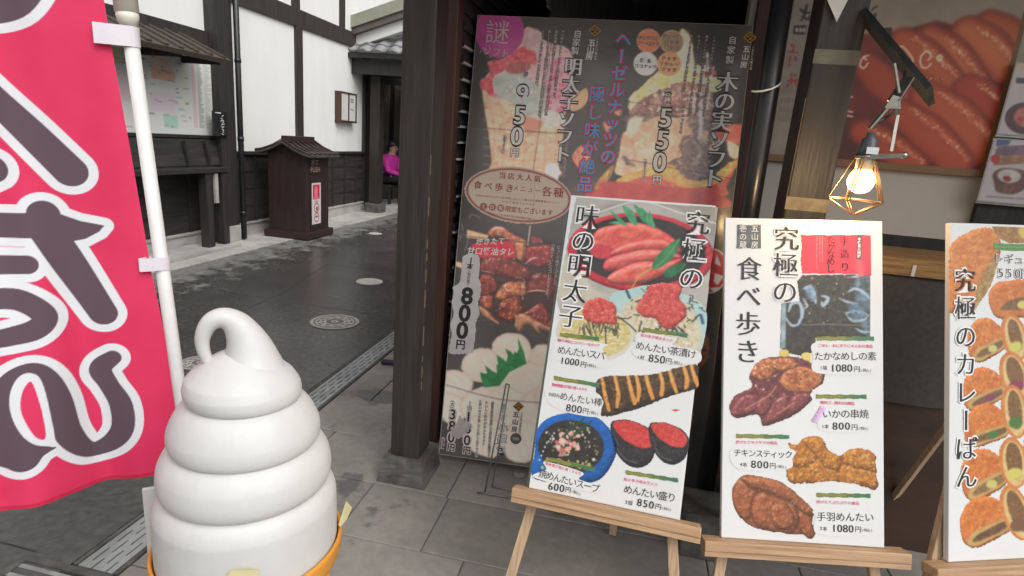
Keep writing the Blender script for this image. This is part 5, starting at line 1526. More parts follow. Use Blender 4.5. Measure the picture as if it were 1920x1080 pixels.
for (cx, cy, rx, ry, ro, ex) in ((1902, 632, 17, 40, -14, (206, 204, 96)), (1902, 705, 20, 42, -16, (140, 50, 84)), (1902, 772, 18, 46, -8, (74, 118, 58)), (1900, 868, 20, 44, -8, (212, 200, 100)), (1906, 962, 20, 50, -20, (120, 84, 60)), (1948, 700, 22, 48, 10, (206, 204, 96)), (1948, 830, 22, 48, 12, (120, 84, 60)), (1950, 950, 22, 50, 10, (212, 200, 100))):
    cv.ell((cx, cy), rx + 7, ry + 5, ro, (202, 112, 54), (218, 140, 74), ns=6, rough=1.2, rs=4)
    cv.ell((cx + 1, cy + 1), rx + 1, ry - 1, ro, (214, 176, 108), (232, 200, 140), ns=5, soft=1.2)
    cv.ell((cx + 1, cy - 4), rx - 5, ry - 9, ro, (136, 96, 54), (110, 76, 44), (170, 130, 80), ns=4, soft=1.5, rough=1)
    cv.ell((cx + 2, cy + ry * .45), rx - 5, ry * .24, ro, ex, soft=2, rough=1.2, rs=4)
for k, (cx, cy, fl, ex) in enumerate(((2000, 520, (104, 74, 44), (222, 200, 110)), (2002, 612, (110, 70, 66), (130, 58, 84)), (2000, 702, (110, 76, 46), (72, 116, 58)), (2002, 792, (150, 120, 76), (206, 196, 110)), (2000, 882, (84, 58, 48), None), (2002, 966, (110, 76, 46), (206, 196, 110)))): bun(cx, cy, 32, 40, 10, fill=fl, extra=ex, seed=20 + k)
cv.mesh('dish_photo', mb3, z=.0006)
strip(bd3, mb3, (1863, 462), (1985, 467), 13, c0=(86, 150, 70), c1=(96, 150, 80))
text(bd3, mb3, '究極のカレーぱん', (1808.5, 525), (1811, 893), 47, INK, 'headline', z=.0024, vertical=True, halo=INKWHITE, halow=.06)
text(bd3, mb3, 'レギュラー', (1872, 484), (1948, 489), 19, INKGREY, 'dish_name', z=.0024, serif=False, halo=INKWHITE, halow=.06, bold=.005)
text(bd3, mb3, '550円', (1875, 511), (1922, 513), 24, INKGREY, 'price', z=.0024, halo=INKWHITE, halow=.06)

# ---------- easels
def easel(bd, W, label, u0, u1, legs, rear, apex_v=.80):
    """built in the board's own frame: shelf under the board, two splayed front legs, one rear leg"""
    o = empty('wooden_easel'); o.matrix_world = bd.matrix(); tag(o, label, 'easel', 'pale wooden easels')
    b = MB(); b.box(u0, u1, -.030, -.001, -.022, .034, .003)
    sh_ = b.build('shelf', PALEWOOD, o)
    b = MB(); b.box(u0, u1, -.046, -.0305, -.012, .030, .002); b.build('shelf_lip', PALEWOOD, sh_)
    Mi = bd.matrix().inverted()
    for (ua, ub) in legs:
        A = Vector((ua, apex_v, -.034))
        Bq = Vector((ub, 0, -.034))
        Wb = bd.world(ub, 0, -.034)
        k = Wb.z / (bd.V[2])
        foot = Vector((ub + (ub - ua) * k / apex_v, -k + .004, -.034))
        # stop at the ground
        for _ in range(4):
            wz = bd.world(*foot).z
            foot.y -= (wz - .012) / bd.V[2]
            foot.x = ua + (ub - ua) * (apex_v - foot.y) / apex_v
        b = MB(); b.beam(A, foot, .030, .020, up=(0, 0, 1), bev=.002); b.build('leg', LEGWOOD, o)
    b = MB(); b.box(W / 2 - .14, W / 2 + .14, apex_v - .1, apex_v - .06, -.058, -.045, .002); b.build('crossbar', PALEWOOD, o)
    Rw = Mi @ Vector(rear)
    b = MB(); b.beam((W / 2, apex_v - .06, -.07), Rw, .028, .02, bev=.002); b.build('rear_leg', LEGWOOD, o)
    return o
def GP(px, py, z=0.0):
    r = ray(px, py); t = (z - EYE[2]) / r[2]
    return EYE + r * t
e1 = easel(bd1, .456, 'pale wooden easel holding the roe menu board at left', -.045, .515, ((.15, .022), (.30, .432)), (.10, 2.06, .014))
e2 = easel(bd2, .4585, 'pale wooden easel holding the middle menu board with the pickle bag', -.055, .515, ((.15, .022), (.30, .432)), (.50, 2.06, .014))
e3 = easel(bd3, S3W, 'pale wooden easel holding the curry bun board at right', -.065, .515, ((.15, -.012), (.30, .44)), tuple(GP(1640, 985)[:2]) + (.014,), apex_v=.62)
# ------------------------------------------------------------------ the tall black poster
OB, TLB, BRB = np.array([-.733, 2.348, .045]), np.array([-.747, 2.740, 2.047]), np.array([.468, 2.410, .059])
WB, HB = 1.203, 2.04
bdb, mbb = make_board(OB, BRB - OB, TLB - OB, WB, HB, .022, 'tall_poster', 'tall worn black poster of soft ice cream, grilled skewers and dumplings leaning behind the boards', m=flat('poster_edge', (170, 165, 155), .6), cat='poster')
A_ = Z(820, 0, 2.572); Z1 = Z(880, 30, 3.6); Z2 = Z(1130, 40, 3.2727); F_ = Z(840, 400, 4.154); D_ = Z(820, 620, 3.857); OV = Z(860, 300, 8.309)
one = lambda f, x, y: f([(x, y)])[0]
cv = Canvas(bdb, .004, WB - .004, .004, HB - .004, .0026, (52, 49, 48), gain=1.55)
cv.fill([(0.0, 0), (WB, 0), (WB, HB), (0, HB)], (52, 50, 49), (66, 63, 61), uvpts=True, smooth=False, ns=60)
# left soft ice cream
cv.fill(Z1([(370, 95), (430, 85), (485, 112), (505, 160), (560, 185), (640, 205), (690, 250), (700, 330), (680, 430), (660, 560), (640, 680), (560, 760), (400, 680), (160, 600), (90, 500), (75, 440), (120, 400), (150, 350), (130, 310), (250, 270)]), (206, 160, 162), (226, 192, 188), (186, 118, 126), ns=14, rough=3, rs=8)
cv.fill(Z1([(128, 310), (250, 280), (360, 200), (440, 230), (450, 330), (330, 320), (230, 370), (160, 430), (165, 560), (90, 500), (76, 445), (140, 390)]), (200, 62, 74), (216, 108, 108), (176, 36, 52), ns=9, rough=2.5, rs=7)
cv.fill(Z1([(350, 100), (470, 100), (480, 220), (400, 230), (360, 180)]), (204, 176, 176), (188, 150, 154), ns=8, soft=3)
cv.fill(Z1([(160, 430), (230, 390), (330, 380), (440, 450), (560, 520), (540, 640), (500, 700), (400, 690), (300, 600), (200, 540)]), (176, 184, 176), (160, 164, 150), (200, 200, 190), ns=14, soft=3)
cv.fill(Z1([(560, 300), (690, 300), (690, 430), (640, 670), (540, 660), (520, 500)]), (220, 96, 122), (230, 170, 178), (200, 60, 90), ns=10, soft=3)
cv.ell(one(Z1, 330, 350), 24, 11, -8, (146, 60, 58), (176, 90, 84), ns=8, soft=2)
cv.fill(Z1([(790, 488), (720, 530), (660, 560), (690, 640), (760, 620), (800, 560)]), (214, 176, 132), (196, 150, 106), ns=8)
cv.fill(Z1([(90, 500), (150, 540), (220, 570), (330, 610), (400, 690), (520, 740), (640, 700), (640, 760), (620, 900), (600, 1010), (590, 1080), (150, 1080), (150, 980), (130, 800), (105, 640)]), (222, 172, 138), (236, 198, 168), (200, 140, 106), ns=16, soft=1.5)
for k in range(8):
    x = 130 + k * 70
    cv.stroke(Z1([(x, 560 + k * 22), (x + 40, 800), (x + 20, 1060)]), 2.4, (196, 138, 104), a=.5, soft=2)
    cv.stroke(Z1([(100, 640 + k * 60), (350, 700 + k * 55), (640, 660 + k * 60)]), 2.4, (196, 138, 104), a=.45, soft=2)
cv.fill(Z1([(380, 690), (560, 640), (650, 700), (560, 760), (480, 740)]), (224, 222, 212), (204, 190, 178), ns=8, soft=3)
cv.fill(Z1([(370, 680), (500, 720), (420, 800), (380, 790)]), (206, 130, 104), soft=3)
cv.fill(A_([(540, 790), (585, 800), (575, 880), (520, 830)]), (206, 208, 210), soft=2)
# middle strawberry pieces
for p in ([(650, 760), (700, 700), (740, 760), (700, 820)], [(800, 590), (840, 600), (820, 640)], [(850, 540), (890, 530), (880, 560)]): cv.fill(A_(p), (206, 84, 74), (230, 160, 120), ns=5, soft=1.5)
cv.fill(A_([(760, 900), (820, 820), (850, 800), (830, 860), (790, 930)]), (232, 186, 92), (214, 150, 70), ns=7, soft=2)
cv.fill(A_([(640, 930), (900, 800), (1010, 640), (930, 620), (870, 700), (800, 900)]), (150, 90, 72), (110, 70, 58), (222, 160, 90), ns=12, soft=8, a=.65)
# right soft ice cream with nuts
cv.fill(Z2([(480, 60), (520, 75), (545, 130), (560, 250), (640, 290), (720, 360), (715, 430), (560, 440), (300, 490), (180, 570), (160, 480), (240, 400), (345, 300), (460, 220)]), (234, 202, 132), (244, 228, 190), (222, 170, 92), ns=14, rough=3)
cv.fill(Z2([(475, 60), (530, 80), (550, 180), (560, 280), (480, 300), (450, 200)]), (232, 214, 178), (240, 230, 206), ns=9, soft=3)
cv.fill(Z2([(160, 560), (240, 480), (420, 390), (560, 380), (660, 420), (680, 600), (600, 620), (420, 570), (250, 590)]), (122, 76, 70), (196, 158, 142), (86, 56, 54), ns=9, rough=5, rs=10, soft=2)
cv.specks(Z2([(180, 540), (420, 390), (640, 420), (640, 570), (300, 570)]), 90, 1, 4, [(222, 190, 150), (96, 62, 58), (232, 214, 200), (160, 96, 80), (206, 90, 96)], 33)
cv.fill(Z2([(120, 700), (200, 620), (320, 590), (480, 590), (650, 610), (730, 690), (700, 800), (560, 850), (480, 830), (300, 920), (90, 940), (100, 820)]), (224, 188, 158), (204, 156, 126), (236, 212, 190), ns=22, rough=3, rs=12)
for p in ([(470, 760), (520, 700), (640, 740), (690, 690), (650, 830), (690, 880), (600, 890), (520, 960), (440, 900), (400, 860), (480, 830)], [(520, 590), (580, 570), (650, 600), (620, 680), (560, 720), (540, 660)], [(640, 600), (720, 640), (700, 760), (650, 720)], [(380, 880), (520, 900), (640, 880), (660, 940), (480, 985), (420, 930)], [(130, 830), (200, 880), (190, 890), (140, 870)], [(110, 600), (240, 560), (330, 580), (230, 620)]):
    cv.fill(Z2(p), (126, 104, 98), (98, 80, 76), (186, 156, 136), ns=8, soft=2.5, rough=6, rs=9)
for p in ([(330, 620), (420, 700), (400, 800)], [(200, 660), (280, 720), (270, 860)], [(560, 740), (600, 800), (560, 870)], [(120, 780), (240, 800), (340, 780)]):
    cv.stroke(Z2(p), [2, 6, 2], (240, 222, 204), a=.55, soft=4, rough=2)
for p in ([(300, 640), (360, 760), (330, 880)], [(440, 640), (470, 720)], [(160, 700), (200, 800), (180, 880)]):
    cv.stroke(Z2(p), [2, 5, 2], (184, 134, 106), a=.6, soft=4, rough=2)
for p in ([(560, 430), (555, 520), (590, 580)], [(600, 500), (605, 620), (590, 720)], [(650, 440), (640, 540)], [(520, 180), (500, 280)], [(640, 200), (650, 300)], [(500, 540), (490, 640)]):
    cv.stroke(Z2(p), [5, 8, 4], (236, 214, 216), a=.8, soft=2, rough=1.5)
cv.specks(Z2([(640, 200), (700, 300), (690, 360), (560, 330)]), 26, 2, 5, [(196, 110, 116), (150, 70, 70), (232, 206, 200)], 35, keep=False)
cv.fill(Z2([(690, 690), (740, 650), (830, 630), (872, 650), (860, 745), (770, 750)]), (206, 86, 70), (220, 120, 96), ns=9, soft=1.5)
cv.fill(Z2([(765, 735), (810, 750), (862, 790), (820, 845), (775, 820)]), (226, 216, 196), (206, 190, 164), ns=9, soft=1.5)
cv.fill(Z2([(95, 960), (300, 895), (430, 880), (500, 960), (640, 975), (740, 890), (830, 850), (800, 920), (690, 1000), (500, 1030), (300, 960), (110, 1010)]), (234, 180, 100), (222, 140, 76), (242, 206, 130), ns=9, rough=3, rs=8)
cv.fill(Z2([(60, 1040), (110, 1000), (300, 950), (500, 1020), (690, 1000), (800, 920), (760, 1010), (705, 1080), (60, 1085)]), (204, 88, 76), (186, 66, 62), (220, 120, 90), ns=16, soft=1.5)
cv.fill([(1120, 355), (1150, 340), (1345, 365), (1345, 392), (1110, 372)], (190, 74, 70), (170, 56, 58), ns=20, soft=2)
cv.fill(Z2([(150, 640), (180, 590), (250, 600), (170, 720)]), (226, 206, 186), soft=3)
# magenta corner disc, flavour discs
cv.ell(one(A_, 300, 150), 46, 50, 5, (160, 56, 118), (172, 66, 128), soft=.8, ns=20)
cv.specks(A_([(200, 250), (250, 200), (260, 280)]), 14, .6, 1.5, [(220, 180, 206)], 36, keep=False)
for (x, y), c in (((282, 120), (216, 124, 94)), ((425, 128), (160, 136, 108)), ((263, 260), (206, 206, 206)), ((408, 262), (216, 152, 104))):
    cv.ell(one(Z2, x, y), 22.6, 22.6, 0, (214, 170, 130) if y < 200 else c, soft=.7); cv.ell(one(Z2, x, y), 21, 21, 0, c, tuple(q * .94 for q in c), soft=.7, ns=10)
# grilled squid skewers
cv.fill(F_([(200, 380), (300, 170), (420, 110), (620, 200), (820, 240), (840, 500), (830, 780), (700, 860), (520, 860), (240, 760)]), (64, 42, 40), (48, 36, 36), ns=14, soft=5)
for p in ([(150, 128), (200, 140), (320, 172), (300, 205), (145, 190)], [(36, 368), (110, 385), (108, 428), (40, 405)]): cv.fill(F_(p), (216, 178, 144), (196, 150, 112), ns=6, smooth=False)
cv.stroke(F_([(480, 640), (590, 600), (580, 700)]), 1, (60, 40, 38)); cv.stroke(F_([(640, 100), (630, 180), (622, 245)]), 2.4, (196, 176, 160)); cv.stroke(F_([(596, 520), (590, 600), (576, 700)]), 1.6, (206, 186, 160))
dk, md, lt, og = (96, 38, 34), (146, 62, 50), (196, 122, 90), (206, 132, 80)
def piece(p, c, c2, c3=None, e=(60, 26, 24)):
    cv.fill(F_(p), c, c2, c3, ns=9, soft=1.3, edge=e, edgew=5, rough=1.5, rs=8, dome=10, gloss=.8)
piece([(310, 150), (370, 100), (450, 112), (520, 170), (610, 215), (600, 300), (560, 300), (480, 225), (400, 180), (340, 190)], lt, md, (226, 176, 146))
cv.fill(F_([(178, 255), (235, 228), (450, 215), (520, 240), (560, 330), (420, 352), (250, 345), (200, 300)]), (192, 42, 56), (172, 30, 46), ns=16, soft=1.5, rough=2)
piece([(520, 230), (600, 235), (605, 330), (570, 380), (530, 330)], md, og, lt)
piece([(615, 268), (700, 250), (805, 262), (800, 370), (740, 420), (640, 400), (600, 350)], (156, 56, 56), (122, 42, 42), (186, 92, 84))
piece([(650, 180), (720, 190), (740, 240), (660, 250)], (140, 70, 74), dk, lt)
piece([(245, 395), (300, 345), (420, 340), (560, 385), (640, 455), (640, 520), (540, 520), (420, 490), (300, 470), (250, 450)], (132, 56, 48), dk, (178, 110, 92))
piece([(250, 490), (340, 480), (385, 560), (370, 620), (250, 640)], dk, md, (160, 84, 70))
piece([(370, 660), (400, 590), (440, 545), (560, 530), (610, 560), (600, 640), (500, 650), (430, 672)], md, og, (226, 166, 106))
piece([(620, 620), (650, 500), (740, 470), (835, 520), (820, 640), (700, 620)], (126, 50, 48), dk, (166, 92, 80))
piece([(245, 680), (290, 640), (345, 650), (350, 730), (300, 745)], (166, 84, 58), md, og)
piece([(395, 720), (440, 670), (540, 645), (590, 700), (570, 790), (500, 845), (400, 815)], (90, 34, 32), (140, 60, 44), (204, 120, 74))
piece([(590, 790), (640, 740), (730, 700), (790, 800), (810, 890), (700, 860)], (142, 54, 52), dk, (176, 100, 88))
piece([(520, 860), (540, 790), (600, 785), (700, 840), (815, 900), (808, 930), (715, 900), (715, 945), (650, 880), (600, 870), (560, 925), (530, 905)], (186, 130, 98), (166, 106, 78), (206, 156, 124), (120, 76, 58))
piece([(243, 720), (300, 750), (360, 820), (400, 850), (385, 865), (330, 835), (255, 775)], (192, 132, 100), (170, 108, 80), None, (120, 76, 58))
Rr = random.Random(40)
for p in ([(440, 570), (460, 600), (490, 600)], [(540, 340), (555, 352)], [(410, 720), (430, 705)], [(600, 395), (660, 350), (700, 350)], [(270, 450), (330, 460)], [(330, 350), (300, 390)], [(620, 610), (700, 600), (780, 612)], [(660, 490), (720, 470)], [(340, 120), (400, 112), (440, 125)], [(650, 755), (670, 760)]):
    cv.stroke(F_(p), [1, 2.4, 1], (240, 220, 210), a=.85, soft=1)
for k in range(40): cv.ell(one(F_, Rr.uniform(270, 800), Rr.uniform(300, 850)), Rr.uniform(.6, 1.6), Rr.uniform(.5, 1), 0, (236, 210, 200), a=.7, soft=.6)
# dumplings
cr, cr2, sh = (222, 206, 192), (206, 186, 170), (176, 152, 136)
cr, cr2, sh = (216, 203, 190), (204, 188, 174), (176, 156, 140)
for (x, y, rx, ry, ro) in ((770, 190, 110, 90, 0), (540, 150, 150, 135, 10), (320, 250, 145, 125, -10), (110, 390, 150, 110, 0), (650, 380, 215, 150, -8), (60, 570, 150, 130, 10), (440, 560, 280, 165, 4), (730, 590, 150, 170, 0), (610, 800, 150, 160, 20), (880, 480, 180, 170, 0), (330, 770, 170, 170, 10), (900, 720, 180, 160, 0)):
    cv.ell(one(D_, x, y), rx / 3.857, ry / 3.857, ro, cr, cr2, ns=24, edge=sh, edgew=9, rough=3, rs=16, relief=0.0, dome=0.0, soft=1.5, contrast=1.4)
    for k in range(5):
        t = (k - 2) * .38
        cv.stroke(D_([(x + rx * .85 * math.sin(t * 1.5), y + ry * (.75 - abs(t) * .3)), (x + rx * .45 * math.sin(t), y + ry * .15), (x + rx * .12 * math.sin(t), y - ry * .38)]), [1.5, 4.5, 1.5], (184, 162, 146), a=.30, soft=4)
        cv.stroke(D_([(x + 14 + rx * .85 * math.sin(t * 1.5), y + ry * (.65 - abs(t) * .3)), (x + 14 + rx * .45 * math.sin(t), y + ry * .1), (x + 10 + rx * .12 * math.sin(t), y - ry * .40)]), [1.5, 4.5, 1.5], (238, 228, 218), a=.35, soft=4)
cv.fill(D_([(0, 640), (60, 660), (150, 720), (240, 860), (330, 905), (430, 930), (520, 960), (560, 1000), (-40, 1000)]), (52, 50, 49), soft=2)
cv.fill(D_([(310, 300), (318, 352), (345, 410), (450, 396), (520, 300), (645, 238), (625, 150), (583, 52), (590, 130), (575, 165), (560, 150), (550, 175), (530, 150), (490, 130), (510, 180), (500, 225), (470, 200), (428, 175), (440, 240), (428, 250), (432, 310), (395, 290), (345, 250), (362, 310), (340, 310)]), (40, 124, 70), (28, 98, 54), ns=8, smooth=False, soft=.8)
# creases where the sheets were folded
for p in ([(858, 236), (1000, 247), (1166, 258)], [(1166, 190), (1290, 203), (1412, 217)], [(1180, 300), (1388, 338)], [(848, 440), (960, 452), (1070, 462)], [(838, 722), (935, 748), (1025, 755)], [(1180, 40), (1166, 200), (1140, 340)], [(1040, 35), (1010, 250), (985, 430), (970, 620)]):
    cv.stroke(p, 1.6, (30, 28, 28), a=.55, soft=1); cv.stroke([(x, y + 2) for x, y in p], 1.0, (150, 144, 140), a=.3, soft=1)
# red and white crest at the right edge, behind the left board
cv.ell((1335, 508), 30, 42, 8, (210, 206, 204), soft=.8); cv.ell((1333, 508), 29, 40, 8, (186, 52, 56), (170, 44, 48), soft=.8, ns=9)
for p in ([(1344, 476), (1352, 500), (1340, 494)], [(1340, 512), (1357, 518), (1345, 535), (1338, 528)], [(1330, 540), (1348, 538), (1340, 548)]): cv.fill(p, (222, 216, 212), soft=.8, smooth=False)
for k, (x, y) in enumerate(((1150, 520), (1230, 480), (1280, 640), (1180, 700), (1250, 790))): cv.ell((x, y), 60, 46, k * 30, (120, 62, 50), (170, 110, 80), (80, 44, 40), ns=12, rough=4, soft=3)
R = random.Random(50)
for k in range(60):
    x, y = R.uniform(838, 1400), R.uniform(40, 860)
    cv.ell((x, y), R.uniform(.5, 1.4), R.uniform(.4, 1), 0, (120, 116, 112), a=.35, soft=.8)
for p in ([(862, 452), (866, 440), (878, 446), (872, 470)], [(880, 410), (884, 402), (900, 408)], [(866, 420), (868, 432)]): cv.stroke(p, 1.6, (176, 174, 176), a=.5)
cv.mesh('printed_picture', mbb, z=.0008, m=PRINTGLOSS, fade=.11)
# lettering on the tall poster
HDARK = flat('halo_dark', (52, 46, 46), .5)
def T(s, f, a, c, em, m=INKWHITE, name='lettering', **kw):
    kw.setdefault('z', .0026); kw.setdefault('vertical', True)
    return text(bdb, mbb, s, one(f, *a), one(f, *c), em, m, name, **kw)
T('謎', A_, (290, 155), (290, 155), 48, INKCREAM, 'corner_lettering', serif=False, bold=-.004)
T('ソフト', A_, (243, 247), (328, 258), 17, INKCREAM, 'corner_lettering', serif=False, vertical=False)
T('自家製', Z1, (731, 122), (713, 236), 16, name='headline', serif=False, bold=.008, halo=HDARK, halow=.05)
T('明太子ソフト', Z1, (702, 342), (628, 932), 35, name='headline', smear=.038, halo=HDARK, halow=.055)
T('五山房', A_, (746, 207), (733, 272), 14.5, name='maker_name', serif=False, bold=.018)
T('くまもとの恵み処', A_, (773, 190), (762, 285), 5, INKCREAM, 'maker_name', serif=False, bold=.02)
def logo(f, x, y, h):
    c = one(f, x, y)
    patch(bdb, mbb, [(c[0] - h, c[1]), (c[0], c[1] - h * .92), (c[0] + h, c[1]), (c[0], c[1] + h * .92)], INKGOLD, 'diamond_crest', z=.0016)
    patch(bdb, mbb, [(c[0] - h * .78, c[1]), (c[0], c[1] - h * .72), (c[0] + h * .78, c[1]), (c[0], c[1] + h * .72)], HDARK, 'diamond_crest', z=.0020)
    q = lambda pts: patch(bdb, mbb, [(c[0] + h * a, c[1] + h * b) for a, b in pts], INKGOLD, 'diamond_crest', z=.0026)
    q([(-.62, .0), (0, -.52), (.62, 0), (.48, .04), (0, -.34), (-.48, .04)]); q([(-.28, -.02), (.28, -.02), (.28, .08), (-.28, .08)]); q([(-.36, .30), (.36, .30), (.36, .40), (-.36, .40)]); q([(-.06, .08), (.06, .08), (.06, .30), (-.06, .30)]); q([(.06, .15), (.24, .15), (.24, .23), (.06, .23)])
logo(A_, 760, 148, 12); logo(Z2, 903, 100, 12.5)
T('1個', A_, (430, 332), (424, 360), 10.5, name='price_unit', serif=False, bold=.02, halo=HDARK, halow=.07)
T('950', A_, (411, 452), (384, 655), 50, name='price', smear=.034, halo=HDARK, halow=.06, stretch=.95)
T('円', A_, (373, 735), (373, 735), 17, name='price', serif=False, bold=.03, halo=HDARK, halow=.08)
T('(税込1026円)', A_, (328, 655), (316, 738), 6, INKGREY, 'tax_note', serif=False, halo=INKCREAM, halow=.16)
kw = dict(serif=False, bold=.01, halo=HDARK, halow=.10)
T('木の実のソフトクリームと明太子が出会った', Z1, (632, 105), (573, 545), 6, INKCREAM, 'small_text', **kw)
T('当店自慢の明太子ソースをたっぷり掛けた大人気の逸品', Z1, (588, 105), (518, 660), 6, INKCREAM, 'small_text', **kw)
T('おいしくてちょっと不思議なこの味わいを是非お試し下さい。', Z1, (543, 105), (470, 690), 6, INKCREAM, 'small_text', **kw)
T('ここでしか食べられない自家製の味。', Z1, (500, 100), (454, 475), 6, INKCREAM, 'small_text', **kw)
T('ヘーゼルナッツの', A_, (899, 190), (823, 755), 30, INKBLUE, 'blue_headline', serif=False, bold=.022, halo=INKCRIMSON, halow=.085)
T('隠し味が絶品', A_, (771, 455), (711, 888), 31, INKBLUE, 'blue_headline', serif=False, bold=.010, halo=INKCRIMSON, halow=.06)
for (x, y), lines in (((282, 120), ('キャラメル', 'アーモンド')), ((425, 128), ('ウォール', 'ナッツ', 'チョコ')), ((263, 260), ('練乳', 'ココナッツ')), ((408, 262), ('ナッツ', 'カシュー', 'ナッツ'))):
    n = len(lines)
    for i, s in enumerate(lines):
        yy = y + (i - (n - 1) / 2) * 34; w = len(s) * 11
        T(s, Z2, (x - w, yy - 3), (x + w, yy + 3), 7.6, INKCREAM if y < 200 or x > 300 else INKGREY, 'flavour_lettering', vertical=False, serif=False, bold=.02, halo=HDARK if not (y > 200 and x < 300) else INKWHITE, halow=.09)
T('木の実ソフト', Z2, (766, 372), (678, 962), 40, name='headline', smear=.038, halo=HDARK, halow=.055)
T('自家製', Z2, (796, 116), (778, 238), 16, name='headline', serif=False, bold=.008, halo=HDARK, halow=.05)
T('五山房', Z2, (882, 172), (865, 266), 13.5, name='maker_name', serif=False, bold=.018)
T('くまもとの恵み処', Z2, (922, 160), (908, 290), 5, INKCREAM, 'maker_name', serif=False, bold=.02)
T('各種', Z2, (403, 440), (396, 487), 13.5, name='price_unit', serif=False, bold=.02, halo=HDARK, halow=.07)
T('550', Z2, (386, 590), (350, 862), 52, name='price', smear=.034, halo=HDARK, halow=.06, stretch=.95)
T('円', Z2, (334, 973), (334, 973), 18, name='price', serif=False, bold=.03, halo=HDARK, halow=.08)
T('(税込594円)', Z2, (265, 850), (250, 975), 6, INKGREY, 'tax_note', serif=False, halo=INKCREAM, halow=.16)
T('いろんな木の実がたっぷり入った濃厚な味のソフト', Z2, (686, 100), (618, 575), 6, INKCREAM, 'small_text', **kw)
T('香ばしい木の実とやさしい甘さが口いっぱいに広がる', Z2, (638, 95), (572, 575), 6, INKCREAM, 'small_text', **kw)
T('チョコレートとナッツとキャラメルの組み合わせを', Z2, (592, 95), (532, 570), 6, INKCREAM, 'small_text', **kw)
T('たっぷりとトッピングした自家製の一品です', Z2, (547, 90), (492, 440), 6, INKCREAM, 'small_text', **kw)
T('お好みでどうぞ', Z2, (500, 530), (478, 680), 6, INKCREAM, 'small_text', **kw)
# oval notice stuck on the poster
ovc = Canvas.around(bdb, OV([(90, 60), (1780, 60), (1780, 1040), (90, 1040)]), .0024, 2)
ovc.ell(one(OV, 930, 550), 102, 53, 7.5, (226, 196, 186), (222, 190, 178), soft=.7)
ovc.ell(one(OV, 930, 550), 98.5, 49.5, 7.5, (160, 76, 70), soft=.7); ovc.ell(one(OV, 930, 550), 95, 46.5, 7.5, (226, 208, 188), (220, 200, 180), soft=.7, ns=30)
ovc.stroke(OV([(1190, 130), (1180, 500), (1150, 850)]), 1.2, (180, 160, 150), a=.6)
for x, y in ((390, 722), (525, 735), (655, 750)): ovc.ell(one(OV, x, y), 6.4, 6.4, 0, (160, 70, 66), soft=.6)
ovc.mesh('oval_notice', mbb, z=.0016)
OVR = flat('ink_oval_red', (150, 70, 66), .5)
kw = dict(vertical=False)
T('当店大人氣', OV, (685, 238), (1230, 292), 13.5, OVR, 'oval_lettering', bold=.012, **kw)
T('食べ歩き', OV, (300, 388), (795, 440), 16.5, OVR, 'oval_lettering', bold=.012, **kw)
T('メニュー', OV, (890, 436), (1235, 476), 12, OVR, 'oval_lettering', serif=False, **kw)
T('各種', OV, (1378, 490), (1556, 506), 20, OVR, 'oval_lettering', bold=.012, **kw)
T('お店でも歩きながらでも手軽においしく楽しめる種類豊富なメニュー', OV, (285, 552), (1560, 668), 4.6, OVR, 'oval_small_text', serif=False, **kw)
T('ぜひご賞味下さいませ', OV, (700, 652), (1170, 696), 4.6, OVR, 'oval_small_text', serif=False, **kw)
T('土日祝', OV, (390, 722), (655, 750), 8.6, INKCREAM, 'oval_lettering', serif=False, bold=.02, **kw)
T('限定もございます', OV, (770, 762), (1425, 822), 11.5, OVR, 'oval_lettering', serif=False, bold=.01, **kw)
T('数に限りがございますので売り切れの際はご容赦下さい', OV, (485, 832), (1205, 930), 4.2, OVR, 'oval_small_text', serif=False, **kw)
# skewers
T('焼きたて', F_, (248, 220), (418, 214), 13.5, name='brush_lettering', vertical=False, serif=False, bold=.012, slant=.15)
T('甘口醤油タレ', F_, (180, 292), (490, 300), 15, name='brush_lettering', vertical=False, serif=False, bold=.012, slant=.15)
T('じっくり焼き上げました。', F_, (862, 262), (832, 575), 7, INKCREAM, 'small_text', serif=False)
T('小腹がすいたらコレがおすすめ。', F_, (818, 250), (770, 655), 7.4, INKCREAM, 'small_text', serif=False)
lbc = Canvas.around(bdb, F_([(0, 310), (270, 310), (270, 1100), (0, 1100)]), .0024, 1)
lbc.fill(F_([(112, 350), (140, 322), (200, 318), (244, 340), (246, 420), (240, 500), (256, 545), (255, 640), (235, 690), (245, 780), (220, 850), (215, 950), (200, 1040), (185, 1088), (20, 1092), (12, 1040), (28, 940), (20, 860), (45, 780), (30, 700), (45, 620), (38, 575), (90, 535), (105, 450)]), (218, 217, 220), (206, 205, 208), soft=.7, ns=20)
lbc.mesh('price_label', mbb, z=.0016)
T('1', F_, (180, 365), (180, 365), 15, INK, 'price_unit', serif=False, bold=.03); T('本', F_, (173, 412), (173, 412), 13, INK, 'price_unit', serif=False, bold=.03)
T('(税込価格)', F_, (168, 452), (156, 555), 6.4, INK, 'tax_note', serif=False, bold=.01)
T('800', F_, (150, 640), (112, 908), 43, INK, 'price', serif=False, bold=.035, stretch=1.05)
T('円', F_, (99, 1020), (99, 1020), 19, INK, 'price', serif=False, bold=.03)
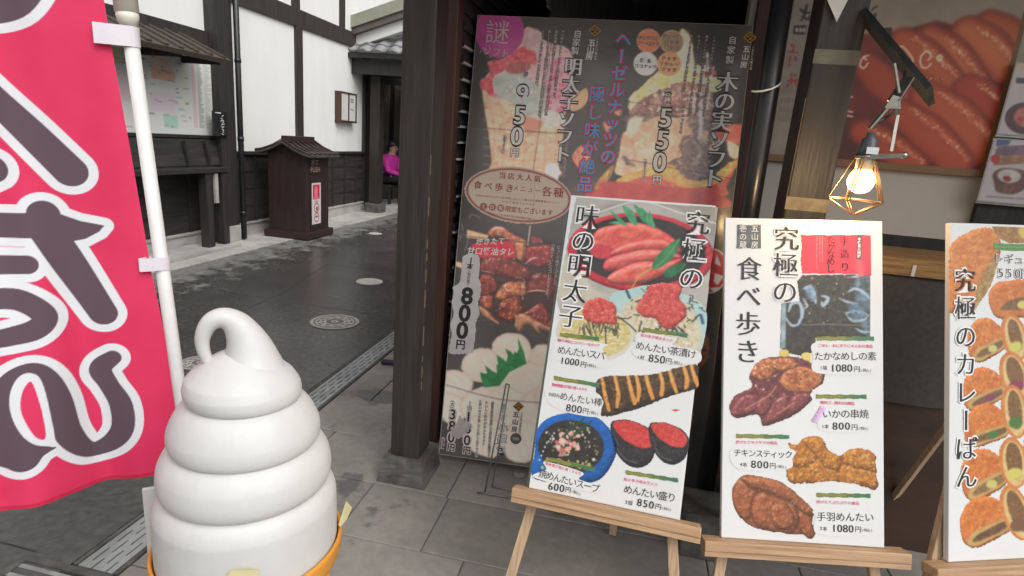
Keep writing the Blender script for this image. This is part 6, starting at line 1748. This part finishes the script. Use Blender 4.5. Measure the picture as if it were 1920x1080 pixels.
# dumplings
logo(D_, 587, 548, 11)
kw = dict(serif=False, halo=INKCREAM, halow=.10)
T('五山房', D_, (570, 605), (558, 712), 11.5, INK, 'maker_name', bold=.012, **kw)
T('くまもとの恵み処', D_, (612, 600), (595, 730), 5, INK, 'maker_name', **kw)
T('自家製', D_, (482, 548), (470, 632), 11, INKWHITE, 'headline', serif=False, bold=.006, halo=HDARK, halow=.05)
T('小籠包', D_, (478, 700), (462, 862), 18, INKWHITE, 'headline', serif=False, bold=.012, halo=HDARK, halow=.05)
patch(bdb, mbb, [(one(D_, 568, 780)[0] + 10.5 * math.cos(t), one(D_, 568, 780)[1] + 10.5 * math.sin(t)) for t in np.linspace(0, 6.28, 24)[:-1]], flat('stamp_grey', (92, 86, 80), .5), 'round_stamp', z=.0018)
T('特製', D_, (556, 780), (580, 782), 6.5, INKCREAM, 'stamp_lettering', vertical=False, serif=False)
T('国産の豚肉を使用した自家製の小籠包です', D_, (400, 525), (372, 905), 6, INK, 'small_text', **kw)
T('おいしい肉汁があふれでます', D_, (357, 520), (335, 820), 6, INK, 'small_text', **kw)
T('お熱いので注意してお召し上がり下さい', D_, (313, 512), (283, 905), 6, INK, 'small_text', **kw)
kw = dict(serif=False, halo=INKCREAM, halow=.12)
T('1個', D_, (237, 525), (232, 558), 9, INK, 'price_unit', **kw)
T('180', D_, (226, 620), (216, 790), 26, INK, 'price', bold=.02, **kw)
T('円', D_, (214, 862), (214, 862), 15, INK, 'price', bold=.03, **kw)
T('(大)', D_, (112, 512), (108, 552), 8, INK, 'price_unit', **kw)
T('380', D_, (112, 603), (102, 770), 26, INK, 'price', bold=.02, **kw)
T('円', D_, (100, 840), (100, 840), 15, INK, 'price', bold=.03, **kw)
T('(税込価格)', D_, (45, 775), (38, 850), 5.5, INK, 'tax_note', **kw)
tpc = Canvas.around(bdb, D_([(80, 590), (260, 590), (260, 800), (80, 800)]), .0024, 1)
tpc.fill(D_([(165, 602), (185, 640), (250, 678), (225, 730), (155, 785), (92, 752), (102, 700), (140, 670)]), (200, 188, 186), (186, 172, 168), (214, 206, 204), ns=6, smooth=False, soft=.6)
tpc.mesh('tape_scrap', mbb, z=.0040)

# ------------------------------------------------------------------ mural poster and small sheets on the shop wall
OM = np.array([.585, 2.965, 1.508])
bdm, mbm = make_board(OM, (1, 0, 0), (0, 0, 1), .935, .98, .030, 'wall_poster', 'large framed wall poster of glossy red roe with white writing', m=mat('frame_brown', (.30, .175, .09), (.24, .135, .07), rough=.6, scale=6), cat='poster')
C7 = Z(1380, 0, 3.5556); K5 = Z(1380, 0, 2.25)
c7 = lambda x, y: C7([(x, y)])[0]
cv = Canvas(bdm, .004, .912, .032, .968, .003, (186, 172, 156), gain=1.75)
cv.fill([(.0, 0), (.92, 0), (.92, .97), (0, .97)], (140, 128, 114), (126, 114, 101), uvpts=True, smooth=False, ns=50)
X0 = bdm.uv(1600, 200)[0] - .085
cv.fill([(X0 + .02, .03), (.915, .03), (.915, .57), (.60, .63), (.45, .58), (X0, .56)], (104, 32, 22), (78, 24, 18), uvpts=True, smooth=False, ns=30, soft=3)
cv.fill([(X0 - .05, .03), (X0 + .16, .03), (X0 + .06, .2), (X0 - .02, .24)], (50, 22, 22), (70, 28, 26), uvpts=True, ns=20, soft=6)
def roe_sac(p, w, c=(172, 82, 44), hi=True, seed=0):
    n = len(p)
    cv.stroke(p, [w[0] + 8, w[1] + 8, w[2] + 8] if n == 3 else w, (70, 18, 14), soft=5)
    cv.stroke(p, w, (128, 36, 22), soft=6)
    cv.stroke([(x + w[1] * .10, y - w[1] * .05) for x, y in p], [q * .8 for q in w], (150, 56, 30), soft=8, a=.9)
    cv.stroke([(x - w[1] * .06, y - w[1] * .12) for x, y in p], [q * .62 for q in w], c, soft=14, a=.9)
    if hi:
        h = [(x + w[1] * .36, y - w[1] * .13) for x, y in p]
        cv.stroke(h, [2, w[1] * .09, 3], (226, 180, 140), a=.4, soft=5, rough=7)
        R = random.Random(seed)
        for k in range(26):
            t = R.random(); i = min(int(t * 2), 1); f = t * 2 - i
            x = h[i][0] * (1 - f) + h[i + 1][0] * f + R.uniform(-6, 5); y = h[i][1] * (1 - f) + h[i + 1][1] * f + R.uniform(-5, 5)
            cv.ell((x, y), R.uniform(.8, 2.6), R.uniform(.6, 1.6), R.uniform(0, 90), (240, 206, 176), a=.6, soft=1)
roe_sac(C7([(1680, 170), (1800, 230), (1890, 330)]), [46, 52, 40], (160, 80, 46), False)
roe_sac(C7([(1540, 220), (1680, 330), (1790, 470)]), [52, 66, 54], (180, 96, 52), True, 1)
roe_sac(C7([(1290, 270), (1430, 390), (1570, 560)]), [46, 64, 54], (176, 90, 50), True, 2)
roe_sac(C7([(1110, 280), (1260, 400), (1420, 560)]), [44, 60, 50], (166, 78, 44), True, 3)
roe_sac(C7([(860, 440), (960, 540), (1080, 640)]), [40, 54, 46], (140, 50, 32), False, 4)
roe_sac(K5([(980, 380), (1060, 440), (1140, 520)]), [52, 62, 50], (150, 48, 32), True, 5)
roe_sac(K5([(800, 410), (930, 510), (1050, 640)]), [52, 74, 60], (164, 72, 40), True, 6)
roe_sac(K5([(690, 480), (810, 570), (930, 690)]), [44, 64, 52], (152, 60, 36), True, 7)
roe_sac(K5([(530, 560), (640, 620), (750, 700)]), [40, 52, 44], (146, 58, 36), True, 8)
wht = (240, 226, 216)
for p in ([(1290, 352), (1262, 345), (1235, 375), (1228, 420), (1245, 450), (1275, 450), (1300, 425)], [(1290, 352), (1300, 380), (1280, 400)], [(1340, 385), (1355, 368), (1372, 380), (1360, 405), (1342, 398), (1340, 385)],
          [(1060, 330), (1100, 310), (1130, 330), (1180, 400), (1150, 420), (1110, 390), (1090, 370), (1060, 350)], [(1120, 400), (1170, 440), (1190, 500)], [(885, 370), (850, 380), (825, 430), (850, 455), (880, 420)], [(850, 380), (870, 400)], [(1140, 455), (1165, 475)]):
    cv.stroke(C7(p), 2.6, wht, a=.9, soft=1)
for y in (490, 640, 740, 770): cv.stroke(C7([(740, y), (775, y + 8)]), 3, wht, a=.8)
dk = (40, 34, 32)
for p in ([(905, 70), (925, 50), (940, 45)], [(900, 95), (915, 110), (930, 90), (925, 120), (900, 128)]): cv.stroke(C7(p), 3, dk)
cv.fill(C7([(935, 190), (1040, 183), (1035, 240), (935, 255)]), (36, 30, 30), smooth=False, soft=.8)
cv.ell(c7(985, 225), 7, 6, 0, (150, 140, 132), soft=1)
for p in ([(430, 60), (450, 80), (470, 55)], [(470, 35), (455, 110), (435, 135)], [(450, 90), (490, 85)], [(440, 110), (480, 130), (490, 110)]): cv.stroke(C7(p), 4, dk, rough=1)
cv.fill(C7([(385, 172), (470, 168), (462, 232), (380, 228)]), (36, 30, 30), smooth=False, soft=.8)
for k in range(3): cv.ell(c7(405 + k * 24, 200), 3, 5, 0, (160, 150, 142), soft=1)
rd = (150, 40, 44)
for p in ([(365, 300), (385, 310), (380, 340)], [(345, 345), (410, 350)], [(360, 380), (355, 440)], [(395, 385), (400, 400)], [(345, 540), (405, 535)], [(370, 490), (368, 560)], [(345, 560), (340, 580)], [(395, 545), (405, 575)], [(385, 500), (405, 505)]): cv.stroke(C7(p), 3.4, rd, rough=1)
for y, s in ((605, 0), (668, 0), (730, 0), (790, 0)):
    for k in range(4): cv.stroke(C7([(298 + k * 26 - (y - 605) * .08, y - 12), (310 + k * 26 - (y - 605) * .08, y), (300 + k * 26 - (y - 605) * .08, y + 12), (314 + k * 26 - (y - 605) * .08, y + 10)]), 1.6, (110, 96, 90))
cv.mesh('printed_picture', mbm, z=.0008)

def small_sheet(x, z, w, h, label, paint):
    bd = Board((x, 2.925, z), (1, 0, .0), (0, 0, 1))
    b = MB(); b.box(0, w, 0, h, -.006, 0, .002); o = b.build('laminated_menu_sheet', flat('sheet_edge', (186, 182, 184), .3)); o.matrix_world = bd.matrix(); tag(o, label, 'menu sheet', 'laminated menu sheets on the shop wall')
    cv = Canvas(bd, .006, w - .006, .006, h - .006, .0026, (206, 200, 204)); paint(cv); cv.mesh('printed_menu', o, z=.0006, m=PRINTGLOSS)
    b = MB(); b.box(-.004, w + .004, -.008, -.001, -.008, .004); b.build('holder_rail', STEEL, o)
def pa(cv):
    cv.ell((1922, 222), 38, 30, 0, (74, 40, 38), soft=1); cv.ell((1926, 220), 26, 20, 0, (180, 70, 66), (206, 120, 104), ns=8, soft=2)
    cv.fill([(1905, 146), (1960, 146), (1960, 158), (1905, 156)], (50, 44, 46), smooth=False); cv.stroke([(1895, 256), (1960, 258)], 3, (160, 154, 156)); cv.stroke([(1890, 130), (1930, 122)], 8, (236, 180, 120), a=.6, soft=3)
def pb(cv):
    cv.fill([(1866, 280), (1960, 275), (1960, 305), (1862, 310)], (196, 150, 110), (150, 110, 90), ns=9, smooth=False)
    cv.fill([(1868, 262), (1900, 258), (1890, 272), (1868, 274)], (84, 100, 150), smooth=False); cv.fill([(1870, 274), (1930, 272), (1935, 290), (1868, 292)], (110, 84, 110), (150, 120, 140), ns=8, smooth=False)
    cv.ell((1866, 298), 9, 8, 0, (186, 50, 56), soft=1)
    cv.fill([(1862, 325), (1885, 315), (1935, 325), (1925, 350), (1900, 364), (1870, 360), (1864, 345)], (96, 66, 60), (140, 100, 90), ns=8, soft=1.5); cv.ell((1892, 330), 22, 13, 5, (206, 198, 196), (226, 220, 216), ns=8, soft=2); cv.ell((1888, 335), 8, 5, 10, (150, 60, 56), soft=1.5)
    cv.stroke([(1850, 368), (1900, 372)], 3, (150, 146, 148)); cv.stroke([(1905, 372), (1950, 374)], 3, (150, 146, 148))
small_sheet(1.500, 1.690, .26, .295, 'laminated menu sheet at upper right of the wall, a red dish on it', pa)
small_sheet(1.495, 1.405, .26, .272, 'laminated menu sheet with a dessert bowl, below the red dish sheet', pb)
b = MB(); b.box(0, .5, .0, .03, 0, .16); o = b.build('dark_wall_ledge', BLACKWOOD); o.location = (1.52, 2.955, 1.235); tag(o, 'dark wooden ledge on the wall under the laminated sheets', 'ledge')

# wire stand at the foot of the tall poster
ws = empty('wire_stand', (-.41, 2.18, 0)); tag(ws, 'thin bent wire sign stand standing before the tall black poster', 'stand')
b = MB()
b.tube([(-.082, -.010, .006), (.085, .0, .006)], .0045, 8); b.tube([(-.05, -.006, .006), (-.020, .135, .47)], .0035, 8); b.tube([(-.030, .05, .006), (-.008, .15, .46)], .0030, 8); b.tube([(-.020, .135, .47), (-.008, .15, .46)], .003, 8); b.tube([(-.03, .05, .006), (.085, .06, .006)], .0035, 8); b.tube([(-.041, .08, .20), (-.018, .1, .20)], .0025, 6)
b.build('wire', mat('dull_wire', (.30, .29, .27), (.2, .195, .18), rough=.35, metal=.7, scale=30), ws)

# ------------------------------------------------------------------ pink banner on its pole
pol = lambda z: Vector((-.8395 - .0744 * z, 1.0, z))
bf = empty('banner_flag', (-.84, 1.0, 0)); tag(bf, 'large pink banner with fat dark letters on a white pole beside the ice cream', 'banner')
inv = Matrix.Translation((.84, -1.0, 0))
def PB(mb, name, m): 
    o = mb.build(name, m, bf); o.matrix_parent_inverse = Matrix.Identity(4); o.location = (.84, -1.0, 0); return o
b = MB(); b.tube([pol(.02), pol(1.0), pol(1.655)], .0132, 20); PB(b, 'pole', WHITEPLASTIC)
b = MB(); b.tube([pol(1.655), pol(1.67), pol(1.68)], [.0135, .019, .019], 20); b.tube([pol(1.68), pol(2.6)], .0205, 20); PB(b, 'pole_sleeve', mat('aged_plastic', (.72, .70, .62), (.66, .64, .56), rough=.35, scale=16))
b = MB(); b.lathe([(.16, 0), (.165, .01), (.165, .07), (.14, .09), (.03, .10), (.03, .22)], (-.8395, 1.0, 0), n=32); PB(b, 'base_tank', BLACKMETAL)
U_ = np.array([.676, .737, 0]); 
bdf = Board((-.8395, 1.0, 0.0), U_, (-.0744, 0, 1))
pr_ = [bdf.uv(*p) for p in ((195, 0), (213, 110), (246, 290), (283, 505), (305, 610), (331, 745), (346, 876))]
pbm = [bdf.uv(*p) for p in ((300, 888), (150, 926), (0, 958))]
ul = pbm[-1][0] - .22
edge = [(5, 9), (5, -9), (-9, -9), (-9, 9)]
cv = Canvas(bdf, ul - .005, max(p[0] for p in pr_) + .005, min(p[1] for p in pbm) - .045, 2.46, .0015)
HV = [p[1] for p in reversed(pr_)] + [2.46]; HU = [p[0] for p in reversed(pr_)] + [pr_[0][0] - .02]
bl_ = pbm + [np.array([ul - .01, pbm[-1][1] + (pbm[-1][1] - pbm[0][1]) * .6])]
BU = [p[0] for p in reversed(bl_)]; BV = [p[1] for p in reversed(bl_)]
cv.fill(edge, (218, 50, 94), (212, 44, 88), uvpts=True, smooth=False, soft=1.7, ns=60)
cv.fill([(p[0], p[1] - .06) for p in bl_] + [(p[0], p[1] + .008) for p in reversed(bl_)], (196, 28, 66), uvpts=True, smooth=False, soft=.5, keep=True)
def letter(polys, strokes):
    W_, D_k = (222, 224, 228), (92, 72, 82)
    for grow, c in ((36, W_), (0, D_k)):
        for P, w in strokes:
            ww = [q + grow for q in (w if isinstance(w, (list, tuple)) else [w] * len(P))]
            cv.stroke(P, ww, c, keep=True, soft=.7)
        for P in polys:
            if grow:
                cv.stroke(P + [P[0]], grow, c, keep=True, smooth=False, soft=.7)
            cv.fill(P, c, keep=True, smooth=False, soft=.7)
S_ = Z(0, 560, 2.077)
letter([], [([(-70, 12), (20, 4), (64, -40)], [60, 58, 50]), ])
letter([], [([(-75, 120), (-10, 186), (60, 252), (132, 322)], [40, 50, 58, 64]), ([(-70, 350), (-22, 318)], [40, 58])])
letter([[(56, 384), (104, 400), (150, 416), (196, 424), (186, 436), (160, 450), (120, 458), (60, 450), (40, 420)]],
       [([(-70, 424), (20, 424), (60, 424)], [52, 52, 54]), ([(80, 402), (82, 404)], 56), ([(84, 430), (130, 496), (194, 590)], [60, 62, 56]), ([(-70, 500), (50, 497)], [40, 40])])
letter([], [([(-70, 566), (30, 562), (84, 592), (60, 620), (-30, 640)], [40, 46, 44, 44, 36])])
letter([], [(S_([(-6, 430), (40, 318), (130, 275), (188, 310), (230, 400), (268, 530), (345, 604), (425, 585), (478, 515), (472, 420), (425, 345), (392, 285), (440, 236)]), [40, 38, 34, 40, 48, 50, 36, 42, 46, 46, 40, 44, 34]),
            (S_([(-60, 470), (10, 540), (60, 625), (110, 628), (155, 595), (215, 577)]), [60, 60, 42, 34, 20, 4])])
cv.fill(S_([(-60, 300), (40, 300), (42, 420), (60, 480), (95, 530), (140, 560), (190, 570), (215, 577), (165, 592), (140, 625), (110, 655), (60, 662), (-60, 640)]), (92, 72, 82), soft=.7, smooth=False)
cv.fill(S_([(125, 286), (152, 300), (172, 340), (192, 420), (217, 562), (190, 568), (140, 560), (95, 530), (60, 480), (40, 420), (42, 360), (65, 310), (95, 288)]), (222, 224, 228), soft=.7)
cv.fill(S_([(122, 318), (137, 345), (152, 390), (168, 450), (178, 536), (140, 530), (100, 470), (82, 420), (86, 368), (103, 332)]), (218, 50, 94), soft=.7)
def drape(U, V):
    U = np.minimum(U, np.interp(V, HV, HU))                         # the cloth ends at its side and bottom hems
    V = np.maximum(V, np.interp(U, BU, BV))
    n = .021 * np.sin(U * 15 + V * 1.3) + .012 * np.sin(U * 36 - V * 2.4 + 1.0) + .005 * np.sin(V * 9 + U * 5) + .003 * np.sin(U * 70 + V * 6)
    ue = np.interp(V, [p[1] for p in reversed(pr_)], [p[0] for p in reversed(pr_)])
    n = n * np.clip((ue - U) / .16, 0.03, 1)
    P = np.stack([np.asarray(bdf.O[k] + bdf.U[k] * U + bdf.V[k] * V + bdf.N[k] * n) for k in range(3)], -1)
    P[..., 0] += .84; P[..., 1] -= 1.0
    return P
fm = print_mat('printed_banner_cloth', .75)
nt = fm.node_tree
tr = nt.nodes.new('ShaderNodeBsdfTranslucent'); mxs = nt.nodes.new('ShaderNodeMixShader'); mxs.inputs[0].default_value = .22
vc = [n for n in nt.nodes if n.type == 'VERTEX_COLOR'][0]
nt.links.new(vc.outputs['Color'], tr.inputs['Color'])
nt.links.new(nt.nodes['Principled BSDF'].outputs[0], mxs.inputs[1]); nt.links.new(tr.outputs[0], mxs.inputs[2])
nt.links.new(mxs.outputs[0], [n for n in nt.nodes if n.type == 'OUTPUT_MATERIAL'][0].inputs['Surface'])
o = cv.mesh('banner_cloth', bf, m=fm, deform=drape, soften=0, fade=0)
STRAP = mat('strap_plastic', (.70, .66, .70), (.62, .58, .63), rough=.3, scale=14)
for (x0, y0), (x1, y1), h in (((174, 62), (236, 68), .036), ((260, 496), (305, 494), .027)):
    a = bdf.uv(x0, y0); zc = a[1]
    st = bdf.world(a[0], zc, .010)
    pc = pol(zc); n = Vector(bdf.N)
    d = (pc - st); d.z = 0; d.normalize(); nn = Vector((d.y, -d.x, 0))
    path = [st + nn * .002, pc + nn * .0155 - d * .004] + [pc + (nn * math.cos(t) + d * math.sin(t)) * .0158 for t in np.linspace(.2, math.pi - .2, 8)] + [pc - nn * .0155 - d * .004, st - nn * .002]
    b = MB()
    lo_ = [b.bm.verts.new(p + Vector((0, 0, -h / 2))) for p in path]; hi_ = [b.bm.verts.new(p + Vector((0, 0, h / 2))) for p in path]
    for i in range(len(path) - 1): b.bm.faces.new((lo_[i], lo_[i + 1], hi_[i + 1], hi_[i]))
    o = PB(b, 'loop_strap', STRAP)
    md = o.modifiers.new('thickness', 'SOLIDIFY'); md.thickness = .0012

# ------------------------------------------------------------------ giant soft ice cream display
AX, AY = -.586, .784
vd = Vector((AX, AY, 0)).normalized(); sd = Vector((vd.y, -vd.x, 0))
ic = empty('ice_cream_display', (AX, AY, 0)); tag(ic, 'giant white swirled soft ice cream model in an orange cone in front', 'ice cream model')
CREAM = bpy.data.materials.new('glossy_cream'); CREAM.use_nodes = True
pz = CREAM.node_tree.nodes['Principled BSDF']
pz.inputs['Base Color'].default_value = (.60, .592, .562, 1); pz.inputs['Roughness'].default_value = .5
pz.inputs['Subsurface Weight'].default_value = .25; pz.inputs['Subsurface Radius'].default_value = (.02, .018, .014)
nz = CREAM.node_tree.nodes.new('ShaderNodeTexNoise'); nz.inputs['Scale'].default_value = 22; bp = CREAM.node_tree.nodes.new('ShaderNodeBump'); bp.inputs['Strength'].default_value = .05; bp.inputs['Distance'].default_value = .01
rpc = CREAM.node_tree.nodes.new('ShaderNodeValToRGB'); rpc.color_ramp.elements[0].position = .35; rpc.color_ramp.elements[1].position = .7
rpc.color_ramp.elements[0].color = (.545, .542, .522, 1); rpc.color_ramp.elements[1].color = (.52, .515, .493, 1)
nzc = CREAM.node_tree.nodes.new('ShaderNodeTexNoise'); nzc.inputs['Scale'].default_value = 9; nzc.inputs['Detail'].default_value = 8
CREAM.node_tree.links.new(nzc.outputs['Fac'], rpc.inputs['Fac']); CREAM.node_tree.links.new(rpc.outputs['Color'], pz.inputs['Base Color'])
CREAM.node_tree.links.new(nz.outputs['Fac'], bp.inputs['Height']); CREAM.node_tree.links.new(bp.outputs[0], pz.inputs['Normal'])
zs = np.array([.74, .78, .83, .87, .91, .95, .98, 1.01, 1.045, 1.063, 1.08, 1.095, 1.108, 1.118, 1.128, 1.138])
rs = np.array([.142, .1475, .1475, .1465, .1415, .1345, .1265, .1175, .1040, .0968, .0905, .0825, .0695, .0570, .042, .022])
pitch = .0775
b = MB()
NT, NZ = 128, 230
rings = []
ang0 = math.atan2(-vd.y, -vd.x)
for j in range(NZ + 1):
    z = .745 + (1.136 - .745) * j / NZ
    ring = []
    for k in range(NT):
        t = 2 * math.pi * k / NT                                   # 0 faces the viewer, grows to the viewer's right
        phw = (z - 1.056 + (t - (2 * math.pi if t > math.pi else 0)) / (2 * math.pi) * .008) / pitch
        zt = phw
        f = zt - math.floor(zt)
        bulge = math.sqrt(max(0.0, 1 - abs(2 * f - 1) ** 2.2))
        if phw > .5: bulge = 1.0                                    # the top coil runs on into the tip
        if phw < -2.5: bulge = 1.0                                  # the lowest coil runs on into the cone
        R_ = np.interp(z, zs, rs)
        r = R_ - .0195 * (1 - bulge)
        dirv = (-vd) * math.cos(t) + sd * math.sin(t)
        off = -.005 * min(1, max(0, (z - 1.06) / .04))
        ring.append(b.bm.verts.new((dirv.x * r + sd.x * off, dirv.y * r + sd.y * off, z)))
    rings.append(ring)
for j in range(NZ):
    for k in range(NT):
        f = b.bm.faces.new((rings[j][k], rings[j][(k + 1) % NT], rings[j + 1][(k + 1) % NT], rings[j + 1][k])); f.smooth = True
b.bm.faces.new(list(reversed(rings[0]))); b.bm.faces.new(rings[-1])
b.build('cream_swirl', CREAM, ic)
path = [(.004, 1.070, .080), (.007, 1.088, .071), (.010, 1.104, .059), (.011, 1.120, .0475), (.010, 1.136, .0390), (.0065, 1.152, .0325), (.001, 1.167, .0270), (-.007, 1.181, .0225), (-.018, 1.191, .0185), (-.031, 1.1945, .016), (-.044, 1.189, .0142), (-.053, 1.176, .0125), (-.0575, 1.160, .0110), (-.057, 1.144, .0098), (-.053, 1.128, .0088), (-.048, 1.112, .008), (-.043, 1.098, .007)]
pp_ = spline([(a, z, r) for a, z, r in path], 5, False)
b = MB(); b.tube([sd * float(q[0]) + Vector((0, 0, float(q[1]))) for q in pp_], [float(q[2]) for q in pp_], 28)
b.build('curled_tip', CREAM, ic)
CONE = mat('orange_cone', (.62, .27, .035), (.54, .225, .028), rough=.4, scale=10)
b = MB(); b.lathe([(.065, .30), (.070, .31), (.140, .735), (.150, .742), (.1545, .755), (.157, .780), (.1555, .787), (.1515, .787), (.149, .775), (.148, .76), (.06, .70)], n=72)
cone = b.build('cone', CONE, ic)
b = MB()
for k in range(28):
    t = 2 * math.pi * k / 28
    for s in (1, -1):
        b.tube([((.0708 + .0692 * q) * math.cos(t + s * .9 * q), (.0708 + .0692 * q) * math.sin(t + s * .9 * q), .312 + .420 * q) for q in np.linspace(0, 1, 10)], .0020, 5)
b.build('waffle_ridges', CONE, cone)
b = MB(); b.lathe([(.16, .0), (.16, .02), (.05, .04), (.04, .06), (.04, .28), (.075, .30), (.075, .312)], n=40); b.build('stand', BLACKMETAL, ic)
PANEL = mat('frosted_panel', (.50, .50, .48), (.44, .44, .42), rough=.4, scale=4)
b = MB(); c0 = vd * .10
M = Matrix(((sd.x, vd.x, 0, c0.x), (sd.y, vd.y, 0, c0.y), (0, 0, 1, 0), (0, 0, 0, 1)))
b.box(-.172, -.02, 0, .006, .02, .852, .002, M); b.build('frosted_panel', PANEL, ic)
YT = mat('yellowed_tape', (.58, .53, .30), (.50, .45, .25), rough=.5, scale=20)
def scrap(pts, name):
    b = MB(); v = [b.bm.verts.new(p) for p in pts]; b.bm.faces.new(v)
    o = b.build(name, YT, ic); md = o.modifiers.new('thickness', 'SOLIDIFY'); md.thickness = .001
tl = lambda a, d, z: tuple(sd * a + vd * d + Vector((0, 0, z)))
scrap([tl(.146, -.04, .800), tl(.158, -.045, .850), tl(.168, -.05, .838), tl(.160, -.045, .812), tl(.150, -.04, .795)], 'tape_scrap')
scrap([tl(-.034, -.1500, .834), tl(-.030, -.1512, .842), tl(-.004, -.1535, .840), tl(.011, -.1530, .833), tl(.004, -.1535, .815), tl(-.028, -.1512, .813)], 'tape_scrap')
